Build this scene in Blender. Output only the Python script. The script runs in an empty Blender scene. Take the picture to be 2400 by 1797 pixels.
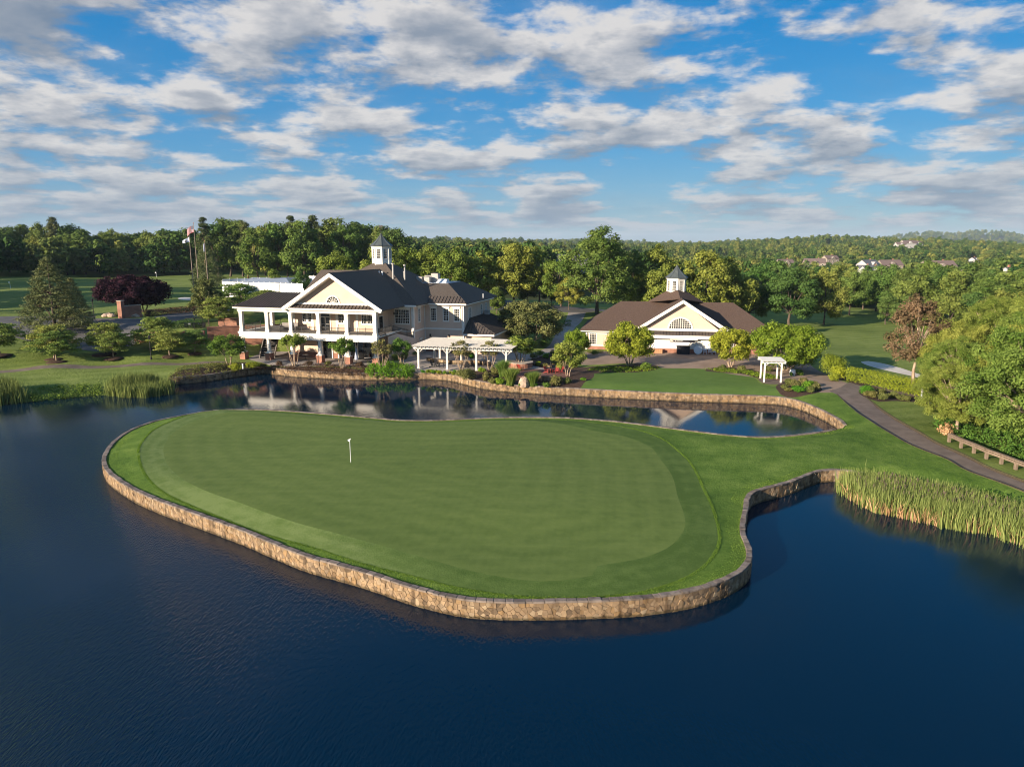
import bpy, math, random
import numpy as np
from mathutils import Vector, Matrix
from mathutils.geometry import delaunay_2d_cdt

S = bpy.context.scene
COL = S.collection
R = math.radians
rnd = random.Random(7)

# ------------------------------------------------------------------ camera
cam_d = bpy.data.cameras.new('camera')
cam = bpy.data.objects.new('camera', cam_d); COL.objects.link(cam)
cam_d.sensor_width = 36.0; cam_d.lens = 36.0*1666/2400
cam_d.clip_start = 0.5; cam_d.clip_end = 30000
CAM_H = 20.5
cam.location = (0, 0, CAM_H); cam.rotation_euler = (R(90-11.1), 0, 0)
S.camera = cam

# ------------------------------------------------------------------ light
SUN_EL, SUN_AZ = 15.0, 38.0            # the light travels towards this azimuth (from +X to +Y)
SKY_STRENGTH, SUN_STRENGTH, EXPOSURE = 0.115, 5.0, 1.10
S.view_settings.view_transform = 'Standard'; S.view_settings.look = 'None'
S.view_settings.gamma = 1.0; S.view_settings.use_curve_mapping = False
S.view_settings.exposure = EXPOSURE
S.cycles.use_denoising = True; S.cycles.filter_width = 1.05
S.cycles.max_bounces = 6; S.cycles.diffuse_bounces = 2; S.cycles.glossy_bounces = 3
S.cycles.transmission_bounces = 4; S.cycles.transparent_max_bounces = 6; S.cycles.volume_bounces = 0
S.cycles.caustics_reflective = False; S.cycles.caustics_refractive = False
S.cycles.sample_clamp_indirect = 6.0

def build_world():
    w = bpy.data.worlds.new('World'); S.world = w; w.use_nodes = True
    nt = w.node_tree; nt.nodes.clear(); L = nt.links.new
    def N(t, **k):
        n = nt.nodes.new(t)
        for a, b in k.items(): setattr(n, a, b)
        return n
    def M(op, a, b=None, c=None, clamp=False):
        n = N('ShaderNodeMath', operation=op); n.use_clamp = clamp
        for i, v in enumerate((a, b, c)):
            if v is None: continue
            if isinstance(v, (int, float)): n.inputs[i].default_value = v
            else: L(v, n.inputs[i])
        return n.outputs[0]
    out = N('ShaderNodeOutputWorld'); bg = N('ShaderNodeBackground'); bg.inputs[1].default_value = SKY_STRENGTH
    L(bg.outputs[0], out.inputs[0])
    sky = N('ShaderNodeTexSky', sky_type='NISHITA'); sky.sun_disc = False
    sky.sun_elevation = R(SUN_EL); sky.sun_rotation = math.atan2(-math.cos(R(SUN_AZ)), -math.sin(R(SUN_AZ)))
    sky.altitude = 200; sky.air_density = 1.0; sky.dust_density = 0.2; sky.ozone_density = 3.0
    hs = N('ShaderNodeHueSaturation'); hs.inputs['Hue'].default_value = 0.495; hs.inputs['Saturation'].default_value = 1.50; hs.inputs['Value'].default_value = 0.62
    L(sky.outputs[0], hs.inputs['Color'])
    tc = N('ShaderNodeTexCoord'); sep = N('ShaderNodeSeparateXYZ'); L(tc.outputs['Generated'], sep.inputs[0])
    def smooth(x, a, b):
        m = N('ShaderNodeMapRange', interpolation_type='SMOOTHSTEP'); L(x, m.inputs[0])
        m.inputs[1].default_value = a; m.inputs[2].default_value = b; return m.outputs[0]
    # clear blue air down to the horizon
    air = N('ShaderNodeValToRGB'); L(sep.outputs[2], air.inputs[0]); e = air.color_ramp.elements
    e[0].position = 0.0; e[0].color = (0.80, 1.50, 2.15, 1); e[1].position = 0.5; e[1].color = (0.12, 0.86, 2.15, 1)
    k = e.new(0.12); k.color = (0.30, 1.24, 2.45, 1); k = e.new(0.26); k.color = (0.06, 0.90, 2.3, 1)
    base = N('ShaderNodeMixRGB'); base.inputs[0].default_value = 0.80; L(hs.outputs[0], base.inputs[1]); L(air.outputs[0], base.inputs[2])
    zc = M('ADD', M('MAXIMUM', sep.outputs[2], 0.0), 0.13)
    px = M('DIVIDE', sep.outputs[0], zc); py = M('DIVIDE', sep.outputs[1], zc)
    def vec(dx, dy, dz):
        c = N('ShaderNodeCombineXYZ'); L(M('ADD', px, dx), c.inputs[0]); L(M('ADD', py, dy), c.inputs[1]); c.inputs[2].default_value = dz
        return c.outputs[0]
    def noise(v, sc, det, rough=0.55, dist=0.0):
        n = N('ShaderNodeTexNoise'); n.inputs['Scale'].default_value = sc; n.inputs['Detail'].default_value = det
        n.inputs['Roughness'].default_value = rough; n.inputs['Distortion'].default_value = dist
        L(v, n.inputs['Vector']); return n.outputs['Fac']
    OX, OY, OZ = CLOUD_SEED
    def dirv(dx, dz):                                     # heaped parts of the clouds keep their height towards the horizon
        c = N('ShaderNodeCombineXYZ'); L(M('ADD', M('MULTIPLY', sep.outputs[0], 5.2), dx+OX), c.inputs[0]); L(M('MULTIPLY', sep.outputs[1], 5.2), c.inputs[1]); L(M('ADD', M('MULTIPLY', sep.outputs[2], 12.5), dz+OY), c.inputs[2])
        return c.outputs[0]
    def dens(dx, dy, ex, ez, det=8.0):
        v = vec(OX+dx, OY+dy, OZ)
        a = noise(v, 0.75, 2.0, 0.5); b = noise(v, 2.6, det, 0.60, 0.12); c = noise(dirv(ex, ez), 1.45, det, 0.55, 0.15)
        return M('ADD', M('ADD', M('MULTIPLY', a, 0.24), M('MULTIPLY', b, 0.36)), M('MULTIPLY', c, 0.48))
    d0 = dens(0, 0, 0, 0); d1 = dens(0.08, -0.22, -0.10, 0.22, 5.0)
    d0 = M('SUBTRACT', d0, M('MULTIPLY', M('SUBTRACT', smooth(sep.outputs[2], 0.27, 0.37), smooth(sep.outputs[2], 0.66, 0.82)), 0.13))   # clear blue band for the pond to mirror; unseen overhead clouds restored for fill
    cov = smooth(d0, CLOUD_LO, CLOUD_LO+0.09)
    thin = smooth(noise(vec(OX+4, OY-3, OZ+2), 0.8, 9.0, 0.62), 0.46, 0.80)
    lit = M('ADD', M('MULTIPLY', M('SUBTRACT', d0, d1), 5.0), 0.62, clamp=True)
    thick = smooth(d0, CLOUD_LO+0.06, CLOUD_LO+0.20)
    lit = M('MULTIPLY', lit, M('SUBTRACT', 1.0, M('MULTIPLY', thick, 0.55)))
    cl = N('ShaderNodeValToRGB'); L(lit, cl.inputs[0])
    e = cl.color_ramp.elements
    e[0].position = 0.05; e[0].color = (0.85, 1.08, 1.42, 1); e[1].position = 0.85; e[1].color = (3.1, 2.98, 2.86, 1)
    k = e.new(0.34); k.color = (1.22, 1.38, 1.62, 1); k = e.new(0.58); k.color = (2.02, 2.06, 2.16, 1)
    hz = smooth(sep.outputs[2], 0.01, 0.15)
    mh = N('ShaderNodeMixRGB'); L(hz, mh.inputs[0]); mh.inputs[1].default_value = (1.0, 1.36, 1.80, 1); L(cl.outputs[0], mh.inputs[2])
    mh2 = N('ShaderNodeMixRGB'); mh2.inputs[0].default_value = 0.55; L(mh.outputs[0], mh2.inputs[1]); L(cl.outputs[0], mh2.inputs[2])
    cut = smooth(sep.outputs[2], -0.004, 0.03)
    f = M('MULTIPLY', M('MAXIMUM', M('MULTIPLY', cov, 0.92), M('MULTIPLY', thin, 0.30)), cut)
    mx = N('ShaderNodeMixRGB'); L(f, mx.inputs[0]); L(base.outputs[0], mx.inputs[1]); L(mh2.outputs[0], mx.inputs[2])
    L(mx.outputs[0], bg.inputs[0])
CLOUD_LO = 0.485
CLOUD_SEED = (1.7, -4.2, 9.3)
build_world()

sl = bpy.data.lights.new('sun', 'SUN'); sl.energy = SUN_STRENGTH; sl.angle = R(0.53); sl.color = (1.0, 0.85, 0.67)
sun = bpy.data.objects.new('sun', sl); COL.objects.link(sun)
sd = Vector((math.cos(R(SUN_AZ))*math.cos(R(SUN_EL)), math.sin(R(SUN_AZ))*math.cos(R(SUN_EL)), -math.sin(R(SUN_EL))))
sun.rotation_euler = sd.to_track_quat('-Z', 'Y').to_euler(); sun.location = (-300, -230, 120)

# ------------------------------------------------------------------ helpers
def tag(o, label=None, cat=None, group=None, kind=None):
    if label: o['label'] = label
    if cat: o['category'] = cat
    if group: o['group'] = group
    if kind: o['kind'] = kind
    return o

def thing(name, label, cat, loc=(0, 0, 0), rz=0.0, group=None):
    o = bpy.data.objects.new(name, None); COL.objects.link(o)
    o.empty_display_size = 0.3
    o.location = loc; o.rotation_euler = (0, 0, rz)
    return tag(o, label, cat, group)

def mesh_obj(name, me, m=None, parent=None, loc=None, rz=None):
    o = bpy.data.objects.new(name, me); COL.objects.link(o)
    if m and not me.materials: me.materials.append(m)
    if parent: o.parent = parent
    if loc: o.location = loc
    if rz is not None: o.rotation_euler = (0, 0, rz)
    return o

def np_mesh(name, v, f, attr=None, smooth=False):
    """v (n,3) array, f (m,k) array of equal sized faces, attr = per-face float 'tint'."""
    v = np.asarray(v, dtype=np.float32); f = np.asarray(f, dtype=np.int32)
    me = bpy.data.meshes.new(name); k = f.shape[1]
    me.vertices.add(len(v)); me.vertices.foreach_set('co', v.ravel())
    me.loops.add(f.size); me.loops.foreach_set('vertex_index', f.ravel())
    me.polygons.add(len(f)); me.polygons.foreach_set('loop_start', np.arange(0, f.size, k, dtype=np.int32))
    if smooth: me.polygons.foreach_set('use_smooth', np.ones(len(f), dtype=bool))
    me.update(calc_edges=True)
    if attr is not None:
        a = me.attributes.new('tint', 'FLOAT', 'FACE'); a.data.foreach_set('value', np.asarray(attr, dtype=np.float32))
    return me

class MB:
    def __init__(s): s.v = []; s.f = []
    def add(s, vs, fs):
        n = len(s.v); s.v += [tuple(p) for p in vs]; s.f += [tuple(i+n for i in q) for q in fs]; return s
    def box(s, x0, y0, z0, x1, y1, z1):
        return s.add([(x0,y0,z0),(x1,y0,z0),(x1,y1,z0),(x0,y1,z0),(x0,y0,z1),(x1,y0,z1),(x1,y1,z1),(x0,y1,z1)],
                     [(0,3,2,1),(4,5,6,7),(0,1,5,4),(1,2,6,5),(2,3,7,6),(3,0,4,7)])
    def cbox(s, cx, cy, cz, sx, sy, sz): return s.box(cx-sx/2, cy-sy/2, cz-sz/2, cx+sx/2, cy+sy/2, cz+sz/2)
    def bar(s, p, q, w, h, up=(0, 0, 1)):
        p, q = Vector(p), Vector(q); d = (q-p).normalized(); up = Vector(up)
        x = d.cross(up)
        if x.length < 1e-4: x = d.cross(Vector((1, 0, 0)))
        x.normalize(); y = x.cross(d).normalized()
        c = [p+x*a*w/2+y*b*h/2 for a, b in ((-1,-1),(1,-1),(1,1),(-1,1))] + [q+x*a*w/2+y*b*h/2 for a, b in ((-1,-1),(1,-1),(1,1),(-1,1))]
        return s.add(c, [(0,1,2,3),(7,6,5,4),(0,4,5,1),(1,5,6,2),(2,6,7,3),(3,7,4,0)])
    def tube(s, pts, rs, n=8, cap=True):
        pts = [Vector(p) for p in pts]; base = len(s.v); a0 = None
        for i, p in enumerate(pts):
            d = (pts[min(i+1, len(pts)-1)]-pts[max(i-1, 0)]).normalized()
            a = a0 if a0 is not None else (d.cross(Vector((0, 0, 1))) if abs(d.z) < .95 else d.cross(Vector((1, 0, 0))))
            a = (a-d*a.dot(d)).normalized(); a0 = a; b = d.cross(a)
            for k in range(n):
                t = 2*math.pi*k/n; s.v.append(tuple(p+(a*math.cos(t)+b*math.sin(t))*rs[i]))
        for i in range(len(pts)-1):
            for k in range(n):
                k2 = (k+1) % n; s.f.append((base+i*n+k, base+i*n+k2, base+(i+1)*n+k2, base+(i+1)*n+k))
        if cap:
            s.f.append(tuple(base+k for k in range(n))[::-1]); s.f.append(tuple(base+(len(pts)-1)*n+k for k in range(n)))
        return s
    def lathe(s, c, prof, n=16, rot=0.0):
        base = len(s.v)
        for r, z in prof:
            for k in range(n):
                t = 2*math.pi*k/n+rot; s.v.append((c[0]+r*math.cos(t), c[1]+r*math.sin(t), c[2]+z))
        for i in range(len(prof)-1):
            for k in range(n):
                k2 = (k+1) % n; s.f.append((base+i*n+k, base+i*n+k2, base+(i+1)*n+k2, base+(i+1)*n+k))
        s.f.append(tuple(base+k for k in range(n))[::-1]); s.f.append(tuple(base+(len(prof)-1)*n+k for k in range(n)))
        return s
    def slab(s, poly, t, nrm=None):
        """thicken a planar 3d polygon by t against its normal"""
        P_ = [Vector(p) for p in poly]
        n = Vector(nrm) if nrm else (P_[1]-P_[0]).cross(P_[2]-P_[0]).normalized()
        k = len(P_); vs = P_+[p-n*t for p in P_]
        return s.add(vs, [tuple(range(k)), tuple(range(2*k-1, k-1, -1))]+[(i, i+k, (i+1) % k+k, (i+1) % k) for i in range(k)])
    def prism(s, poly, z0, z1):
        k = len(poly); vs = [(x, y, z0) for x, y in poly]+[(x, y, z1) for x, y in poly]
        return s.add(vs, [tuple(range(k))[::-1], tuple(range(k, 2*k))]+[(i, (i+1) % k, (i+1) % k+k, i+k) for i in range(k)])
    def mesh(s, name, smooth=False):
        me = bpy.data.meshes.new(name); me.from_pydata(s.v, [], s.f); me.update()
        if smooth:
            for p in me.polygons: p.use_smooth = True
        return me
    def obj(s, name, m, parent=None, loc=None, rz=None, smooth=False):
        return mesh_obj(name, s.mesh(name, smooth), m, parent, loc, rz)

# ------------------------------------------------------------------ materials
def pm(name, c1, c2=None, rough=.8, scale=3.0, detail=5.0, bump=0.0, bscale=None, spec=.3, metal=0.0, stretch=None, lo=.35, hi=.65, coords='Object'):
    m = bpy.data.materials.new(name); m.use_nodes = True; nt = m.node_tree; L = nt.links.new
    b = nt.nodes['Principled BSDF']; b.inputs['Roughness'].default_value = rough
    b.inputs['Specular IOR Level'].default_value = spec; b.inputs['Metallic'].default_value = metal
    b.inputs['Base Color'].default_value = (*c1, 1)
    if c2 is None and not bump: return m
    tc = nt.nodes.new('ShaderNodeTexCoord'); v = tc.outputs[coords]
    if stretch:
        mp = nt.nodes.new('ShaderNodeMapping'); mp.inputs['Scale'].default_value = stretch; L(v, mp.inputs[0]); v = mp.outputs[0]
    n = nt.nodes.new('ShaderNodeTexNoise'); n.inputs['Scale'].default_value = scale; n.inputs['Detail'].default_value = detail
    n.inputs['Roughness'].default_value = .6; L(v, n.inputs['Vector'])
    if c2 is not None:
        r = nt.nodes.new('ShaderNodeValToRGB'); r.color_ramp.elements[0].position = lo; r.color_ramp.elements[1].position = hi
        r.color_ramp.elements[0].color = (*c1, 1); r.color_ramp.elements[1].color = (*c2, 1)
        L(n.outputs['Fac'], r.inputs[0]); L(r.outputs[0], b.inputs['Base Color'])
    if bump:
        n2 = n
        if bscale:
            n2 = nt.nodes.new('ShaderNodeTexNoise'); n2.inputs['Scale'].default_value = bscale; n2.inputs['Detail'].default_value = 4; L(v, n2.inputs['Vector'])
        bp = nt.nodes.new('ShaderNodeBump'); bp.inputs['Strength'].default_value = bump; bp.inputs['Distance'].default_value = .05
        L(n2.outputs['Fac'], bp.inputs['Height']); L(bp.outputs[0], b.inputs['Normal'])
    return m

def leaf_mat(name, dark, light, trans=.28, huevar=.03, vv=.15):
    """leaf colour runs dark..light with the per-leaf 'tint'; each plant shifts a little in hue"""
    m = bpy.data.materials.new(name); m.use_nodes = True; nt = m.node_tree; L = nt.links.new; nt.nodes.clear()
    out = nt.nodes.new('ShaderNodeOutputMaterial')
    at = nt.nodes.new('ShaderNodeAttribute'); at.attribute_name = 'tint'
    r = nt.nodes.new('ShaderNodeValToRGB'); r.color_ramp.elements[0].color = (*dark, 1); r.color_ramp.elements[1].color = (*light, 1)
    L(at.outputs['Fac'], r.inputs[0])
    oi = nt.nodes.new('ShaderNodeObjectInfo'); hs = nt.nodes.new('ShaderNodeHueSaturation')
    mr = nt.nodes.new('ShaderNodeMapRange'); L(oi.outputs['Random'], mr.inputs[0]); mr.inputs[3].default_value = .5-huevar; mr.inputs[4].default_value = .5+huevar
    L(mr.outputs[0], hs.inputs['Hue']); L(r.outputs[0], hs.inputs['Color'])
    mv = nt.nodes.new('ShaderNodeMapRange'); L(oi.outputs['Random'], mv.inputs[0]); mv.inputs[3].default_value = 1+vv; mv.inputs[4].default_value = 1-vv
    L(mv.outputs[0], hs.inputs['Value'])
    d = nt.nodes.new('ShaderNodeBsdfDiffuse'); t = nt.nodes.new('ShaderNodeBsdfTranslucent'); mx = nt.nodes.new('ShaderNodeMixShader'); mx.inputs[0].default_value = trans
    L(hs.outputs[0], d.inputs[0]); L(hs.outputs[0], t.inputs[0]); L(d.outputs[0], mx.inputs[1]); L(t.outputs[0], mx.inputs[2]); L(mx.outputs[0], out.inputs[0])
    return m

def grass_mat(name, cols, big=.06, fine=9.0, bump=.25, stripe=None, rings=None, bs=.06, tone=None):
    """turf: broad patches, fine mottling and (optionally) mowing lines"""
    m = bpy.data.materials.new(name); m.use_nodes = True; nt = m.node_tree; L = nt.links.new
    b = nt.nodes['Principled BSDF']; b.inputs['Roughness'].default_value = .9; b.inputs['Specular IOR Level'].default_value = .12
    tc = nt.nodes.new('ShaderNodeTexCoord'); v = tc.outputs['Object']
    def nz(sc, det, ro=.6):
        n = nt.nodes.new('ShaderNodeTexNoise'); n.inputs['Scale'].default_value = sc; n.inputs['Detail'].default_value = det; n.inputs['Roughness'].default_value = ro; L(v, n.inputs['Vector']); return n.outputs['Fac']
    n1 = nz(big, 4); n2 = nz(fine, 5, .7); n3 = nz(fine*.12, 4)
    def mm(op, a, c):
        n = nt.nodes.new('ShaderNodeMath'); n.operation = op
        for i, x in enumerate((a, c)):
            if isinstance(x, (int, float)): n.inputs[i].default_value = x
            else: L(x, n.inputs[i])
        return n.outputs[0]
    s = mm('ADD', mm('ADD', mm('MULTIPLY', n1, .34), mm('MULTIPLY', n2, .30)), mm('MULTIPLY', n3, .36))
    if stripe:
        mp = nt.nodes.new('ShaderNodeMapping'); mp.inputs['Rotation'].default_value = (0, 0, R(stripe[0])); L(v, mp.inputs[0])
        w = nt.nodes.new('ShaderNodeTexWave'); w.inputs['Scale'].default_value = stripe[1]; w.inputs['Distortion'].default_value = 1.2; w.inputs['Detail'].default_value = 1
        L(mp.outputs[0], w.inputs['Vector']); s = mm('ADD', s, mm('MULTIPLY', mm('SUBTRACT', w.outputs['Fac'], .5), stripe[2]))
    if rings:                                              # faint tracks left by the mower, following the edge of the turf
        at = nt.nodes.new('ShaderNodeAttribute'); at.attribute_name = 'edge'
        w = nt.nodes.new('ShaderNodeMath'); w.operation = 'SINE'; L(mm('MULTIPLY', mm('ADD', at.outputs['Fac'], mm('MULTIPLY', nz(.12, 2), .9)), 6.28/rings[0]), w.inputs[0])
        s = mm('ADD', s, mm('MULTIPLY', w.outputs[0], rings[1]))
        mp = nt.nodes.new('ShaderNodeMapping'); mp.inputs['Scale'].default_value = (.10, .9, 1); mp.inputs['Rotation'].default_value = (0, 0, R(6)); L(v, mp.inputs[0])
        n4 = nt.nodes.new('ShaderNodeTexNoise'); n4.inputs['Scale'].default_value = 1.2; n4.inputs['Detail'].default_value = 5; L(mp.outputs[0], n4.inputs['Vector']); s = mm('ADD', s, mm('MULTIPLY', mm('SUBTRACT', n4.outputs['Fac'], .5), rings[2]))
    if tone:                                               # sheen of the mown nap painted into the colour: lighter left, darker right
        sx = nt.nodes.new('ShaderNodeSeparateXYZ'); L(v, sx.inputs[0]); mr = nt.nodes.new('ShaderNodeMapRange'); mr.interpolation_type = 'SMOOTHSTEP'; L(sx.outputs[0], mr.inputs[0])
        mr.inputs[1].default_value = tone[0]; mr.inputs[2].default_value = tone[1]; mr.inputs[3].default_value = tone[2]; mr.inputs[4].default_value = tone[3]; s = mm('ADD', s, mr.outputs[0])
    r = nt.nodes.new('ShaderNodeValToRGB'); e = r.color_ramp.elements
    e[0].position = .36; e[0].color = (*cols[0], 1); e[1].position = .64; e[1].color = (*cols[-1], 1)
    if len(cols) == 3: k = e.new(.5); k.color = (*cols[1], 1)
    L(s, r.inputs[0]); L(r.outputs[0], b.inputs['Base Color'])
    bp = nt.nodes.new('ShaderNodeBump'); bp.inputs['Strength'].default_value = bump; bp.inputs['Distance'].default_value = bs
    L(n2, bp.inputs['Height']); L(bp.outputs[0], b.inputs['Normal'])
    return m

def stone_mat(name, cols, grime=.5):
    m = bpy.data.materials.new(name); m.use_nodes = True; nt = m.node_tree; L = nt.links.new
    b = nt.nodes['Principled BSDF']; b.inputs['Roughness'].default_value = .85; b.inputs['Specular IOR Level'].default_value = .25
    at = nt.nodes.new('ShaderNodeAttribute'); at.attribute_name = 'tint'
    r = nt.nodes.new('ShaderNodeValToRGB'); r.color_ramp.interpolation = 'LINEAR'; e = r.color_ramp.elements
    while len(e) < len(cols): e.new(.5)
    for i, c in enumerate(cols): e[i].position = i/(len(cols)-1); e[i].color = (*c, 1)
    L(at.outputs['Fac'], r.inputs[0])
    tc = nt.nodes.new('ShaderNodeTexCoord'); n = nt.nodes.new('ShaderNodeTexNoise'); n.inputs['Scale'].default_value = 3.5; n.inputs['Detail'].default_value = 6; L(tc.outputs['Object'], n.inputs['Vector'])
    mp = nt.nodes.new('ShaderNodeMapping'); mp.inputs['Scale'].default_value = (2.2, 2.2, .35); L(tc.outputs['Object'], mp.inputs[0])
    n2 = nt.nodes.new('ShaderNodeTexNoise'); n2.inputs['Scale'].default_value = 1.0; n2.inputs['Detail'].default_value = 5; L(mp.outputs[0], n2.inputs['Vector'])
    mr = nt.nodes.new('ShaderNodeMapRange'); L(n2.outputs['Fac'], mr.inputs[0]); mr.inputs[1].default_value = .48; mr.inputs[2].default_value = .68; mr.inputs[4].default_value = grime
    mx = nt.nodes.new('ShaderNodeMixRGB'); mx.blend_type = 'MULTIPLY'; L(mr.outputs[0], mx.inputs[0]); L(r.outputs[0], mx.inputs[1]); mx.inputs[2].default_value = (.34, .31, .28, 1)
    mr2 = nt.nodes.new('ShaderNodeMapRange'); L(n.outputs['Fac'], mr2.inputs[0]); mr2.inputs[1].default_value = .3; mr2.inputs[2].default_value = .7; mr2.inputs[3].default_value = .78; mr2.inputs[4].default_value = 1.15
    sz = nt.nodes.new('ShaderNodeSeparateXYZ'); L(tc.outputs['Object'], sz.inputs[0])   # damp line left by the pond
    ns = nt.nodes.new('ShaderNodeMath'); ns.operation = 'MULTIPLY_ADD'; L(n2.outputs['Fac'], ns.inputs[0]); ns.inputs[1].default_value = -.28; L(sz.outputs[2], ns.inputs[2])
    md = nt.nodes.new('ShaderNodeMapRange'); L(ns.outputs[0], md.inputs[0]); md.inputs[1].default_value = -.04; md.inputs[2].default_value = .07; md.inputs[3].default_value = .8; md.inputs[4].default_value = 0
    mw = nt.nodes.new('ShaderNodeMixRGB'); mw.blend_type = 'MULTIPLY'; L(md.outputs[0], mw.inputs[0]); L(mx.outputs[0], mw.inputs[1]); mw.inputs[2].default_value = (.30, .31, .24, 1); mx = mw
    m2 = nt.nodes.new('ShaderNodeMixRGB'); m2.blend_type = 'MULTIPLY'; m2.inputs[0].default_value = 1; L(mx.outputs[0], m2.inputs[1]); L(mr2.outputs[0], m2.inputs[2])
    L(m2.outputs[0], b.inputs['Base Color'])
    bp = nt.nodes.new('ShaderNodeBump'); bp.inputs['Strength'].default_value = .5; bp.inputs['Distance'].default_value = .03; L(n.outputs['Fac'], bp.inputs['Height']); L(bp.outputs[0], b.inputs['Normal'])
    return m

def brick_mat(name, c1, c2, mortar, sc=1.0):
    m = bpy.data.materials.new(name); m.use_nodes = True; nt = m.node_tree; L = nt.links.new
    b = nt.nodes['Principled BSDF']; b.inputs['Roughness'].default_value = .85
    tc = nt.nodes.new('ShaderNodeTexCoord'); sx = nt.nodes.new('ShaderNodeSeparateXYZ'); L(tc.outputs['Object'], sx.inputs[0])
    ad = nt.nodes.new('ShaderNodeMath'); ad.operation = 'ADD'; L(sx.outputs[0], ad.inputs[0]); L(sx.outputs[1], ad.inputs[1])
    cb = nt.nodes.new('ShaderNodeCombineXYZ'); L(ad.outputs[0], cb.inputs[0]); L(sx.outputs[2], cb.inputs[1])
    t = nt.nodes.new('ShaderNodeTexBrick'); L(cb.outputs[0], t.inputs['Vector'])
    t.inputs['Scale'].default_value = sc; t.inputs['Brick Width'].default_value = .22; t.inputs['Row Height'].default_value = .075; t.inputs['Mortar Size'].default_value = .008
    t.inputs['Color1'].default_value = (*c1, 1); t.inputs['Color2'].default_value = (*c2, 1); t.inputs['Mortar'].default_value = (*mortar, 1)
    n = nt.nodes.new('ShaderNodeTexNoise'); n.inputs['Scale'].default_value = .9; n.inputs['Detail'].default_value = 6; L(tc.outputs['Object'], n.inputs['Vector'])
    mr = nt.nodes.new('ShaderNodeMapRange'); L(n.outputs['Fac'], mr.inputs[0]); mr.inputs[1].default_value = .3; mr.inputs[2].default_value = .7; mr.inputs[3].default_value = .7; mr.inputs[4].default_value = 1.2
    mx = nt.nodes.new('ShaderNodeMixRGB'); mx.blend_type = 'MULTIPLY'; mx.inputs[0].default_value = 1; L(t.outputs[0], mx.inputs[1]); L(mr.outputs[0], mx.inputs[2]); L(mx.outputs[0], b.inputs['Base Color'])
    return m

M_ = dict(
    cream=pm('cream stucco', (.62, .455, .338), (.67, .50, .378), .85, .8, bump=.08, bscale=40),
    white=pm('white painted trim', (.76, .72, .645), (.80, .765, .69), .55, 1.5),
    pwhite=pm('weathered white timber', (.50, .47, .42), (.66, .63, .57), .7, 5, stretch=(1, 1, 1)),
    shingle=pm('grey brown shingles', (.070, .058, .049), (.135, .108, .086), .9, 7, detail=8, bump=.5, bscale=14, spec=.15),
    shingle_b=pm('brown shingles', (.070, .047, .037), (.115, .078, .060), .9, 6, detail=8, bump=.5, bscale=14, spec=.15),
    metal=pm('dark bronze metal roofing', (.062, .050, .042), (.082, .066, .055), .6, 1.0, spec=.25),
    metal_g=pm('grey cupola metal', (.055, .066, .066), (.085, .098, .095), .5, 2.0, spec=.5),
    glass=pm('window glass', (.012, .014, .016), None, .06, spec=.6),
    darkroom=pm('dark interior', (.03, .027, .025), None, .7),
    iron=pm('black iron', (.02, .019, .018), None, .5),
    grey_deck=pm('grey decking', (.20, .18, .165), (.27, .25, .225), .8, 3, stretch=(.4, 6, 1)),
    concrete=pm('warm concrete', (.36, .30, .245), (.45, .38, .31), .9, .5, detail=8, bump=.1, bscale=20),
    brick=brick_mat('red brick', (.36, .125, .062), (.27, .092, .05), (.32, .26, .21)),
    paver=pm('tan plaza concrete', (.22, .155, .115), (.31, .225, .165), .9, .35, detail=9, bump=.12, bscale=25),
    flag=pm('grey terrace paving', (.25, .22, .20), (.34, .30, .265), .9, .6, detail=7, bump=.1, bscale=20),
    asphalt=pm('worn path asphalt', (.125, .096, .078), (.19, .148, .120), .9, .7, detail=9, bump=.25, bscale=30),
    road=pm('road asphalt', (.085, .082, .080), (.125, .12, .116), .9, .4, detail=8),
    mulch=pm('bark mulch', (.032, .018, .012), (.085, .048, .032), .95, 5, detail=8, bump=.9, bscale=12),
    sand=pm('bunker sand', (.55, .50, .43), (.64, .59, .51), .95, .5, bump=.1, bscale=6),
    mortar=pm('dark mortar', (.13, .105, .08), (.22, .18, .135), .95, 4),
    soil=pm('turf edge soil', (.045, .035, .022), (.08, .062, .04), .95, 6),
    bark=pm('pale bark', (.24, .17, .115), (.40, .31, .22), .9, 5, stretch=(1, 1, .25)),
    barkd=pm('dark bark', (.065, .048, .036), (.13, .098, .072), .95, 5, bump=.5, stretch=(1, 1, .25)),
    barkp=pm('pine bark', (.15, .095, .062), (.26, .17, .115), .95, 5, stretch=(1, 1, .3)),
    wood=pm('weathered post timber', (.15, .108, .075), (.235, .175, .125), .85, 6, stretch=(1, 1, .3)),
    bronze=pm('bronze pole', (.20, .15, .11), (.26, .20, .15), .5, 3, spec=.5),
    black=pm('black plastic', (.022, .023, .027), None, .45),
    red=pm('red plastic', (.24, .035, .03), (.29, .05, .04), .45, 2),
    grey=pm('grey sheet metal', (.34, .32, .295), (.42, .40, .37), .5, 3),
    cloth=pm('pale umbrella canvas', (.42, .46, .58), (.52, .56, .68), .9, 3, stretch=(4, 4, .5)),
    navy=pm('navy banner', (.022, .020, .034), None, .6),
    white_p=pm('white plastic', (.78, .78, .78), None, .45),
    blue_roof=pm('blue grey membrane', (.30, .34, .40), (.36, .40, .46), .6, 1.5),
    fence=pm('white vinyl', (.80, .78, .75), (.84, .82, .79), .5, 1.2),
    rock=pm('tan boulder', (.34, .24, .17), (.50, .38, .29), .9, 3, bump=.6),
    clay=pm('terracotta', (.42, .20, .10), (.5, .26, .14), .8, 3),
)
STONES = [(0.123, 0.088, 0.057), (0.198, 0.136, 0.082), (0.263, 0.179, 0.105), (0.303, 0.208, 0.121), (0.338, 0.239, 0.143), (0.280, 0.177, 0.086), (0.232, 0.167, 0.109), (0.386, 0.287, 0.178)]
M_['stone'] = stone_mat('fieldstone', STONES, .75)
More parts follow.
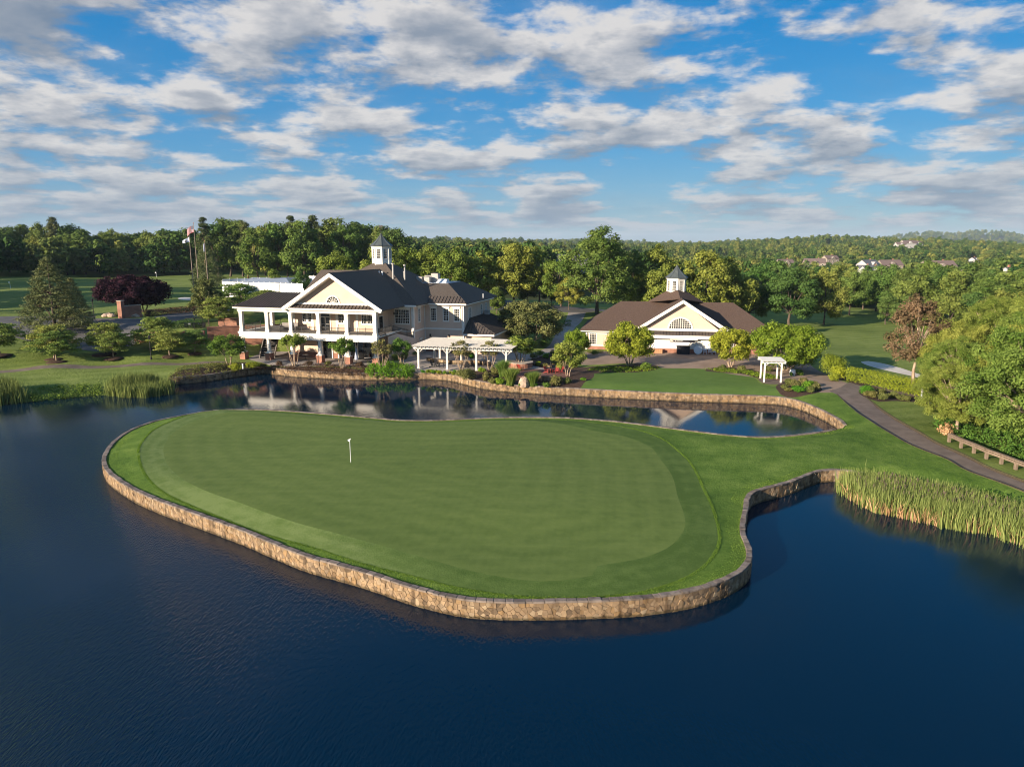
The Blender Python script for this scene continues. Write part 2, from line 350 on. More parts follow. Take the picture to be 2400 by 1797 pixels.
M_['coping'] = stone_mat('coping stone', [(.13, .105, .088), (.20, .16, .132), (.27, .215, .175), (.17, .145, .13)], .6)
LM = dict(
    maple=leaf_mat('maple leaves', (0.095, 0.13, 0.02), (0.31, 0.35, 0.072), .25),
    oak=leaf_mat('oak leaves', (0.055, 0.105, 0.026), (0.18, 0.25, 0.066), .22),
    mixed=leaf_mat('mixed wood leaves', (0.065, 0.118, 0.024), (0.225, 0.285, 0.068), .22, .045),
    pine=leaf_mat('pine needles', (0.055, 0.078, 0.03), (0.17, 0.185, 0.072), .15),
    lime=leaf_mat('fresh leaves', (0.11, 0.165, 0.014), (0.39, 0.43, 0.055), .3),
    layer=leaf_mat('young tree leaves', (0.11, 0.165, 0.036), (0.33, 0.39, 0.1), .3),
    crape=leaf_mat('crape myrtle leaves', (0.07, 0.14, 0.022), (0.22, 0.31, 0.06), .28),
    bronze=leaf_mat('bronze tipped leaves', (0.095, 0.11, 0.033), (0.31, 0.29, 0.11), .25),
    spruce=leaf_mat('spruce needles', (0.07, 0.1, 0.04), (0.23, 0.245, 0.105), .12),
    plum=leaf_mat('purple leaves', (0.02, 0.01, 0.016), (0.06, 0.026, 0.034), .15, .01),
    fresh=leaf_mat('loose light leaves', (0.08, 0.14, 0.02), (0.32, 0.38, 0.085), .3),
    brown=leaf_mat('browning leaves', (.085, .080, .030), (.245, .185, .095), .25),
    hedge=leaf_mat('clipped hedge leaves', (0.14, 0.19, 0.014), (0.4, 0.44, 0.045), .25, .01),
    green=leaf_mat('bright shrub leaves', (0.062, 0.166, 0.014), (0.221, 0.373, 0.041), .3),
    olive=leaf_mat('olive shrub leaves', (0.07, 0.085, 0.024), (0.23, 0.235, 0.075), .2),
    russet=leaf_mat('russet ground cover', (0.055, 0.036, 0.024), (0.16, 0.1, 0.062), .2, .01),
    reed=leaf_mat('reed blades', (0.1, 0.15, 0.035), (0.33, 0.37, 0.12), .3, 0),
    turf=leaf_mat('rough grass blades', (0.11, 0.19, 0.026), (0.23, 0.32, 0.062), .3, 0),
    farwood=leaf_mat('far wood leaves', (.055, .100, .022), (.19, .235, .058), .2, .05, .38),
    fardark=leaf_mat('far dark wood leaves', (.040, .080, .022), (.13, .185, .05), .2, .04, .35),
    dry=leaf_mat('dead brush', (0.414, 0.235, 0.11), (0.69, 0.442, 0.248), .2, 0),
)
# ------------------------------------------------------------------ ground plan (world metres)
WALL_FAR = [(-50.84, 103.41, 1.08), (-48.4, 104.45, 1.08), (-45.74, 106.44, 1.08), (-43.41, 109.56, 1.08), (-41.47, 111.71, 1.08), (-40.08, 112.71, 1.08), (-38.3, 112.11, 1.08), (-34.51, 110.06, 1.08), (-30.53, 108.8, 1.08), (-26.66, 107.68, 1.08), (-23.04, 107.31, 1.08), (-19.48, 107.35, 1.08), (-16.14, 107.57, 1.08), (-13.47, 107.76, 1.08), (-10.75, 107.2, 1.08), (-8.86, 106.01, 1.08), (-6.97, 103.76, 1.08), (-5.15, 101.46, 1.08), (-2.57, 99.3, 1.08), (1.52, 97.59, 1.08), (6.3, 96.23, 1.08), (12.1, 94.7, 1.08), (18.11, 93.2, 1.08), (24.01, 91.98, 1.08), (29.88, 91.19, 1.08), (33.65, 90.47, 1.08), (35.33, 89.56, 1.08), (36.41, 87.28, 1.08), (36.95, 83.95, 1.08), (37.08, 80.01, 1.08), (36.91, 77.28, 1.08), (36.54, 75.55, 1.08)]
WALL_ISL = [(36.54, 75.55, 1.08), (35.77, 74.44, 1.08), (33.02, 72.66, 1.08), (30.09, 71.46, 1.08), (27.36, 70.63, 1.08), (24.95, 70.5, 1.08), (22.06, 71.38, 1.08), (19.21, 72.84, 1.08), (16.27, 74.44, 1.08), (14.01, 75.74, 1.08), (10.82, 77.28, 1.08), (7.45, 78.37, 1.08), (4.86, 78.77, 1.08), (1.22, 78.87, 1.08), (-2.09, 78.67, 1.08), (-5.3, 78.07, 1.08), (-7.86, 77.57, 1.08), (-10.48, 77.43, 1.08), (-13.1, 77.67, 1.08), (-15.05, 78.37, 1.08), (-18.61, 79.57, 1.08), (-22.26, 80.75, 1.08), (-25.98, 81.82, 1.08), (-28.92, 82.48, 1.08), (-31.77, 82.77, 1.08), (-34.45, 82.59, 1.08), (-36.66, 81.28, 1.08), (-38.47, 79.28, 1.08), (-39.93, 76.89, 1.08), (-40.52, 73.37, 1.08), (-39.96, 69.33, 1.08), (-38.73, 65.56, 1.08), (-37.62, 63.07, 1.08), (-36.38, 61.01, 1.08), (-34.68, 58.83, 1.08), (-32.23, 56.36, 1.08), (-29.85, 54.23, 1.08), (-26.95, 52.06, 1.08), (-23.55, 49.75, 1.08), (-20.45, 47.69, 1.08), (-18.25, 46.16, 1.08), (-16.08, 44.51, 1.08), (-14.1, 43.03, 1.08), (-12.29, 41.88, 1.08), (-10.07, 40.73, 1.08), (-7.96, 39.52, 1.08), (-6.1, 38.3, 1.08), (-4.67, 37.55, 1.08), (-3.29, 36.92, 1.08), (-2.31, 36.63, 1.08), (-0.69, 36.44, 1.08), (1.25, 36.41, 1.08), (3.18, 36.48, 1.08), (5.12, 36.6, 1.08), (7.18, 36.82, 1.08), (8.54, 37.15, 1.08), (9.96, 37.6, 1.08), (11.5, 38.35, 1.08), (12.72, 39.14, 1.08), (13.68, 39.98, 1.08), (14.49, 40.97, 1.08), (15.01, 42.07, 1.08), (15.36, 43.29, 1.08), (15.55, 44.37, 1.08), (15.72, 45.53, 1.08), (16.11, 46.95, 1.08), (16.75, 48.66, 1.08), (17.51, 50.53, 1.08), (18.2, 52.48, 1.08), (18.89, 53.69, 1.08), (19.95, 54.69, 1.08), (21.99, 55.87, 1.08), (23.95, 57.24, 1.08), (25.76, 58.77, 1.08), (27.0, 59.6, 1.08), (28.53, 59.84, 1.08), (29.84, 59.36, 1.08), (30.57, 58.72, 1.08)]
SHORE_R = [(32.45, 58.94, 0), (33.83, 57.73, 0), (35.86, 56.26, 0), (37.43, 54.28, 0), (38.97, 51.11, 0), (40.39, 46.4, 0)]
SHORE_L = [(-73.79, 81.78, 0), (-70.64, 86.84, 0), (-66.61, 90.22, 0), (-64.21, 91.74, 0), (-62.84, 93.05, 0), (-59.88, 94.68, 0), (-56.44, 95.79, 0), (-52.47, 97.21, 0), (-50.33, 100.19, 0), (-50.26, 102.37, 0)]

def catmull(p, step=.6, closed=False):
    p = [np.array(q[:2], float) for q in p]; n = len(p); out = []
    rng = range(n if closed else n-1)
    for i in rng:
        p0 = p[(i-1) % n] if closed or i > 0 else p[i]; p1 = p[i]; p2 = p[(i+1) % n]; p3 = p[(i+2) % n] if closed or i+2 < n else p[(i+1) % n]
        k = max(1, int(np.linalg.norm(p2-p1)/step))
        for j in range(k):
            t = j/k; out.append(.5*((2*p1)+(-p0+p2)*t+(2*p0-5*p1+4*p2-p3)*t*t+(-p0+3*p1-3*p2+p3)*t**3))
    if not closed: out.append(p[-1])
    return np.array(out)

far_line = catmull(WALL_FAR, .7); isl_line = catmull(WALL_ISL, .7)
shr = catmull([isl_line[-1]]+[q[:2] for q in SHORE_R], 1.5)[1:]
shl = catmull([q[:2] for q in SHORE_L], 1.5)
frame = np.array([(62, 25), (75, -40), (60, -140), (-150, -160), (-330, -60), (-340, 60), (-200, 92)])
POND = np.vstack([far_line[:-1], isl_line, shr, frame, shl[:-1]])
POND_WALL = np.array([1]*(len(far_line)-1)+[1]*len(isl_line)+[0]*(len(shr)+len(frame)+len(shl)-1))

def inside(px, py, poly):
    x0, y0 = poly[:, 0], poly[:, 1]; x1, y1 = np.roll(x0, -1), np.roll(y0, -1); c = np.zeros(px.shape, bool)
    for a, b, d, e in zip(x0, y0, x1, y1):
        if b == e: continue
        m = ((b > py) != (e > py)) & (px < (d-a)*(py-b)/(e-b)+a); c ^= m
    return c

def seg_dist(px, py, poly, closed=True):
    a = poly; b = np.roll(poly, -1, 0) if closed else poly[1:]
    if not closed: a = poly[:-1]
    best = np.full(px.shape, 1e9); idx = np.zeros(px.shape, int)
    for i in range(len(a)):
        d = b[i]-a[i]; l = d@d+1e-9; t = np.clip(((px-a[i, 0])*d[0]+(py-a[i, 1])*d[1])/l, 0, 1)
        q = (px-a[i, 0]-t*d[0])**2+(py-a[i, 1]-t*d[1])**2; m = q < best; best[m] = q[m]; idx[m] = i
    return np.sqrt(best), idx

def off(line, d):
    t = np.gradient(line, axis=0); t /= np.linalg.norm(t, axis=1)[:, None]+1e-9
    return line+np.stack([t[:, 1], -t[:, 0]], 1)*d       # to the right of the direction of travel

CTRL = [(-14.35, 60.72, 1.45), (0.0, 53.11, 1.5), (10.2, 65.5, 1.35), (-24.54, 65.68, 1.3), (20.08, 64.42, 1.25), (24.04, 64.25, 1.3), (2.6, 40.35, 1.15),
        (37.67, 76.2, 1.4), (41.11, 73.78, 1.3), (41.29, 64.92, 1.1), (42.32, 59.73, 0.9), (49.36, 69.61, 0.6), (49.89, 65.47, 0.3), (62.86, 86.45, 0.2), (70, 60, .3), (90, 90, 0.2),
        (18.25, 99.53, 1.5), (34.85, 94.88, 1.5), (43.49, 93.43, 1.5), (51.69, 88.57, 1.1), (68.28, 101.46, 0.5), (71.94, 148.71, 0.35), (61.75, 115.17, 0.3), (99.08, 173.08, 0.2), (65.45, 167.11, 0.9), (120, 150, -.5), (150, 230, -2), (75, 200, 1.0), (100, 300, -3), (60, 260, 2),
        (13.5, 129, 1.6), (30, 126, 1.6), (44, 123, 1.5), (20, 140, 1.9), (40, 140, 1.4),
        (-45, 117, 1.45), (-22, 112, 1.45), (-33, 117, 1.45), (-33, 121, 1.5), (-43, 120, 1.5), (-40.5, 121.5, 1.5), (-14.5, 109, 1.5), (-5, 108, 1.5), (-10, 118, 1.6), (-16, 121, 1.8), (0, 118, 1.7), (4, 112, 1.5), (8, 122, 1.8),
        (11.4, 145.45, 3), (9, 150, 3.4), (9.6, 177, 5), (-15, 200, 4.8), (25, 190, 3.4), (0, 160, 4.5), (-12, 150, 4.5), (-25, 165, 5.6),
        (-76.54, 104.6, 1.7), (-63.34, 108.33, 1.7), (-51.52, 112.93, 1.6), (-54.74, 99.48, 1.2), (-64.9, 96.38, 1.2), (-130, 96, 1.8), (-72.0, 110.98, 2.2), (-50.19, 114.69, 1.8),
        (-66, 123, 3.1), (-59, 122.2, 2.8), (-53, 121.6, 2.5), (-48.5, 123.5, 2.2), (-45.5, 124.5, 1.9),
        (-66, 127, 5.6), (-59, 126, 5.7), (-53, 126, 6.0), (-48, 129, 6.1), (-43, 131, 6.1), (-36, 135, 6.0), (-45, 145, 6.2), (-70, 117, 2.7), (-80, 120, 3.6), (-92, 124, 4.8), (-80, 128, 5.7),
        (-96.71, 133.98, 6), (-68.56, 132.5, 6), (-65.47, 149.47, 6.3), (-75.94, 138.12, 6.3), (-70.37, 146.57, 6.4), (-140, 140, 6), (-60, 170, 6.2), (-80, 180, 6.2), (-114.27, 212.91, 7), (-167.72, 313.93, 8), (-250, 230, 7), (-72, 209, 6), (-68, 230, 6), (-60, 300, 7), (-120, 300, 7.5), (-200, 420, 9), (0, 300, 4.5), (-10, 400, 5), (30, 240, 3)]
CTRL = np.array(CTRL, float)

def hills(x, y):
    r = np.hypot(x, y); az = np.degrees(np.arctan2(x, y))
    z = np.where(az < -8, 8.0, np.where(az > 14, -7.0, 8.0-15.0*(az+8)/22.0))
    z = z*np.clip((r-150)/350, 0, 1)
    z = z+np.exp(-((az-24)/11.5)**2)*np.exp(-((r-1750)/520)**2)*27
    z = z+np.exp(-((az-40)/7)**2)*np.exp(-((r-1500)/420)**2)*7
    z = z+np.exp(-((az+2)/26)**2)*np.exp(-((r-3000)/800)**2)*11
    z = z+np.exp(-((az-5)/30)**2)*np.exp(-((r-1100)/300)**2)*5
    z = z+np.exp(-((az-29.2)/2.6)**2)*np.exp(-((r-5600)/900)**2)*74+np.exp(-((az-33.5)/2.6)**2)*np.exp(-((r-6000)/900)**2)*84+np.exp(-((az-6.5)/3.0)**2)*np.exp(-((r-6500)/900)**2)*44+np.exp(-((az+19.5)/1.6)**2)*np.exp(-((r-3600)/700)**2)*40
    z = z+np.exp(-((az-20)/40)**2)*np.clip((r-3500)/2500, 0, 1)*8
    return z

def height(x, y):
    x = np.atleast_1d(np.asarray(x, float)); y = np.atleast_1d(np.asarray(y, float))
    num = np.zeros_like(x); den = np.zeros_like(x)
    for cx, cy, cz in CTRL:
        w = 1.0/(((x-cx)**2+(y-cy)**2)+2.0)**2.0; num += w*cz; den += w
    near = num/den
    r = np.hypot(x, y); t = np.clip((r-260)/260, 0, 1); t = t*t*(3-2*t)
    z = near*(1-t)+hills(x, y)*t
    n = (np.sin(x*.021+1)*np.cos(y*.017)+.6*np.sin(x*.05+y*.043))
    z = z+n*np.clip((r-150)/200, 0, 1)*.9
    m = (r < 330)
    if m.any():
        d, i = seg_dist(x[m], y[m], POND); w = POND_WALL[i]
        zz = z[m]
        k = np.clip(d/3.0, 0, 1); k = k*k*(3-2*k); zw = 1.02*(1-k)+zz*k
        k2 = np.clip(d/4.5, 0, 1); k2 = np.sqrt(k2); zn = -.15*(1-k2)+zz*k2
        z[m] = np.where(w > 0, zw, zn)
    return z
def hz(x, y): return float(height(x, y)[0])

# ------------------------------------------------------------------ regions
def loop(pts, step=.8): return catmull([q[:2] for q in pts], step, True)
REG = []   # (name, polygon, material) ; later wins
REG.append(('island_rough', np.vstack([isl_line, catmull([(30.28, 57.4, 1.1), (34.89, 58.54, 1.1), (39.25, 68.63, 1.1), (39.7, 76.42, 1.1), (40.22, 82.62, 1.1), (36.5, 75.48, 1.1)], 1.0)]), 'rough'))
REG.append(('island_rough', loop([(32.86, 89.25, 1.4), (36.1, 90.84, 1.4), (40.74, 91.66, 1.4), (41.81, 91.66, 1.4), (41.8, 89.51, 1.4), (40.2, 81.78, 1.4), (39.03, 71.13, 1.4), (39.27, 66.06, 1.4), (39.95, 62.43, 1.4), (40.02, 59.51, 1.4), (41.31, 54.7, 1.4), (42.18, 49.69, 1.4), (38.73, 47.62, 1.4), (35.49, 51.02, 1.4), (32.25, 53.89, 1.4), (29.55, 55.97, 1.4), (35.93, 72.51, 1.4), (35.82, 74.12, 1.4), (36.33, 78.38, 1.4), (36.16, 82.23, 1.4), (35.63, 85.48, 1.4), (34.58, 87.7, 1.4)], .6), 'rough'))
REG.append(('event_lawn', loop([(8.54, 94.88, 1.5), (12.55, 93.14, 1.5), (20.12, 91.18, 1.5), (27.55, 89.83, 1.5), (32.88, 89.3, 1.5), (35.81, 90.1, 1.5), (36.18, 92.85, 1.5), (35.72, 94.88, 1.5), (34.58, 95.78, 1.5), (34.64, 98.57, 1.5), (35.11, 100.84, 1.5), (34.35, 104.28, 1.5), (31.48, 105.35, 1.5), (29.6, 107.95, 1.5), (26.01, 109.49, 1.5), (23.01, 109.49, 1.5), (19.73, 107.95, 1.5), (15.58, 106.45, 1.5), (12.81, 104.99, 1.5), (10.87, 103.57, 1.5), (10.04, 99.53, 1.5)]), 'lawn_fine'))
REG.append(('plaza', loop([(10.85, 112.93, 1.6), (12.23, 111.69, 1.6), (16.16, 112.51, 1.6), (19.92, 112.93, 1.6), (23.1, 109.3, 1.6), (26.53, 108.91, 1.6), (29.42, 108.52, 1.6), (32.91, 103.73, 1.6), (36.26, 100.64, 1.6), (38.42, 97.42, 1.6), (39.27, 91.53, 1.6), (41.37, 90.7, 1.6), (43.29, 92.37, 1.6), (46.48, 96.18, 1.6), (46.85, 99.33, 1.6), (47.14, 104.44, 1.6), (48.26, 112.51, 1.6), (49.53, 119.06, 1.6), (50.77, 126.9, 1.6), (50.48, 132.34, 1.6), (42.74, 130.66, 1.6), (34.83, 124.85, 1.6), (27.26, 124.85, 1.6), (18.32, 125.87, 1.6), (13.28, 125.87, 1.6), (12.09, 119.99, 1.6)]), 'paver'))
REG.append(('terrace', loop([(-42.23, 115.78, 1.55), (-39.89, 114.07, 1.55), (-35.44, 111.99, 1.55), (-29.78, 111.18, 1.55), (-22.77, 109.98, 1.55), (-19.35, 107.66, 1.55), (-15.96, 109.2, 1.55), (-13.68, 106.91, 1.55), (-9.77, 106.91, 1.55), (-4.58, 107.29, 1.55), (0.0, 107.66, 1.55), (3.94, 107.66, 1.55), (8.65, 109.2, 1.55), (9.89, 116.22, 1.55), (9.64, 124.17, 1.55), (8.73, 131.01, 1.55), (10.22, 136.18, 1.55), (16.98, 165.84, 1.55), (19.27, 182.19, 1.55), (15.88, 182.19, 1.55), (10.83, 152.14, 1.55), (7.29, 133.83, 1.55), (4.71, 125.18, 1.55), (2.08, 122.21, 1.55), (-1.59, 131.01, 1.55), (-4.82, 132.69, 1.55), (-14.23, 130.45, 1.55), (-16.2, 127.24, 1.55), (-18.4, 121.25, 1.55), (-21.39, 119.37, 1.55), (-23.92, 123.18, 1.55), (-33.15, 124.17, 1.55), (-42.18, 124.17, 1.55), (-44.59, 119.37, 1.55)], .6), 'flag'))
REG.append(('cart_path', loop([(41.8, 91.63, 1.35), (41.85, 89.61, 1.35), (40.34, 82.0, 1.35), (39.77, 79.08, 1.35), (39.08, 71.21, 1.35), (39.37, 66.24, 1.35), (40.06, 62.59, 1.35), (40.12, 59.67, 1.35), (41.42, 54.85, 1.35), (42.29, 49.82, 1.35), (44.73, 52.08, 1.35), (43.26, 57.44, 1.35), (42.62, 62.33, 1.35), (42.44, 66.53, 1.35), (42.52, 71.83, 1.35), (43.16, 78.38, 1.35), (44.66, 86.19, 1.35), (45.29, 90.01, 1.35), (47.31, 93.02, 1.35), (49.59, 92.46, 1.35), (51.59, 88.44, 1.35), (52.03, 85.46, 1.35), (53.71, 87.43, 1.35), (53.22, 91.35, 1.35), (51.07, 95.33, 1.35), (48.44, 97.76, 1.35), (47.24, 97.76, 1.35), (44.16, 93.87, 1.35)], .8), 'asphalt'))
REG.append(('lawn_path', loop([(-85.32, 99.78, 1.7), (-77.45, 105.88, 1.7), (-71.26, 108.33, 1.7), (-64.34, 110.1, 1.7), (-57.3, 112.12, 1.7), (-51.81, 113.58, 1.7), (-46.7, 114.65, 1.7), (-46.2, 113.37, 1.7), (-50.98, 111.71, 1.7), (-56.4, 110.3, 1.7), (-63.13, 107.95, 1.7), (-69.94, 106.25, 1.7), (-75.91, 103.71, 1.7), (-83.21, 97.21, 1.7)], 1.5), 'asphalt'))
REG.append(('road', loop([(-116.29, 143.42, 6.1), (-105.85, 146.94, 6.1), (-95.27, 146.94, 6.1), (-86.45, 146.94, 6.1), (-80.88, 138.44, 6.1), (-71.55, 139.25, 6.1), (-71.0, 147.84, 6.1), (-68.08, 155.5, 6.1), (-65.5, 160.7, 6.1), (-62.27, 158.58, 6.1), (-62.12, 147.84, 6.1), (-64.81, 140.07, 6.1), (-65.18, 133.8, 6.1), (-65.69, 125.36, 6.1), (-67.11, 119.69, 6.1), (-71.81, 119.09, 6.1), (-80.57, 121.52, 6.1), (-88.78, 122.78, 6.1), (-97.9, 120.29, 6.1)], 1.5), 'road'))
REG.append(('parking_lot', loop([(-20, 185), (12, 168), (22, 176), (24, 192), (0, 205), (-18, 206)], 3), 'road'))
REG.append(('sand_bunker', loop([(60.93, 122.5, 0.3), (62.42, 122.96, 0.3), (63.88, 120.69, 0.3), (64.52, 116.4, 0.3), (64.42, 112.39, 0.3), (63.93, 107.92, 0.3), (62.27, 106.16, 0.3), (62.08, 109.38, 0.3), (61.2, 112.78, 0.3), (60.47, 116.82, 0.3), (60.36, 120.25, 0.3)], 1.0), 'sand'))
REG.append(('sand_bunker', loop([(-89.46, 191.03, 6.8), (-89.83, 195.9, 6.8), (-86.77, 194.25, 6.8), (-82.85, 187.92, 6.8), (-82.22, 183.43, 6.8), (-85.63, 184.9, 6.8)], 2.0), 'sand'))
REG.append(('mulch_bed', loop([(-50.49, 102.73, 1.4), (-50.55, 106.27, 1.4), (-46.92, 110.06, 1.4), (-44.43, 114.12, 1.4), (-41.8, 114.54, 1.4), (-38.33, 112.46, 1.4), (-33.99, 111.65, 1.4), (-26.81, 110.06, 1.4), (-21.16, 108.52, 1.4), (-15.87, 108.52, 1.4), (-12.44, 107.38, 1.4), (-6.57, 107.76, 1.4), (-1.31, 107.76, 1.4), (2.64, 108.52, 1.4), (6.57, 107.76, 1.4), (10.73, 110.06, 1.4), (12.15, 107.76, 1.4), (11.96, 102.05, 1.4), (10.32, 98.13, 1.4), (8.85, 95.09, 1.4), (6.21, 94.79, 1.4), (1.47, 96.13, 1.4), (-2.57, 97.82, 1.4), (-5.07, 99.89, 1.4), (-8.73, 104.47, 1.4), (-13.26, 106.09, 1.4), (-22.7, 105.73, 1.4), (-30.13, 107.2, 1.4), (-37.74, 110.46, 1.4), (-42.76, 107.95, 1.4), (-47.68, 102.9, 1.4)], .7), 'mulch'))
REG.append(('mulch_bed', loop([(11.6, 109.49, 1.5), (14.82, 110.67, 1.5), (18.32, 111.47, 1.5), (20.65, 113.11, 1.5), (23.17, 110.27, 1.5), (21.56, 107.19, 1.5), (17.99, 105.35, 1.5), (14.14, 105.35, 1.5), (11.45, 104.28, 1.5)], .7), 'mulch'))
REG.append(('mulch_bed', loop([(29.4, 107.19, 1.5), (32.9, 110.27, 1.5), (36.84, 107.95, 1.5), (38.17, 104.28, 1.5), (39.05, 101.51, 1.5), (36.61, 99.85, 1.5), (35.42, 100.84, 1.5), (34.35, 104.28, 1.5), (31.48, 105.35, 1.5)], .7), 'mulch'))
REG.append(('mulch_bed', loop([(35.67, 94.25, 1.45), (38.01, 97.88, 1.45), (40.6, 99.14, 1.45), (42.07, 97.56, 1.45), (41.73, 94.25, 1.45), (40.75, 91.7, 1.45), (38.57, 89.8, 1.45), (36.26, 89.54, 1.45), (35.22, 90.88, 1.45)], .6), 'mulch'))
REG.append(('mulch_bed', loop([(45.58, 91.52, 1.2), (47.53, 94.03, 1.2), (49.12, 93.18, 1.2), (50.65, 90.71, 1.2), (52.11, 88.36, 1.2), (51.76, 85.89, 1.2), (50.98, 86.37, 1.2), (48.32, 87.36, 1.2), (45.67, 86.37, 1.2), (45.2, 87.36, 1.2), (44.88, 89.13, 1.2)], .6), 'mulch'))
REG.append(('mulch_bed', loop([(47.21, 101.71, 1.4), (49.87, 104.12, 1.4), (49.63, 95.38, 1.4), (52.33, 89.77, 1.4), (54.3, 84.06, 1.4), (53.73, 83.13, 1.4), (51.31, 87.95, 1.4), (48.75, 92.5, 1.4), (47.41, 98.13, 1.4)], .8), 'mulch'))
REG.append(('brick_pad', loop([(35.76, 101.11, 1.45), (34.99, 96.94, 1.45), (37.37, 96.64, 1.45), (38.35, 100.78, 1.45)], .6), 'brickpad'))
REG.append(('mulch_bed', loop([(0.35, 114.76, 2), (3.57, 117.45, 2), (7.53, 124.22, 2), (9.41, 124.22, 2), (9.07, 114.76, 2), (10.16, 111.36, 2), (8.5, 107.37, 2), (5.93, 108.15, 2), (3.39, 111.36, 2)], .7), 'mulch'))
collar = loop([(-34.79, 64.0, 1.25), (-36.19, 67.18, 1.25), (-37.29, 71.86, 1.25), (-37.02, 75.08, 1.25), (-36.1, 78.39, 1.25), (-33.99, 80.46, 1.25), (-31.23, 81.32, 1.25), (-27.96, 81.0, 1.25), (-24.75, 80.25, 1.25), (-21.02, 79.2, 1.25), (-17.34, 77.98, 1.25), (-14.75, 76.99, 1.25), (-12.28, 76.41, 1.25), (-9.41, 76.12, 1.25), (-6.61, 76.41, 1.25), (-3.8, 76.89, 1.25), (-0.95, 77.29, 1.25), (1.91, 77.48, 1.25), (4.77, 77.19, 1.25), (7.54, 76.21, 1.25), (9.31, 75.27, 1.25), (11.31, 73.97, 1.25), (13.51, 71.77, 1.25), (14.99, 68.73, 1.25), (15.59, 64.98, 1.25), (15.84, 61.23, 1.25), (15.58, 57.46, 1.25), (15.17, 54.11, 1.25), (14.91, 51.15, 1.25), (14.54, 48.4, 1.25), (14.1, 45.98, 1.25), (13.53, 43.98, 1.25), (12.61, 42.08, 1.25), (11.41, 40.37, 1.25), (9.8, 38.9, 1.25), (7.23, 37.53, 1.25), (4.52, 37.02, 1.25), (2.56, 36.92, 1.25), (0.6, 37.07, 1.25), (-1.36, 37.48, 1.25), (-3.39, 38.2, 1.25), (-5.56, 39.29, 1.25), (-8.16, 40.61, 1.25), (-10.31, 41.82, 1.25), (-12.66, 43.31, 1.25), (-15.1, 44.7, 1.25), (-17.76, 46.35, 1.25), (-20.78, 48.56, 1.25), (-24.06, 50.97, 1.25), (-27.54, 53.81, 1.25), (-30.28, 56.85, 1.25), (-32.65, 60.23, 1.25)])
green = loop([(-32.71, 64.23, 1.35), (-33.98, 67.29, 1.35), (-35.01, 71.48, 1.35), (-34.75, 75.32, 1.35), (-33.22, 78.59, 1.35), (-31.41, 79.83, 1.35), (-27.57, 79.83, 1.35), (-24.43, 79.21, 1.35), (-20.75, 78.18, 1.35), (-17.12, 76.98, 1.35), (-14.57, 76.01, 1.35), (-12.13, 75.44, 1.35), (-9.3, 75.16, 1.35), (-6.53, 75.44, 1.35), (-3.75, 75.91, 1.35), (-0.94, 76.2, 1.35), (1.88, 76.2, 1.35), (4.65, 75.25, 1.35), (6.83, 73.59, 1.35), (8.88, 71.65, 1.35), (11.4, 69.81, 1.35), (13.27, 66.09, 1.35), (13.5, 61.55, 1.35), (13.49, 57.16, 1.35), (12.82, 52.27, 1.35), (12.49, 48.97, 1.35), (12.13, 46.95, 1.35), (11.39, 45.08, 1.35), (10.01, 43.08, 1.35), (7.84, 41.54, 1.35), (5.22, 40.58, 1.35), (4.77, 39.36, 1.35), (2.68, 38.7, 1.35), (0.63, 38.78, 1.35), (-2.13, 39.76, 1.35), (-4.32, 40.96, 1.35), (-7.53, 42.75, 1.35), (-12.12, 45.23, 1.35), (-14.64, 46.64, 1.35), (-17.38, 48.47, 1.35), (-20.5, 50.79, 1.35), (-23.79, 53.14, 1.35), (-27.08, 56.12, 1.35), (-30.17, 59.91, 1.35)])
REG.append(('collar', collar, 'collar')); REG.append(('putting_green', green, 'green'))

GM = dict(
    rough=grass_mat('rough turf', ((.044, .094, .012), (.096, .164, .024), (.160, .232, .044)), .12, 4.0, 1.0, (25, .35, .012), bs=.10),
    lawn_fine=grass_mat('event lawn turf', ((.072, .130, .024), (.094, .158, .032), (.118, .184, .042)), .05, 5, .3),
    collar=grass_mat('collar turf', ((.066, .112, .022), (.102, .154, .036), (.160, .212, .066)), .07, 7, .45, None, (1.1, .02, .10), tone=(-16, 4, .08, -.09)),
    green=grass_mat('putting turf', ((.088, .132, .030), (.114, .160, .039), (.140, .186, .048)), .05, 11, .14, (8, .55, .02), (2.1, .035, .30)),
    lawn=grass_mat('bank lawn', ((.105, .150, .028), (.158, .205, .046), (.215, .255, .072)), .05, 2.2, .9, (70, .12, .08), bs=.2),
    terrain=grass_mat('woodland floor', ((.030, .045, .014), (.050, .070, .022), (.085, .085, .035)), .01, .5, .4),
    paver=M_['paver'], flag=M_['flag'], asphalt=M_['asphalt'], road=M_['road'], sand=M_['sand'], mulch=M_['mulch'],
    brickpad=brick_mat('brick paving', (.20, .085, .06), (.155, .065, .048), (.14, .10, .08)))

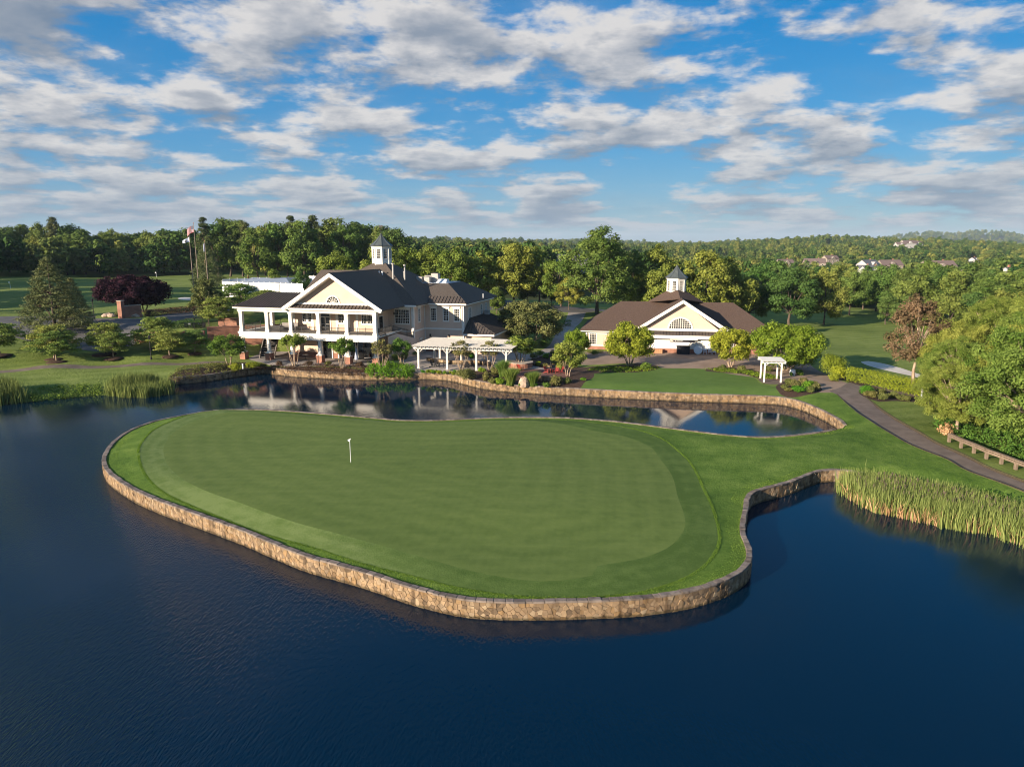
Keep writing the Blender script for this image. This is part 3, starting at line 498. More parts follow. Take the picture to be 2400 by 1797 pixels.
def build_ground():
    # 1. the whole sheet: pond edge + region loops as constraints, grid points denser near the camera
    loops = [POND]+[r[1] for r in REG]
    X0, X1, Y0, Y1 = -1e4, 1e4, -700, 1.3e4
    pts = []; edges = []
    def add_loop(p):
        n = len(pts)
        for q in p: pts.append(Vector((float(q[0]), float(q[1]))))
        for i in range(len(p)): edges.append((n+i, n+(i+1) % len(p)))
    for p in loops: add_loop(p)
    add_loop(np.array([(X0, Y0), (X1, Y0), (X1, Y1), (X0, Y1)]))
    g = []
    def grid(x0, x1, y0, y1, st, hole=None):
        xs, ys = np.meshgrid(np.arange(x0+st/2, x1, st), np.arange(y0+st/2, y1, st)); xs = xs.ravel(); ys = ys.ravel()
        xs = xs+np.sin(ys*12.9+xs*3.1)*st*.2; ys = ys+np.sin(xs*7.7)*st*.2
        if hole: m = ~((xs > hole[0]) & (xs < hole[1]) & (ys > hole[2]) & (ys < hole[3])); xs, ys = xs[m], ys[m]
        g.append(np.stack([xs, ys], 1))
    grid(-110, 90, 25, 150, 2.0)
    grid(-330, 230, -60, 460, 8.0, (-110, 90, 25, 150))
    grid(-1400, 1700, -400, 2400, 60.0, (-330, 230, -60, 460))
    grid(-8000, 9000, 2400, 10000, 260.0)
    grid(-9000, -1400, 0, 2400, 400.0); grid(1700, 9000, 0, 2400, 400.0)
    gp = np.vstack(g); m = ~inside(gp[:, 0], gp[:, 1], POND)
    d, _ = seg_dist(gp[m][:, 0], gp[m][:, 1], POND); gp = gp[m][d > .7]
    for q in gp: pts.append(Vector((float(q[0]), float(q[1]))))
    vs, es, fs, *_ = delaunay_2d_cdt(pts, edges, [], 0, 1e-4)
    V = np.array([(v.x, v.y) for v in vs]); Fa = np.array([f for f in fs if len(f) == 3], dtype=np.int32)
    c = V[Fa].mean(1); keep = ~inside(c[:, 0], c[:, 1], POND); Fa = Fa[keep]; c = c[keep]
    a = V[Fa]; area = (a[:, 1, 0]-a[:, 0, 0])*(a[:, 2, 1]-a[:, 0, 1])-(a[:, 2, 0]-a[:, 0, 0])*(a[:, 1, 1]-a[:, 0, 1])
    Fa[area < 0] = Fa[area < 0][:, ::-1]
    Z = height(V[:, 0], V[:, 1])
    far = (np.hypot(c[:, 0], c[:, 1]) > 430) | ((c[:, 0] > 120) & (c[:, 1] > 60)) | ((c[:, 0] > -25) & (c[:, 1] > 215) & (c[:, 0] < 60))
    reg = np.where(far, -2, -1)
    for k, (n, p, mt) in enumerate(REG):
        bb = (c[:, 0] > p[:, 0].min()) & (c[:, 0] < p[:, 0].max()) & (c[:, 1] > p[:, 1].min()) & (c[:, 1] < p[:, 1].max())
        i = np.where(bb)[0]; j = inside(c[i, 0], c[i, 1], p); reg[i[j]] = k
    for k in [-2, -1]+list(range(len(REG))):
        f = Fa[reg == k]
        if not len(f): continue
        u, inv = np.unique(f, return_inverse=True)
        name, mt = ('terrain', 'terrain') if k == -2 else ('lawn', 'lawn') if k == -1 else (REG[k][0], REG[k][2])
        zz = Z[u]-(.2*np.clip((88-V[u][:, 1])/4, 0, 1) if name == 'cart_path' else 0)       # the cart path lies a hand below the turf
        me = np_mesh(name, np.column_stack([V[u], zz]), inv.reshape(f.shape), smooth=True)
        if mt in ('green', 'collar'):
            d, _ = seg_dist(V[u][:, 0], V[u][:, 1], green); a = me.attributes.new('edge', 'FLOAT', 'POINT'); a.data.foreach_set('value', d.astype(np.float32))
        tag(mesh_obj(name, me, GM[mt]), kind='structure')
build_ground()

# ------------------------------------------------------------------ water
def water_mat():
    m = bpy.data.materials.new('pond water'); m.use_nodes = True; nt = m.node_tree; L = nt.links.new
    b = nt.nodes['Principled BSDF']; b.inputs['Base Color'].default_value = (.0005, .0115, .0285, 1); b.inputs['Roughness'].default_value = .03
    b.inputs['IOR'].default_value = 1.33; b.inputs['Specular IOR Level'].default_value = .5
    tc = nt.nodes.new('ShaderNodeTexCoord')
    mp = nt.nodes.new('ShaderNodeMapping'); mp.inputs['Rotation'].default_value = (0, 0, R(-62)); mp.inputs['Scale'].default_value = (3.4, 1.0, 1); L(tc.outputs['Object'], mp.inputs[0])
    n = nt.nodes.new('ShaderNodeTexNoise'); n.inputs['Scale'].default_value = 2.6; n.inputs['Detail'].default_value = 3.0; n.inputs['Roughness'].default_value = .5; n.inputs['Distortion'].default_value = .5; L(mp.outputs[0], n.inputs['Vector'])
    # breeze: ruffled in the open pond to the left, calm in the cove and the right bay
    sx = nt.nodes.new('ShaderNodeSeparateXYZ'); L(tc.outputs['Object'], sx.inputs[0])
    mr = nt.nodes.new('ShaderNodeMapRange'); mr.interpolation_type = 'SMOOTHSTEP'; L(sx.outputs[0], mr.inputs[0]); mr.inputs[1].default_value = 16; mr.inputs[2].default_value = -30; mr.inputs[3].default_value = .12; mr.inputs[4].default_value = 1
    my = nt.nodes.new('ShaderNodeMapRange'); my.interpolation_type = 'SMOOTHSTEP'; L(sx.outputs[1], my.inputs[0]); my.inputs[1].default_value = 92; my.inputs[2].default_value = 60; my.inputs[3].default_value = .035; my.inputs[4].default_value = 1
    n2 = nt.nodes.new('ShaderNodeTexNoise'); n2.inputs['Scale'].default_value = .035; n2.inputs['Detail'].default_value = 3; L(tc.outputs['Object'], n2.inputs['Vector'])
    mr2 = nt.nodes.new('ShaderNodeMapRange'); L(n2.outputs['Fac'], mr2.inputs[0]); mr2.inputs[1].default_value = .35; mr2.inputs[2].default_value = .65; mr2.inputs[3].default_value = .45; mr2.inputs[4].default_value = 1
    def mul(a, c):
        q = nt.nodes.new('ShaderNodeMath'); q.operation = 'MULTIPLY'
        for i, x in enumerate((a, c)):
            if isinstance(x, float): q.inputs[i].default_value = x
            else: L(x, q.inputs[i])
        return q.outputs[0]
    s = mul(mul(mul(mr.outputs[0], my.outputs[0]), mr2.outputs[0]), .85)
    ad = nt.nodes.new('ShaderNodeMath'); ad.operation = 'ADD'; L(s, ad.inputs[0]); ad.inputs[1].default_value = .008
    bp = nt.nodes.new('ShaderNodeBump'); bp.inputs['Distance'].default_value = .16; L(ad.outputs[0], bp.inputs['Strength']); L(n.outputs['Fac'], bp.inputs['Height']); L(bp.outputs[0], b.inputs['Normal'])
    return m
tag(MB().add([(-420, -220, 0), (46, -220, 0), (90, -60, 0), (76, 40, 0), (46, 62, 0), (40, 120, 0), (-420, 125, 0)], [(0, 1, 2, 3, 4, 5, 6)]).obj('water', water_mat()), kind='structure')
# ------------------------------------------------------------------ stone retaining walls
def arclen(line): return np.concatenate([[0], np.cumsum(np.linalg.norm(np.diff(line, axis=0), axis=1))])

class Rail:
    """a line on plan with its outward (water side) normal"""
    def __init__(s, line, side):
        s.p = line; s.L = arclen(line); t = np.gradient(line, axis=0); t /= np.linalg.norm(t, axis=1)[:, None]+1e-9
        for _ in range(2): t[1:-1] = (t[:-2]+t[1:-1]*2+t[2:])/4
        t /= np.linalg.norm(t, axis=1)[:, None]; s.n = np.stack([t[:, 1], -t[:, 0]], 1)*side
    def at(s, u, o):
        u = np.clip(u, 0, s.L[-1])
        x = np.interp(u, s.L, s.p[:, 0]); y = np.interp(u, s.L, s.p[:, 1]); nx = np.interp(u, s.L, s.n[:, 0]); ny = np.interp(u, s.L, s.n[:, 1])
        return x+nx*o, y+ny*o

def clip(poly, px, py, nx, ny):
    out = []; k = len(poly)
    for i in range(k):
        a, b = poly[i], poly[(i+1) % k]; da = (a[0]-px)*nx+(a[1]-py)*ny; db = (b[0]-px)*nx+(b[1]-py)*ny
        if da <= 0: out.append(a)
        if da*db < 0: t = da/(da-db); out.append((a[0]+(b[0]-a[0])*t, a[1]+(b[1]-a[1])*t))
    return out

def stone_cells(length, h0, h1, sp, rg):
    """irregular polygons filling a strip (fieldstone); returns list of polygons in (s, z)"""
    rows = max(2, round((h1-h0)/(sp*.9))); rh = (h1-h0)/rows; sites = []
    for r in range(rows):
        s_ = rg.random()*sp
        while s_ < length:
            if rg.random() > .10: sites.append((s_+rg.uniform(-.12, .12), h0+rh*(r+.5)+rg.uniform(-.36, .36)*rh))
            s_ += sp*rg.uniform(.65, 1.45)
    sites.sort(); A = np.array(sites); out = []
    for i, (sx, sz) in enumerate(sites):
        poly = [(max(0, sx-1.2), h0), (min(length, sx+1.2), h0), (min(length, sx+1.2), h1), (max(0, sx-1.2), h1)]
        lo = np.searchsorted(A[:, 0], sx-1.5); hi = np.searchsorted(A[:, 0], sx+1.5)
        for j in range(lo, hi):
            if j == i: continue
            qx, qz = sites[j]; poly = clip(poly, (sx+qx)/2, (sz+qz)/2, qx-sx, qz-sz)
            if len(poly) < 3: break
        if len(poly) >= 3:
            cl = [poly[0]]
            for q in poly[1:]:
                if abs(q[0]-cl[-1][0])+abs(q[1]-cl[-1][1]) > .03: cl.append(q)
            if len(cl) >= 3: out.append(((sx, sz), cl))
    return out

def stone_geo(rail, cen, poly, rg, base_o):
    cx = sum(p[0] for p in poly)/len(poly); cz = sum(p[1] for p in poly)/len(poly); o = base_o+rg.uniform(.015, .06)
    vs = []; k = len(poly)
    for ins, oo in ((.992, base_o-.05), (.972, o-.018), (.90, o)):
        for (a, z) in poly:
            a2, z2 = cx+(a-cx)*ins, cz+(z-cz)*ins
            g = .012 if ins > .9 else .014
            x, y = rail.at(a2, oo+(rg.uniform(-g, g) if ins < .9 else 0)); vs.append((float(x), float(y), z2))
    f = [tuple(range(2*k, 3*k))]
    for r in (0, 1):
        for i in range(k):
            j = (i+1) % k; f.append((r*k+i, r*k+j, (r+1)*k+j, (r+1)*k+i))
    return vs, f

def poly_mesh(name, vs, fs, tints):
    me = bpy.data.meshes.new(name); me.from_pydata(vs, [], fs); me.update()
    a = me.attributes.new('tint', 'FLOAT', 'FACE'); a.data.foreach_set('value', np.array(tints, dtype=np.float32)); return me

def stone_wall(name, label, cat, line, side, h, sp, n_single, seed, z0=-.25, cope=True, group=None):
    rg = random.Random(seed); rail = Rail(line, side); length = rail.L[-1]
    root = thing(name, label, cat, (float(line[len(line)//2][0]), float(line[len(line)//2][1]), 0), 0, group); base = Vector(root.location); root['kind'] = 'thing'
    def loc(vs): return [(x-base.x, y-base.y, z) for x, y, z in vs]
    # core
    us = np.arange(0, length, .6); us = np.append(us, length); vs = []; fs = []
    for u in us:
        for o, z in ((-.16, z0), (.16, z0), (.16, h-.02), (-.16, h-.02)):
            x, y = rail.at(u, o); vs.append((float(x), float(y), z))
    for i in range(len(us)-1):
        for k in range(4): fs.append((i*4+k, i*4+(k+1) % 4, i*4+4+(k+1) % 4, i*4+4+k))
    fs += [(0, 1, 2, 3), tuple(len(vs)-4+k for k in (3, 2, 1, 0))]
    m = MB(); m.add(loc(vs), fs).obj('mortar_core', M_['mortar'], root)
    items = []
    for cen, poly in stone_cells(length, z0+.1, h-(.07 if cope else 0), sp, rg):
        vs, fs = stone_geo(rail, cen, poly, rg, .16); x, y = rail.at(cen[0], .16)
        a = abs(sum(poly[i][0]*poly[(i+1) % len(poly)][1]-poly[(i+1) % len(poly)][0]*poly[i][1] for i in range(len(poly)))/2)
        nx, ny = rail.at(cen[0], 1.16); vis = (nx-x)*(0-x)+(ny-y)*(0-y)
        items.append(((a if vis > 0 else a*.01)/(x*x+y*y+400), loc(vs), fs, rg.random()))
    items.sort(key=lambda t: -t[0])
    for _, vs, fs, t in items[:n_single]:
        mesh_obj('stone', poly_mesh('stone', vs, fs, [t]*len(fs)), M_['stone'], root)
    V, Fs, T = [], [], []
    for _, vs, fs, t in items[n_single:]:
        n = len(V); V += vs; Fs += [tuple(i+n for i in q) for q in fs]; T += [t]*len(fs)
    if V: tag(mesh_obj('small_stones', poly_mesh('small_stones', V, Fs, T), M_['stone'], root), kind='stuff')
    if cope:
        cs = []; u = 0
        while u < length-.05:
            w = min(rg.uniform(.35, .8), length-u); q = []
            o0, o1, zt = -.17+rg.uniform(-.03, .03), .225+rg.uniform(-.03, .03), h+.04+rg.uniform(-.012, .02)
            for z, ins in ((h-.065, .012), (zt-.012, .012), (zt, .035)):
                for uu, o in ((u+ins, o0+ins), (u+w-ins, o0+ins), (u+w-ins, o1-ins), (u+ins, o1-ins)):
                    x, y = rail.at(uu, o); q.append((float(x), float(y), z))
            f = [(0, 3, 2, 1), (8, 9, 10, 11)]+[(r*4+k, r*4+(k+1) % 4, r*4+4+(k+1) % 4, r*4+4+k) for r in (0, 1) for k in range(4)]
            x, y = rail.at(u, 0); cs.append((x*x+y*y, loc(q), f, rg.random())); u += w
        cs.sort(key=lambda t: t[0])
        for _, vs, fs, t in cs[:min(n_single, 280)]: mesh_obj('coping_stone', poly_mesh('coping_stone', vs, fs, [t]*len(fs)), M_['coping'], root)
        V, Fs, T = [], [], []
        for _, vs, fs, t in cs[min(n_single, 280):]:
            n = len(V); V += vs; Fs += [tuple(i+n for i in q) for q in fs]; T += [t]*len(fs)
        if V: tag(mesh_obj('coping_stones_beyond', poly_mesh('coping_stones_beyond', V, Fs, T), M_['coping'], root), kind='stuff')
    return root

isl_wall_line = isl_line[3:]
stone_wall('retaining_wall', 'long curving fieldstone wall around the putting green peninsula', 'stone wall', isl_wall_line, 1, 1.08, .27, 300, 3)
far_wall_line = far_line
stone_wall('retaining_wall', 'fieldstone bank wall below the clubhouse gardens and event lawn', 'stone wall', far_wall_line, 1, 1.08, .33, 290, 5)
# ------------------------------------------------------------------ building kit
def window(parent, w, h, nx, nz, loc, rz=0.0, casing=.13, head=0.0, frame_m='white', depth=.10, dbl=False):
    """window facing local -y, origin at the middle of its foot; frame with glazing bars > glass pane"""
    m = MB(); c = casing; d = depth
    m.box(-w/2-c, -d*.6, -c, -w/2, .06, h+c); m.box(w/2, -d*.6, -c, w/2+c, .06, h+c)
    m.box(-w/2, -d*.6, h, w/2, .06, h+c); m.box(-w/2-c-.04, -d, -c-.09, w/2+c+.04, .06, -c)
    m.box(-w/2, -d*.6+.01, -c, w/2, .06, 0)
    if head: m.box(-w/2-c-.1, -d*1.3, h+c, w/2+c+.1, .06, h+c+head*.55); m.box(-w/2-c-.18, -d*1.7, h+c+head*.55, w/2+c+.18, .06, h+c+head)
    b = .035
    for i in range(1, nx): x = -w/2+w*i/nx; k = b*2.2 if (dbl and i == nx//2) else b; m.box(x-k/2, -.045, 0, x+k/2, -.005, h)
    for j in range(1, nz): z = h*j/nz; k = b*1.5 if j == nz//2 else b; m.box(-w/2, -.040, z-k/2, w/2, -.008, z+k/2)
    o = m.obj('window', M_[frame_m], parent, loc, rz)
    MB().box(-w/2, 0, 0, w/2, .03, h).obj('glass_pane', M_['glass'], o)
    return o

def fan_window(parent, r, rh, loc, style, rz=0.0, casing=.2):
    """half-round window; style 'spokes' or 'grid'"""
    n = 20; m = MB()
    def arc(a, b, t): return (a*math.cos(t), b*math.sin(t))
    for i in range(n):
        t0, t1 = math.pi*i/n, math.pi*(i+1)/n
        p0, p1 = arc(r, rh, t0), arc(r, rh, t1); q0, q1 = arc(r+casing, rh+casing, t0), arc(r+casing, rh+casing, t1)
        vs = [(p[0], y, p[1]) for y in (-.1, .05) for p in (p0, p1, q1, q0)]
        m.add(vs, [(0, 1, 2, 3), (7, 6, 5, 4), (0, 4, 5, 1), (2, 6, 7, 3), (1, 5, 6, 2), (3, 7, 4, 0)])
    m.box(-r-casing-.05, -.12, -.14, r+casing+.05, .05, -.003)
    if style == 'spokes':
        for k in range(1, 6):
            t = math.pi*k/6; m.bar((.0, -.03, .0), (r*math.cos(t), -.03, rh*math.sin(t)), .05, .03, up=(0, 1, 0))
        for i in range(10):
            t0, t1 = math.pi*i/10, math.pi*(i+1)/10
            for f in (.42, .72): m.bar((r*f*math.cos(t0), -.03, rh*f*math.sin(t0)), (r*f*math.cos(t1), -.03, rh*f*math.sin(t1)), .05, .03, up=(0, 1, 0))
    else:
        for k in range(-4, 5):
            x = r*k/5; z = rh*math.sqrt(1-(x/r)**2); m.box(x-.035, -.045, 0, x+.035, -.01, z)
        for j in range(1, 5):
            z = rh*j/5; x = r*math.sqrt(1-(z/rh)**2); m.box(-x, -.042, z-.035, x, -.012, z+.035)
    o = m.obj('window', M_['white'], parent, loc, rz)
    g = MB(); pts = [arc(r, rh, math.pi*i/24) for i in range(25)]
    k = len(pts); g.add([(x, .0, z) for x, z in pts]+[(x, .03, z) for x, z in pts], [tuple(range(k)), tuple(range(2*k-1, k-1, -1))])
    g.obj('glass_pane', M_['glass'], o)
    return o

def roof_plane(m, pts, t=.16): m.slab(pts, t)

def seams(m, a, b, c, d, step=.5, h=.15, w=.07):
    """standing seams on the quad a-b (eave) to d-c (ridge): ribs run from eave to ridge, clipped by the hip sides.
    a,b eave ends; d,c ridge ends above them; direction of the ribs is the fall line"""
    a, b, c, d = map(Vector, (a, b, c, d)); e = (b-a).normalized(); n = (b-a).cross(d-a).normalized()
    if n.z < 0: n = -n
    up = n.cross(e).normalized()
    if up.z < 0: up = -up
    L_ = (b-a).length; H_ = (d-a).dot(up); d0 = (d-a).dot(e); c0 = (c-a).dot(e); x = step*.5
    while x < L_:
        top = H_
        if x < d0: top = H_*x/max(d0, 1e-6)
        if x > c0: top = min(top, H_*(L_-x)/max(L_-c0, 1e-6))
        bot = 0.0
        if top > .15: m.bar(a+e*x+n*.02+up*bot, a+e*x+n*.02+up*top, w, h, up=n)
        x += step

def cupola(parent, c, r, z0, zt, roof_h, fin, rot, m_roof, vane=True):
    """eight-sided lantern with windows, flared roof and finial"""
    b = MB().lathe((c[0], c[1], 0), [(r, z0), (r, zt)], 8, rot).lathe((c[0], c[1], 0), [(r*1.0+.02, zt-.45), (r*1.06, zt-.4), (r*1.06, zt-.3), (r*1.16, zt-.06), (r*1.16, zt)], 8, rot)
    zs = z0+(zt-z0)*.40; b.lathe((c[0], c[1], 0), [(r*1.04, zs-.06), (r*1.04, zs+.04)], 8, rot)
    for k in range(8):
        t = rot+2*math.pi*k/8; b.cbox(c[0]+r*math.cos(t), c[1]+r*math.sin(t), (z0+zt)/2, .14, .14, zt-z0-.02)
    o = b.obj('cupola', M_['white'], parent)
    ap = r*math.cos(math.pi/8); ww = r*.36; wh = (zt-.55)-(zs+.12)
    for k in range(8):
        t = rot+2*math.pi*(k+.5)/8; m = MB(); nx = 3
        m.box(-ww/2-.06, -.05, -.06, -ww/2, .04, wh+.06); m.box(ww/2, -.05, -.06, ww/2+.06, .04, wh+.06); m.box(-ww/2, -.05, wh, ww/2, .04, wh+.06); m.box(-ww/2, -.05, -.06, ww/2, .04, 0)
        for i in range(1, 3): x = -ww/2+ww*i/3; m.box(x-.018, -.04, 0, x+.018, .02, wh)
        for j in range(1, 4): z = wh*j/4; m.box(-ww/2, -.038, z-.018, ww/2, .018, z+.018)
        m.obj('lantern_window', M_['white'], o, (c[0]+(ap+.01)*math.cos(t), c[1]+(ap+.01)*math.sin(t), zs+.12), t+math.pi/2)
        MB().box(-ww/2, -.02, zs+.12, ww/2, .008, zs+.12+wh).obj('lantern_glass', M_['glass'], o, (c[0]+(ap+.005)*math.cos(t), c[1]+(ap+.005)*math.sin(t), 0), t+math.pi/2)
    pr = []
    for i in range(9):
        f = i/8; rr = r*1.24*(1-f)**1.35*(1-.10*math.sin(f*math.pi))+.05; pr.append((rr, zt+roof_h*(f**.92)))
    pr = [(r*1.24, zt-.05)]+pr
    mr = MB().lathe((c[0], c[1], 0), pr, 8, rot)
    for k in range(8):
        t = rot+2*math.pi*k/8
        mr.tube([(c[0]+rr*math.cos(t), c[1]+rr*math.sin(t), z+.02) for rr, z in pr[1:]], [.035]*(len(pr)-1), 5)
    mr.obj('cupola_roof', M_[m_roof], parent)
    if vane:
        f = MB().tube([(c[0], c[1], zt+roof_h-.1), (c[0], c[1], zt+roof_h+fin)], [.05, .02], 6)
        z = zt+roof_h
        f.lathe((c[0], c[1], z+fin*.25), [(.02, -.12), (.12, -.05), (.12, .05), (.02, .12)], 8)
        f.bar((c[0]-.35, c[1], z+fin*.62), (c[0]+.35, c[1], z+fin*.62), .04, .04); f.bar((c[0], c[1]-.35, z+fin*.55), (c[0], c[1]+.35, z+fin*.55), .04, .04)
        f.slab([(c[0]-.42, c[1], z+fin*.80), (c[0]+.05, c[1], z+fin*.70), (c[0]+.42, c[1], z+fin*.9), (c[0]+.15, c[1], z+fin*1.0), (c[0]-.05, c[1], z+fin*.88), (c[0]-.3, c[1], z+fin*1.02)], .04)
        f.obj('weather_vane', M_['iron'], parent)
    return o

def railing(parent, p, q, h=1.05, post=2.4, step=.13):
    """iron railing from p to q (local points at floor level): rails and bars in one piece, posts apart"""
    p, q = Vector(p), Vector(q); L_ = (q-p).length; d = (q-p)/L_; m = MB()
    m.bar(p+Vector((0, 0, h)), q+Vector((0, 0, h)), .05, .05); m.bar(p+Vector((0, 0, .12)), q+Vector((0, 0, .12)), .035, .035); m.bar(p+Vector((0, 0, h-.14)), q+Vector((0, 0, h-.14)), .03, .03)
    x = step
    while x < L_-.03: a = p+d*x; m.bar(a+Vector((0, 0, .12)), a+Vector((0, 0, h)), .022, .022); x += step
    o = tag(m.obj('railing', M_['iron'], parent), kind='stuff')
    n = max(1, round(L_/post))
    for i in range(n+1):
        a = p+d*(L_*i/n); MB().cbox(a.x, a.y, a.z+.6, .07, .07, 1.2).obj('railing_post', M_['iron'], parent)
    return o

# ------------------------------------------------------------------ clubhouse
CL_O = (-45.14, 118.48, 1.4); CL_Y = R(-15)
def CLW(u, v, z=0.0): return (CL_O[0]+math.cos(CL_Y)*u-math.sin(CL_Y)*v, CL_O[1]+math.sin(CL_Y)*u+math.cos(CL_Y)*v, CL_O[2]+z)

def clubhouse():
    B = thing('clubhouse', 'large cream two storey clubhouse with white columned porch, dark gabled roof and lantern cupola', 'clubhouse', CL_O, CL_Y)
    T = lambda m, n, mt, **k: m.obj(n, M_[mt], B, **k)
    D = 4.8; EV = 9.0; CU = [0, 4.9, 9.3, 14.35, 19.4, 24.3]         # deck floor, eaves above base; column positions
    # --- porch
    for i, u in enumerate(CU):
        MB().cbox(u, 0, .49, 1.02, 1.02, 1.38).cbox(u, 0, 1.22, 1.12, 1.12, .10).obj('brick_pier', M_['brick'], B)
        MB().cbox(u, 0, 1.34, .92, .92, .14).lathe((u, 0, 0), [(.40, 1.41), (.43, 1.47), (.40, 1.54), (.36, 1.58), (.355, 2.3), (.30, 3.42), (.30, 3.47), (.36, 3.52), (.36, 3.60), (.42, 3.66), (.42, 3.72)], 16).obj('round_column', M_['white'], B, smooth=False)
        MB().cbox(u, 0, (D+8.16)/2, .56, .56, 8.16-D-.02).cbox(u, 0, D+.2, .68, .68, .38).cbox(u, 0, 8.02, .68, .68, .24).obj('square_post', M_['white'], B)
    T(MB().box(-.42, -.42, 3.72, 24.72, .42, D-.03).box(-.52, -.52, D-.28, 24.82, .52, D-.0).box(-.47, -.47, 4.1, 24.77, .47, 4.16), 'deck_beam', 'white')
    T(MB().box(-.42, .53, 3.72, .4, 8.6, D-.03).box(-.52, .53, D-.28, .42, 8.6, D), 'deck_side_beam', 'white')
    T(MB().box(-.35, .525, D-.2, 24.7, 8.95, D-.01), 'deck_floor', 'grey_deck')
    T(MB().box(.45, .55, D-.42, 24.6, 8.9, D-.215), 'porch_ceiling_below', 'white')
    T(MB().box(-.40, -.40, 8.16, 24.70, .40, EV-.30).box(-.46, -.46, EV-.62, 24.76, .46, EV-.56), 'entablature', 'white')
    T(MB().box(-.40, .41, 8.16, .4, 8.6, EV-.30), 'side_entablature', 'white')
    T(MB().box(-.98, -.92, EV-.295, 25.5, .8, EV-.06).box(-.80, -.74, EV-.40, 25.2, .6, EV-.300), 'cornice', 'white')
    T(MB().box(-.96, .81, EV-.295, .7, 9.2, EV-.06), 'side_cornice', 'white')
    T(MB().box(.42, .5, EV-.5, 24.6, 9.0, EV-.34), 'porch_ceiling', 'white')
    for u in (0.0, 6.0): MB().cbox(u, 8.6, (D+8.4)/2, .7, .7, 8.4-D-.02).obj('rear_post', M_['white'], B); MB().cbox(u, 8.6, 1.86, .7, .7, 3.70).obj('rear_pier', M_['brick'], B)
    for i in range(5): railing(B, (CU[i]+.3, .1, D), (CU[i+1]-.3, .1, D), post=1.3 if i > 1 else 2.2)
    railing(B, (0, .35, D), (0, 5.2, D))
    # --- body walls (upper storey set back on the porch)
    VB = 4.5
    T(MB().box(7.0, VB, 1.0, 22.2, VB+.3, 3.72).box(7.0, VB, D+.001, 22.2, VB+.3, EV-.34), 'front_wall', 'cream')
    T(MB().box(6.98, VB-.04, .0, 22.24, VB+.31, 1.0), 'brick_base', 'brick')
    T(MB().box(6.8, VB+.301, 0, 7.1, 30, EV-.31).box(7.101, 29.7, 0, 34.2, 30, EV-.31).box(22.19, VB+.301, D, 22.49, 9.3, EV-.35).box(22.19, VB+.301, 0, 22.49, 9.3, 3.70), 'side_wall', 'cream')
    for u in (7.05, 10.6, 15.2, 18.9, 22.1):
        MB().box(u-.22, VB-.09, D+.002, u+.22, VB-.002, EV-.52).obj('corner_board', M_['white'], B)
    for u, n in ((9.2, 1), (9.9, 0), (15.9, 1), (17.0, 1), (20.2, 1)):
        if n: window(B, .85, 1.75, 3, 4, (u, VB-.012, D+1.35), head=.0)
    window(B, .85, 1.75, 3, 4, (10.0, VB-.012, D+1.35)); window(B, .85, 1.75, 3, 4, (21.2, VB-.012, D+1.35))
    for u, w in ((13.0, 1.75), (22.75, .0)):
        if w:
            o = MB().box(u-w/2-.15, VB-.10, D+.002, u-w/2, VB-.004, D+3.1).box(u+w/2, VB-.10, D+.002, u+w/2+.15, VB-.004, D+3.1).box(u-w/2, VB-.10, D+2.95, u+w/2, VB-.004, D+3.1).box(u-w/2, VB-.08, D+2.2, u+w/2, VB-.006, D+2.32).box(u-.07, VB-.08, D+.002, u+.07, VB-.006, D+2.2).obj('porch_door', M_['white'], B)
            for s in (-1, 1):
                MB().box(u+s*w/4-w/4+.1, VB-.05, D+.03, u+s*w/4+w/4-.1, VB-.012, D+2.18).obj('door_leaf', M_['glass'], o)
                MB().box(u+s*w/4-w/4+.10, VB-.09, D+1.0, u+s*w/4+w/4-.1, VB-.051, D+1.08).obj('push_bar', M_['grey'], o)
            MB().box(u-w/2+.0, VB-.05, D+2.33, u+w/2, VB-.012, D+2.94).obj('transom_glass', M_['glass'], o)
    # lower storey: white piers with dark glazed openings
    for u0, u1 in ((12.4, 14.0), (15.3, 18.4), (18.9, 21.9)):
        o = MB().box(u0-.16, VB-.14, .05, u0, VB-.045, 3.3).box(u1, VB-.14, .05, u1+.16, VB-.045, 3.3).box(u0, VB-.14, 3.1, u1, VB-.045, 3.3).obj('glazed_opening', M_['white'], B)
        n = max(2, round((u1-u0)/.9))
        for i in range(n): MB().box(u0+(u1-u0)*i/n+.04, VB-.10, .08, u0+(u1-u0)*(i+1)/n-.04, VB-.046, 3.08).obj('glass_door', M_['glass'], o)
    for u in (8.6, 11.5, 14.65, 18.65): MB().cbox(u, VB-.12, 2.7, .22, .2, .45).obj('wall_lantern', M_['iron'], B)
    # side door beyond the porch
    o = MB().box(22.50, 5.0, D, 22.56, 5.15, D+2.6).box(22.50, 6.6, D, 22.56, 6.75, D+2.6).box(22.50, 5.15, D+2.45, 22.56, 6.6, D+2.6).obj('side_door', M_['white'], B); MB().box(22.495, 5.15, D, 22.53, 6.6, D+2.45).obj('door_leaf', M_['glass'], o)
    T(MB().box(24.75, 3.0, D-.25, 25.0, 8.9, D-.02), 'deck_edge', 'white')
    railing(B, (24.6, .4, D), (24.6, 5.5, D)); railing(B, (24.6, 5.5, D), (26.4, 7.6, D-.9)); railing(B, (26.4, 7.6, D-.9), (27.0, 8.8, D-1.4))
    # sloping stucco ramp wall under that railing
    T(MB().add([(24.75, 3.6, 0), (24.75, 3.6, D-.6), (25.6, 5.4, D-.25), (27.6, 8.9, D-1.5), (27.6, 8.9, 0), (24.55, 3.8, 0), (24.55, 3.8, D-.6), (25.4, 5.6, D-.25), (27.4, 9.0, D-1.5), (27.4, 9.0, 0)],
                [(0, 1, 2, 3, 4), (9, 8, 7, 6, 5), (0, 5, 6, 1), (1, 6, 7, 2), (2, 7, 8, 3), (3, 8, 9, 4)]), 'ramp_wall', 'cream')
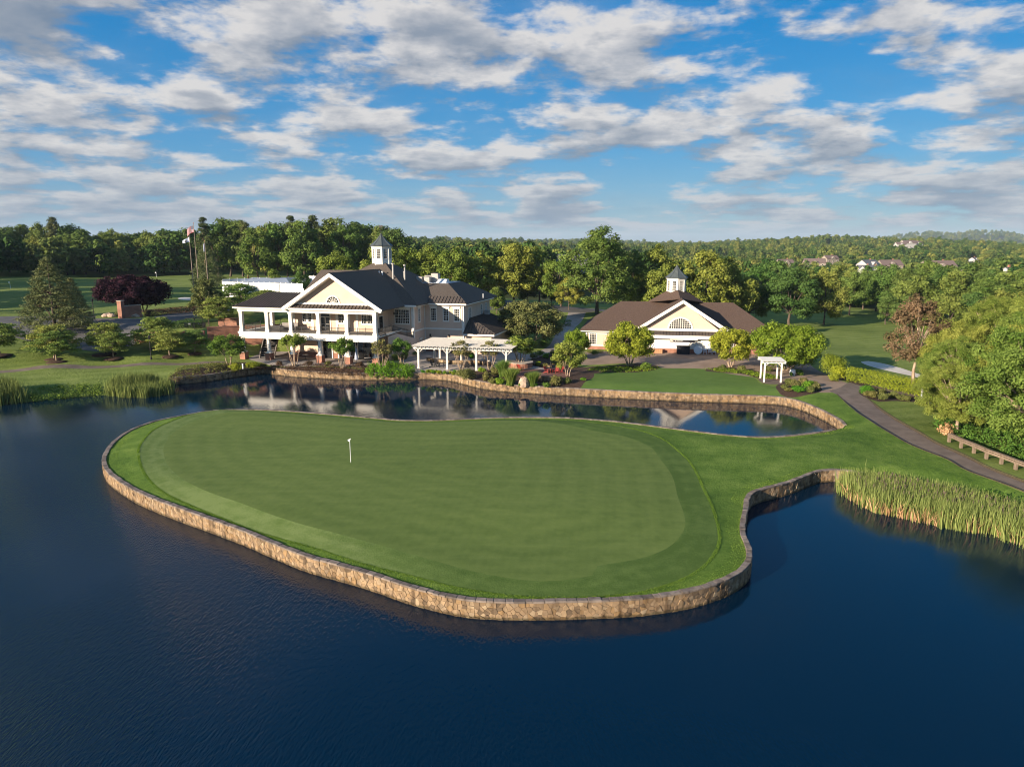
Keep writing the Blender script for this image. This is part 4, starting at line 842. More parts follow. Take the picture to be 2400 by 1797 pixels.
    # --- bay (projects in front of the wing)
    T(MB().box(22.5, 9.0, .0, 27.0, 9.3, EV-.20).box(26.7, 9.301, .0, 27.0, 14.2, EV-.2), 'bay_wall', 'cream')
    MB().box(26.72, 8.90, .0, 27.10, 9.4, EV-.22).obj('corner_board', M_['white'], B)
    window(B, 2.5, 2.3, 8, 5, (25.0, 8.985, D+1.05), head=.42, dbl=True)
    window(B, .8, 2.1, 3, 5, (27.012, 11.6, D+1.2), R(90), head=.3); window(B, .7, 1.2, 2, 3, (27.012, 12.0, 1.5), R(90), head=.2)
    T(MB().box(22.5, 8.96, 4.35, 26.7, 8.999, 4.62).box(27.001, 9.42, 4.35, 27.04, 14.14, 4.62), 'bay_band', 'white')
    T(MB().box(25.3, 8.2, EV-.30, 27.75, 9.4, EV-.02).box(27.001, 9.41, EV-.3, 27.75, 13.5, EV-.02).box(24.9, .81, EV-.296, 25.5, 8.199, EV-.03).box(22.5, .82, EV-.33, 24.89, 8.99, EV-.24), 'bay_eaves', 'white')
    # --- wing
    T(MB().box(27.0, 14.2, .9, 34.2, 14.5, EV-.2).box(33.9, 14.501, .9, 34.2, 29.7, EV-.2), 'wing_wall', 'cream')
    T(MB().box(26.98, 14.15, 0, 34.24, 14.52, .9).box(33.88, 14.521, 0, 34.24, 29.7, .9), 'wing_brick_base', 'brick')
    for u in (28.7, 31.0, 33.0): window(B, .85, 2.05, 3, 5, (u-.02, 14.185, D+1.15), head=.34)
    for v in (17.2, 18.0): window(B, .62, 1.95, 2, 4, (34.212, v, D+1.2), R(90), head=.0)
    window(B, .7, 1.95, 2, 4, (34.212, 24.6, D+1.2), R(90)); window(B, .7, 1.95, 2, 4, (34.212, 27.4, D+1.2), R(90))
    T(MB().box(27.05, 14.14, 4.35, 34.26, 14.199, 4.62).box(34.201, 14.2, 4.35, 34.26, 29.7, 4.62), 'belt_course', 'white')
    MB().box(33.96, 14.10, .92, 34.29, 14.46, EV-.25).obj('corner_board', M_['white'], B)
    T(MB().box(27.76, 13.5, EV-.30, 34.95, 14.45, EV-.03).box(34.21, 14.451, EV-.30, 34.95, 30.5, EV-.03), 'wing_eaves', 'white')
    # --- roofs
    RZ = 14.5; G = (RZ-EV)/8.5
    m = MB()                                              # front gable wing
    roof_plane(m, [(8.5, -.95, EV-.03), (17.2, -.95, RZ), (17.2, 18, RZ), (8.5, 18, EV-.03)][::-1])
    roof_plane(m, [(17.2, -.95, RZ), (17.2, 18, RZ), (25.9, 18, EV-.13), (25.9, -.95, EV-.13)][::-1])
    T(m, 'gable_roof', 'shingle')
    # main hip with the cupola
    AP = (16.3, 20.3, 16.4); K = .63
    ze = lambda d: AP[2]-K*d
    m = MB(); q = 11.75; zc = ze(q)
    c4 = [(AP[0]-q, AP[1]-q, zc), (AP[0]+q, AP[1]-q, zc), (AP[0]+q, AP[1]+q, zc), (AP[0]-q, AP[1]+q, zc)]
    for i in range(4): roof_plane(m, [c4[i], c4[(i+1) % 4], AP])
    T(m, 'main_roof', 'shingle')
    m = MB()                                              # left cross wing behind the front gable
    roof_plane(m, [(6.4, 9.6, 11.2), (14.5, 9.6, 11.2), (14.5, 15.4, 14.45), (6.4, 15.4, 14.45)]); roof_plane(m, [(14.5, 21.2, 11.2), (6.4, 21.2, 11.2), (6.4, 15.41, 14.45), (14.5, 15.41, 14.45)])
    T(m, 'cross_roof', 'shingle'); T(MB().prism([(6.6, 9.9), (9, 9.9), (9, 21), (6.6, 21)], EV-.3, 11.0), 'cross_wall', 'cream')
    # wing hip, cut flat on top
    ZF = 11.9
    e0, e1, e2 = (26.0, 13.55, EV-.02), (35.0, 13.55, EV-.02), (35.0, 33.0, EV-.02); f0, f1, f2 = (20.0, 22.0, ZF), (28.7, 22.0, ZF), (28.7, 30.0, ZF)
    m = MB(); roof_plane(m, [(20.0, 13.55, EV-.02), e1, f1, f0]); roof_plane(m, [e1, e2, f2, f1]); roof_plane(m, [f0, f1, f2, (20, 30, ZF)]); T(m, 'wing_roof', 'shingle')
    T(MB().box(22, 22.25, ZF+.002, 28.5, 29.5, ZF+.08), 'flat_roof', 'blue_roof')
    # metal aprons
    def apron(name, a, b, c, d, step=.5):
        m = MB(); roof_plane(m, [a, b, c, d], .06); o = T(m, name, 'metal'); s = MB(); seams(s, a, b, c, d, step); tag(s.obj('roof_seams', M_['metal'], o), kind='stuff'); return o
    apron('porch_roof', (-1.05, -1.0, EV-.05), (9.6, -1.0, EV-.05), (9.6, 4.9, EV+2.0), (2.1, 4.9, EV+2.0))
    apron('porch_roof', (-1.05, 9.6, EV-.05), (-1.05, -1.0, EV-.05), (2.1, 4.9, EV+2.0), (2.1, 5.2, EV+2.0))
    T(MB().add([(2.1, 4.9, EV+2.0), (9.6, 4.9, EV+2.0), (9.6, 9.6, EV-.05), (-1.05, 9.6, EV-.05)], [(0, 1, 2, 3)]), 'porch_back_slope', 'metal')
    apron('pediment_skirt', (9.8, -.90, EV-.055), (25.0, -.90, EV-.055), (24.0, -.12, EV+.52), (10.6, -.12, EV+.52), .62)
    apron('wing_skirt', (27.6, 13.40, EV+.05), (35.05, 13.40, EV+.05), (33.5, 15.0, EV+1.1), (27.6, 15.0, EV+1.1), .62)
    # pediment
    T(MB().add([(9.9, .1, EV+.5), (24.6, .1, EV+.5), (17.2, .1, RZ-.45), (9.9, .4, EV+.5), (24.6, .4, EV+.5), (17.2, .4, RZ-.45)], [(0, 1, 2), (5, 4, 3), (0, 3, 4, 1), (1, 4, 5, 2), (2, 5, 3, 0)]), 'pediment_wall', 'cream')
    T(MB().box(10.3, -.06, EV+.50, 24.2, .09, EV+.78), 'pediment_band', 'white')
    for s, n in ((-1, 'rake_board'), (1, 'rake_board')):
        m = MB(); u0 = 17.2+s*8.75; zf = EV-.10
        m.bar((17.2-s*.1, -1.02, RZ-.16), (u0, -1.02, zf-.16), .14, .52, up=(0, 0, 1)); m.bar((17.2-s*.1, -.5, RZ-.42), (u0-s*.3, -.5, zf-.40), 1.0, .10, up=(0, 0, 1)); T(m, n, 'white')
    fan_window(B, 1.02, .98, (17.05, .085, EV+.86), 'spokes')
    cupola(B, (AP[0], AP[1]), 1.72, AP[2]-1.6, 18.75, 2.25, 1.5, R(22.5+4), 'metal_g')
    # roof furniture
    for u in (17.3, 17.9, 18.5): MB().lathe((u, 15.6, 13.2), [(.12, 0), (.12, .9), (.17, .95), (.17, 1.1)], 8).obj('vent_pipe', M_['white_p'], B)
    MB().lathe((20.9, 14.9, 13.0), [(.16, 0), (.16, 2.5), (.30, 2.55), (.30, 2.75)], 10).obj('flue', M_['grey'], B)
    MB().lathe((22.4, 16.6, 12.8), [(.14, 0), (.14, 2.4), (.24, 2.45), (.24, 2.7)], 10).obj('flue', M_['grey'], B)
    MB().lathe((21.9, 17.4, 12.9), [(.10, 0), (.10, 1.2), (.15, 1.22), (.15, 1.35)], 8).obj('vent_pipe', M_['grey'], B)
    MB().lathe((34.6, 24.5, EV+.2), [(.08, 0), (.08, .8)], 8).obj('vent_pipe', M_['white_p'], B)
    for u, v, s, h in ((22.8, 22.8, 1.05, 1.0), (24.3, 22.8, 1.05, 1.0), (23.6, 25.2, 1.2, 1.15), (25.3, 24.4, 1.3, 1.6)):
        o = MB().cbox(u, v, ZF+.08+h/2, s, s, h).cbox(u, v, ZF+.08+h+.05, s+.08, s+.08, .08).obj('roof_unit', M_['grey'], B)
        MB().lathe((u, v, ZF+.17+h), [(s*.38, 0), (s*.38, .1), (.1, .12)], 12).obj('fan_guard', M_['iron'], o)
    MB().add([(26.0, 22.6, ZF+.08), (28.0, 22.6, ZF+.08), (28.0, 24.4, ZF+.08), (26.0, 24.4, ZF+.08), (26.3, 23.2, ZF+.75), (27.9, 23.2, ZF+.75), (27.9, 24.4, ZF+.75), (26.3, 24.4, ZF+.75)], [(0, 3, 2, 1), (4, 5, 6, 7), (0, 1, 5, 4), (1, 2, 6, 5), (2, 3, 7, 6), (3, 0, 4, 7)]).obj('roof_hatch', M_['white_p'], B)
    MB().lathe((21.4, 20.8, ZF+.2), [(.8, 0), (.75, .3), (.5, .55), (.1, .65)], 14).obj('roof_dome', M_['grey'], B)
    # --- low wing on the right
    LZ = 3.85
    T(MB().box(34.26, 14.3, 0, 39.2, 14.6, LZ-.2).box(38.9, 14.601, 0, 39.2, 28, LZ-.2), 'low_wall', 'cream'); T(MB().box(34.3, 13.5, LZ-.36, 39.95, 14.5, LZ-.04).box(39.0, 14.501, LZ-.36, 39.95, 28.6, LZ-.04), 'low_eaves', 'white')
    a, b, c = (34.3, 13.45, LZ), (40.0, 13.45, LZ), (34.3, 17.2, LZ+2.3)
    o = T((lambda m: (roof_plane(m, [a, b, c], .06), m)[1])(MB()), 'low_roof', 'metal'); s = MB(); seams(s, a, b, (34.31, 17.2, LZ+2.3), c, .55); tag(s.obj('roof_seams', M_['metal'], o), kind='stuff')
    o = T((lambda m: (roof_plane(m, [b, (40, 28.7, LZ), (34.3, 28.7, LZ+2.3), c], .06), m)[1])(MB()), 'low_roof', 'metal'); s = MB(); seams(s, b, (40, 28.7, LZ), (34.3, 28.7, LZ+2.3), c, .55); tag(s.obj('roof_seams', M_['metal'], o), kind='stuff')
    MB().cbox(34.9, 26.0, LZ+2.5, .9, .9, .7).cbox(34.9, 26.0, LZ+2.9, 1.0, 1.0, .1).obj('roof_unit', M_['grey'], B)
    # downpipes and lights
    for p in ((27.12, 8.86), (33.98, 14.05), (27.05, 14.1)): MB().cbox(p[0], p[1], 4.6, .1, .1, 8.3).obj('downpipe', M_['white'], B)
    for u, v, z in ((23.6, 8.9, D+2.7), (28.0, 14.1, 3.3), (31.5, 14.1, 3.3)): MB().cbox(u, v, z, .2, .2, .42).obj('wall_lantern', M_['iron'], B)
    # --- stair from the terrace up to the deck, behind the first bay
    st = thing('porch_stair', 'dark outdoor stair climbing to the deck behind the left porch columns', 'stair', CLW(3.3, 1.6, .1), CL_Y+R(22))
    n = 20; rise = 4.7/n; run = .36
    for i in range(n):
        MB().box(-1.15, i*run, (i+1)*rise-.05, 1.15, i*run+run+.03, (i+1)*rise).obj('stair_tread', M_['grey_deck'], st)
    ri = MB()
    for i in range(n): ri.box(-1.1, i*run+.02, i*rise, 1.1, i*run+.05, (i+1)*rise-.051)
    tag(ri.obj('stair_risers', M_['iron'], st), kind='stuff')
    for s in (-1, 1):
        MB().add([(s*1.2-.06, -.1, 0), (s*1.2+.06, -.1, 0), (s*1.2+.06, n*run, 4.4), (s*1.2-.06, n*run, 4.4), (s*1.2-.06, -.1, .5), (s*1.2+.06, -.1, .5), (s*1.2+.06, n*run, 5.0), (s*1.2-.06, n*run, 5.0)], [(0, 3, 2, 1), (4, 5, 6, 7), (0, 1, 5, 4), (1, 2, 6, 5), (2, 3, 7, 6), (3, 0, 4, 7)]).obj('stair_string', M_['flag'], st)
        MB().bar((s*1.2, 0, 1.15), (s*1.2, n*run, 5.75), .06, .06).bar((s*1.2, .02, 0), (s*1.2, .02, 1.15), .06, .06).bar((s*1.2, n*run*.5, 2.6), (s*1.2, n*run*.5, 3.45), .05, .05).obj('stair_handrail', M_['iron'], st)
    # --- loose things on the porch and terrace
    g = thing('outdoor_sofa', 'dark cushioned sofa on the upper deck by the second porch bay', 'sofa', CLW(7.0, 2.9, D), CL_Y)
    MB().box(-1.5, -.45, .15, 1.5, .45, .48).obj('seat', M_['iron'], g); MB().box(-1.5, .32, .48, 1.5, .5, 1.25).obj('backrest', M_['grey_deck'], g); MB().box(-1.62, -.45, .15, -1.5, .5, .75).obj('armrest', M_['iron'], g); MB().box(1.5, -.45, .15, 1.62, .5, .75).obj('armrest', M_['iron'], g)
    for k, (u, v) in enumerate(((18.5, .9), (20.9, -.2))):
        t = thing('patio_umbrella', ('folded pale blue umbrella left of the fifth porch column', 'folded pale blue umbrella right of the fifth porch column')[k], 'umbrella', CLW(u, v, .12), CL_Y, 'folded umbrellas on the terrace')
        MB().tube([(0, 0, 0), (0, 0, 2.75)], [.03, .03], 8).obj('pole', M_['iron'], t); MB().lathe((0, 0, 0), [(.35, 0), (.35, .1), (.08, .12)], 12).obj('base', M_['iron'], t)
        MB().lathe((0, 0, 0), [(.30, .75), (.27, 1.2), (.17, 1.9), (.15, 2.1), (.10, 2.5), (.03, 2.7)], 10).obj('canopy', M_['cloth'], t)
    for k, (u, v) in enumerate(((10.2, 2.2), (13.6, 1.4), (17.6, 2.4), (21.8, 1.9))):
        t = thing('terrace_table', 'round dark terrace table under the porch, '+('beneath the stair end of the deck', 'beside the fourth column', 'in front of the middle glass doors', 'nearest the right end pier')[k], 'table', CLW(u, v, .12), CL_Y, 'tables under the porch')
        MB().lathe((0, 0, .72), [(.55, 0), (.55, .04)], 16).obj('tabletop', M_['grey'], t); MB().tube([(0, 0, 0), (0, 0, .72)], [.05, .05], 8).lathe((0, 0, 0), [(.3, 0), (.3, .04)], 10).obj('leg', M_['iron'], t)
    t = thing('porch_bin', 'dark waste bin standing under the second porch bay', 'bin', CLW(7.4, 2.2, .12), CL_Y); MB().lathe((0, 0, 0), [(.3, 0), (.34, .95)], 12).obj('bin_body', M_['iron'], t); MB().lathe((0, 0, .95), [(.36, 0), (.3, .12), (.1, .16)], 12).obj('lid', M_['black'], t)
clubhouse()

# ------------------------------------------------------------------ event pavilion (right)
RB_O = (13.53, 129.02, 1.6); RB_Y = R(-10.5)
def RBW(u, v, z=0.0): return (RB_O[0]+math.cos(RB_Y)*u-math.sin(RB_Y)*v, RB_O[1]+math.sin(RB_Y)*u+math.cos(RB_Y)*v, RB_O[2]+z)
def pavilion():
    B = thing('event_pavilion', 'cream single storey pavilion with brown hipped roof, front gable, half round window and cupola', 'pavilion', RB_O, RB_Y)
    T = lambda m, n, mt, **k: m.obj(n, M_[mt], B, **k)
    EV = 3.62; W = 32.2; DV = 14.0
    T(MB().box(0, 0, .75, 11.2, .3, EV-.25).box(0, .301, .75, .3, DV, EV-.25).box(22.7, 0, .75, W, .3, EV-.25).box(W-.3, .301, .75, W, DV, EV-.25).box(.301, DV-.3, .75, W-.301, DV, EV-.25), 'wall', 'cream')
    T(MB().box(-.04, -.05, -.3, 11.2, .3, .75).box(-.04, .301, -.3, .31, DV, .75).box(22.7, -.05, -.3, W+.04, .3, .75).box(W-.31, .301, -.3, W+.04, DV, .75), 'brick_base', 'brick')
    T(MB().box(-.95, -.85, EV-.30, 10.6, .6, EV-.03).box(23.2, -.85, EV-.30, W+.95, .6, EV-.03).box(-.95, .601, EV-.3, .4, DV+.8, EV-.03).box(W-.4, .601, EV-.3, W+.95, DV+.8, EV-.03), 'eaves', 'white')
    T(MB().box(-.02, -.09, EV-.75, 10.7, -.003, EV-.31).box(.0, -.10, .65, 10.7, -.055, .82), 'frieze', 'white')
    MB().box(-.06, -.12, -.2, .3, -.10+.09, EV-.32).obj('corner_board', M_['white'], B)
    for u in (1.25, 4.9, 8.3): window(B, 1.05, 2.1, 4, 5, (u, -.012, .98), casing=.16); 
    for u in (25.3, 28.5, 31.0): window(B, 1.05, 2.1, 4, 5, (u, -.012, .98), casing=.16)
    for u in (2.3, 5.8): T(MB().box(u, -.03, 1.0, u+.9, -.004, EV-.8), 'stucco_panel', 'cream')
    MB().cbox(.15, -.18, 1.6, .09, .09, 3.4).bar((.15, -.18, 3.25), (.5, -.7, 3.4), .09, .09).obj('downpipe', M_['white'], B)
    # gabled centre: recessed wall, cornice, skirt roof, pediment
    U0, U1, V = 10.9, 22.9, -2.7; UC = 16.85; RZ = 9.35
    T(MB().box(U0, V+.9, .75, U1, V+1.2, 2.7).box(U0, V+1.201, .75, U0+.3, 0, 2.7).box(U1-.3, V+1.201, .75, U1, 0, 2.7), 'gable_front_wall', 'white'); T(MB().box(U0-.03, V+.84, -.3, U1+.03, V+1.21, .75).box(U0-.03, V+1.22, -.3, U0+.3, 0, .75), 'gable_brick_base', 'brick')
    T(MB().box(U0-.25, V-.05, 2.62, U1+.25, V+1.3, 3.05).box(U0-.32, V-.25, 3.05, U1+.32, V+1.3, 3.27).box(U0-.25, V+1.301, 2.62, U0+.4, -.9, 3.27).box(U1-.4, V+1.301, 2.62, U1+.25, -.9, 3.27), 'cornice', 'white')
    a, b, c, d = (U0-.3, V-.3, 3.28), (U1+.3, V-.3, 3.28), (U1+.3, V+.42, 4.05), (U0-.3, V+.42, 4.05)
    m = MB(); m.slab([a, b, c, d], .05); o = T(m, 'skirt_roof', 'metal'); s = MB(); seams(s, a, b, c, d, .55); tag(s.obj('roof_seams', M_['metal'], o), kind='stuff')
    zf = 4.45; G = (RZ-zf)/7.45
    T(MB().add([(10.3, V+.3, 4.06), (23.4, V+.3, 4.06), (UC, V+.3, RZ-.4), (10.3, V+.7, 4.06), (23.4, V+.7, 4.06), (UC, V+.7, RZ-.4)], [(0, 1, 2), (5, 4, 3), (0, 3, 4, 1), (1, 4, 5, 2), (2, 5, 3, 0)]), 'pediment_wall', 'cream')
    T(MB().box(9.9, V+.02, 3.98, 23.8, V+.29, 4.40), 'pediment_band', 'white')
    m = MB(); roof_plane(m, [(9.3, V-.5, zf-.05), (9.3, 8, zf-.05), (UC, 8, RZ), (UC, V-.5, RZ)][::-1]); roof_plane(m, [(UC, V-.5, RZ), (UC, 8, RZ), (24.4, 8, zf-.05), (24.4, V-.5, zf-.05)][::-1]); T(m, 'gable_roof', 'shingle_b')
    for s in (-1, 1):
        m = MB(); m.bar((UC-s*.1, V-.55, RZ-.14), (UC+s*7.6, V-.55, zf-.2), .12, .50); m.bar((UC-s*.1, V-.2, RZ-.40), (UC+s*7.3, V-.2, zf-.42), .62, .08); T(m, 'rake_board', 'white')
    fan_window(B, 1.88, 1.72, (16.55, V+.285, 4.44), 'grid', casing=.26)
    # main hip roof and the raised pyramid that carries the cupola
    e = [(-1.05, -.95, EV), (W+1.05, -.95, EV), (W+1.05, DV+.95, EV), (-1.05, DV+.95, EV)]; r0, r1 = (5.9, 7.0, 8.3), (W-5.9, 7.0, 8.3)
    m = MB(); roof_plane(m, [e[0], e[1], r1, r0]); roof_plane(m, [e[1], e[2], r1]); roof_plane(m, [e[2], e[3], r0, r1]); roof_plane(m, [e[3], e[0], r0]); T(m, 'hip_roof', 'shingle_b')
    c = (16.0, 7.6); q = 5.2; z1 = 11.3; A = (c[0], c[1], z1); Lq, Rq, Fq, Bq = (c[0]-q, 7.0, 8.25), (c[0]+q, 7.0, 8.25), (c[0]+.6, 2.6, 9.25), (c[0], 12.0, 8.0)
    m = MB()
    for a_, b_ in ((Lq, Fq), (Fq, Rq), (Rq, Bq), (Bq, Lq)): roof_plane(m, [a_, b_, A])
    T(m, 'raised_roof', 'shingle_b')
    cupola(B, c, 1.70, 8.6, 12.75, 2.25, .6, R(22.5-16), 'metal_g', vane=False)
    # awning bar, banner and what stands against the wall
    T(MB().box(14.9, V+.2, 2.40, 19.6, V+.88, 2.60), 'awning_case', 'white')
    bn = thing('wall_banner', 'dark banner with white script lettering hung under the awning of the pavilion', 'banner', RBW(17.0, V+.80, 1.98), RB_Y)
    MB().box(-2.1, -.03, 0, 2.1, .03, .60).obj('banner_cloth', M_['navy'], bn); MB().box(-2.02, -.036, .1, -1.52, -.031, .5).obj('banner_emblem', M_['sand'], bn)
    lt = MB(); x = -1.30                                       # white script, too small in the photo to read: strokes only
    lt.bar((x, -.036, .48), (x+.16, -.036, .12), .05, .012, up=(0, 1, 0)).bar((x+.16, -.036, .12), (x+.36, -.036, .50), .05, .012, up=(0, 1, 0))
    pz = .2
    for k in range(14):
        x0 = x+.36+k*.075; z1 = (.40, .17, .33, .16)[k % 4]; lt.bar((x0, -.036, pz), (x0+.075, -.036, z1), .055, .012, up=(0, 1, 0)); pz = z1
    lt.obj('banner_lettering', M_['white_p'], bn)
    cb = thing('bar_cabinet', 'black portable bar cabinet against the pavilion wall', 'cabinet', RBW(17.2, V-.05, 0), RB_Y); MB().box(-1.1, -.45, .05, 1.1, .45, 1.38).box(-1.0, -.4, 0, 1.0, .4, .05).obj('cabinet_body', M_['black'], cb); MB().box(-1.18, -.52, 1.38, 1.18, .5, 1.45).obj('countertop', M_['black'], cb)
    rt = thing('folding_table', 'round white folding table leaning on edge beside the black cabinet', 'table', RBW(19.75, V+.15, 0), RB_Y)
    o = MB().lathe((0, 0, 0), [(.72, -.03), (.75, -.01), (.75, .03), (.70, .05)], 28).obj('tabletop', M_['white_p'], rt); o.rotation_euler = (R(80), 0, 0); o.location = (0, 0, .74)
    MB().bar((-.35, .16, .2), (-.35, .16, 1.2), .04, .04).bar((.35, .16, .2), (.35, .16, 1.2), .04, .04).obj('leg_frame', M_['grey'], rt)
    for k in range(3):
        ch = thing('folding_chair', ('white folding chair next to the round white table', 'middle of the three white folding chairs by the wall', 'white folding chair farthest from the round table')[k], 'chair', RBW(20.95+k*.78, V+.2, 0), RB_Y, 'white folding chairs by the pavilion wall')
        MB().box(-.26, -.30, .44, .26, .12, .49).obj('seat', M_['white_p'], ch); MB().box(-.28, .13, .62, .28, .17, 1.02).obj('backrest', M_['white_p'], ch)
        for s in (-1, 1): MB().bar((s*.27, -.28, 0), (s*.27, .2, 1.05), .04, .05).obj('leg', M_['white_p'], ch); MB().bar((s*.24, .24, 0), (s*.24, -.22, .47), .04, .05).obj('leg', M_['white_p'], ch)
    for k, u in enumerate((11.9, 24.6)): t = thing('planter_urn', ('terracotta planter at the left end of the gabled wall', 'terracotta planter at the right end of the gabled wall')[k], 'planter', RBW(u, V+.2, 0), RB_Y); MB().lathe((0, 0, 0), [(.28, 0), (.42, .5), (.46, .6), (.40, .6), (.36, .5)], 14).obj('pot', M_['clay'], t)
    wb = thing('timber_bench', 'low orange timber bench wall in front of the left gable base', 'bench', RBW(12.6, V+.1, 0), RB_Y)
    for k in range(6): MB().box(-1.0+k*.345, -.3, .0, -1.0+k*.345+.325, .3, .72).obj('plank', M_['clay'], wb)
pavilion()
# ------------------------------------------------------------------ plants: leaf clouds made of many small faces
def leaf_cloud(lobes, n, size, rg, flat=0.0, shell=(.72, 1.06), tintv=.5, upbias=.25, aspect=.55, jitter=.75):
    """lobes (k,6): centre + radii.  n leaves spread over the lobes' outer shells, facing mostly outwards."""
    lobes = np.asarray(lobes, float); a = (lobes[:, 3]*lobes[:, 4]+lobes[:, 4]*lobes[:, 5]+lobes[:, 3]*lobes[:, 5]); k = rg.choice(len(lobes), n, p=a/a.sum())
    d = rg.normal(size=(n, 3)); d[:, 2] += .25; d /= np.linalg.norm(d, axis=1)[:, None]
    r = rg.uniform(*shell, n)**1.0
    pos = lobes[k, :3]+d*lobes[k, 3:]*r[:, None]
    nrm = d/lobes[k, 3:]; nrm /= np.linalg.norm(nrm, axis=1)[:, None]
    nrm = nrm+rg.normal(size=(n, 3))*jitter*.6+np.array([0, 0, upbias]); nrm[:, 2] = nrm[:, 2]*(1+flat)
    nrm /= np.linalg.norm(nrm, axis=1)[:, None]
    t = rg.normal(size=(n, 3)); t -= nrm*(t*nrm).sum(1)[:, None]; t /= np.linalg.norm(t, axis=1)[:, None]; b = np.cross(nrm, t)
    s = size*rg.uniform(.65, 1.35, n)[:, None]
    q = np.stack([pos-t*s*.5, pos+b*s*aspect*.5, pos+t*s*.5, pos-b*s*aspect*.5], 1).reshape(-1, 3)
    lt = rg.uniform(0, 1, len(lobes)); tint = np.clip(lt[k]*tintv+rg.uniform(0, 1, n)*(1-tintv), 0, 1)
    return q, np.arange(4*n).reshape(n, 4), tint

def joined(parts):
    v, f, t, o = [], [], [], 0
    for a, b, c in parts: v.append(a); f.append(b+o); t.append(c); o += len(a)
    return np.vstack(v), np.vstack(f), np.concatenate(t)

def limbs(base, forks, ends, r0, rg, n=7, sag=.15):
    """trunk from the ground to the fork points and limbs on to the lobe centres"""
    m = MB()
    for (bx, by, bz), f in zip(base, forks):
        mid = ((bx+f[0])/2+rg.normal()*.04*f[2], (by+f[1])/2+rg.normal()*.04*f[2], (bz+f[2])/2)
        m.tube([(bx, by, bz-.3), (bx, by, bz), mid, f], [r0*1.35, r0*1.1, r0*.8, r0*.6], n)
    for e in ends:
        f = forks[int(np.argmin([(e[0]-q[0])**2+(e[1]-q[1])**2+.4*(e[2]-q[2])**2 for q in forks]))]
        md = (f[0]*.5+e[0]*.5, f[1]*.5+e[1]*.5, f[2]*.45+e[2]*.55+sag*rg.normal()*.5)
        m.tube([f, md, e], [r0*.42, r0*.27, r0*.10], 5, cap=False)
    return m.mesh('trunk', True)

def crown_lobes(rg, k, cx, cz, rx, rz, lr, shape='round', keep=None):
    out = []
    while len(out) < k:
        d = rg.normal(size=3); d /= np.linalg.norm(d)
        if d[2] < (-.85 if shape in ('round', 'egg') else -.55): continue
        f = rg.uniform(.45, 1.0)**.6; x, y, z = d*f
        w = 1.0
        if shape == 'egg': w = 1.0-.38*max(z, 0)
        if shape == 'vase': w = .55+.45*(z+1)/2*1.2
        if shape == 'dome': z = abs(z)*.95-.12
        l = lr*rg.uniform(.65, 1.3)
        out.append((x*rx*w, y*rx*w, cz+z*rz, l, l, l*rg.uniform(.62, .9)))
    return out

PROTO = {}
def proto(key, crown, trunk, cm, tm, h): PROTO.setdefault(key, []).append((crown, trunk, cm, tm, h))

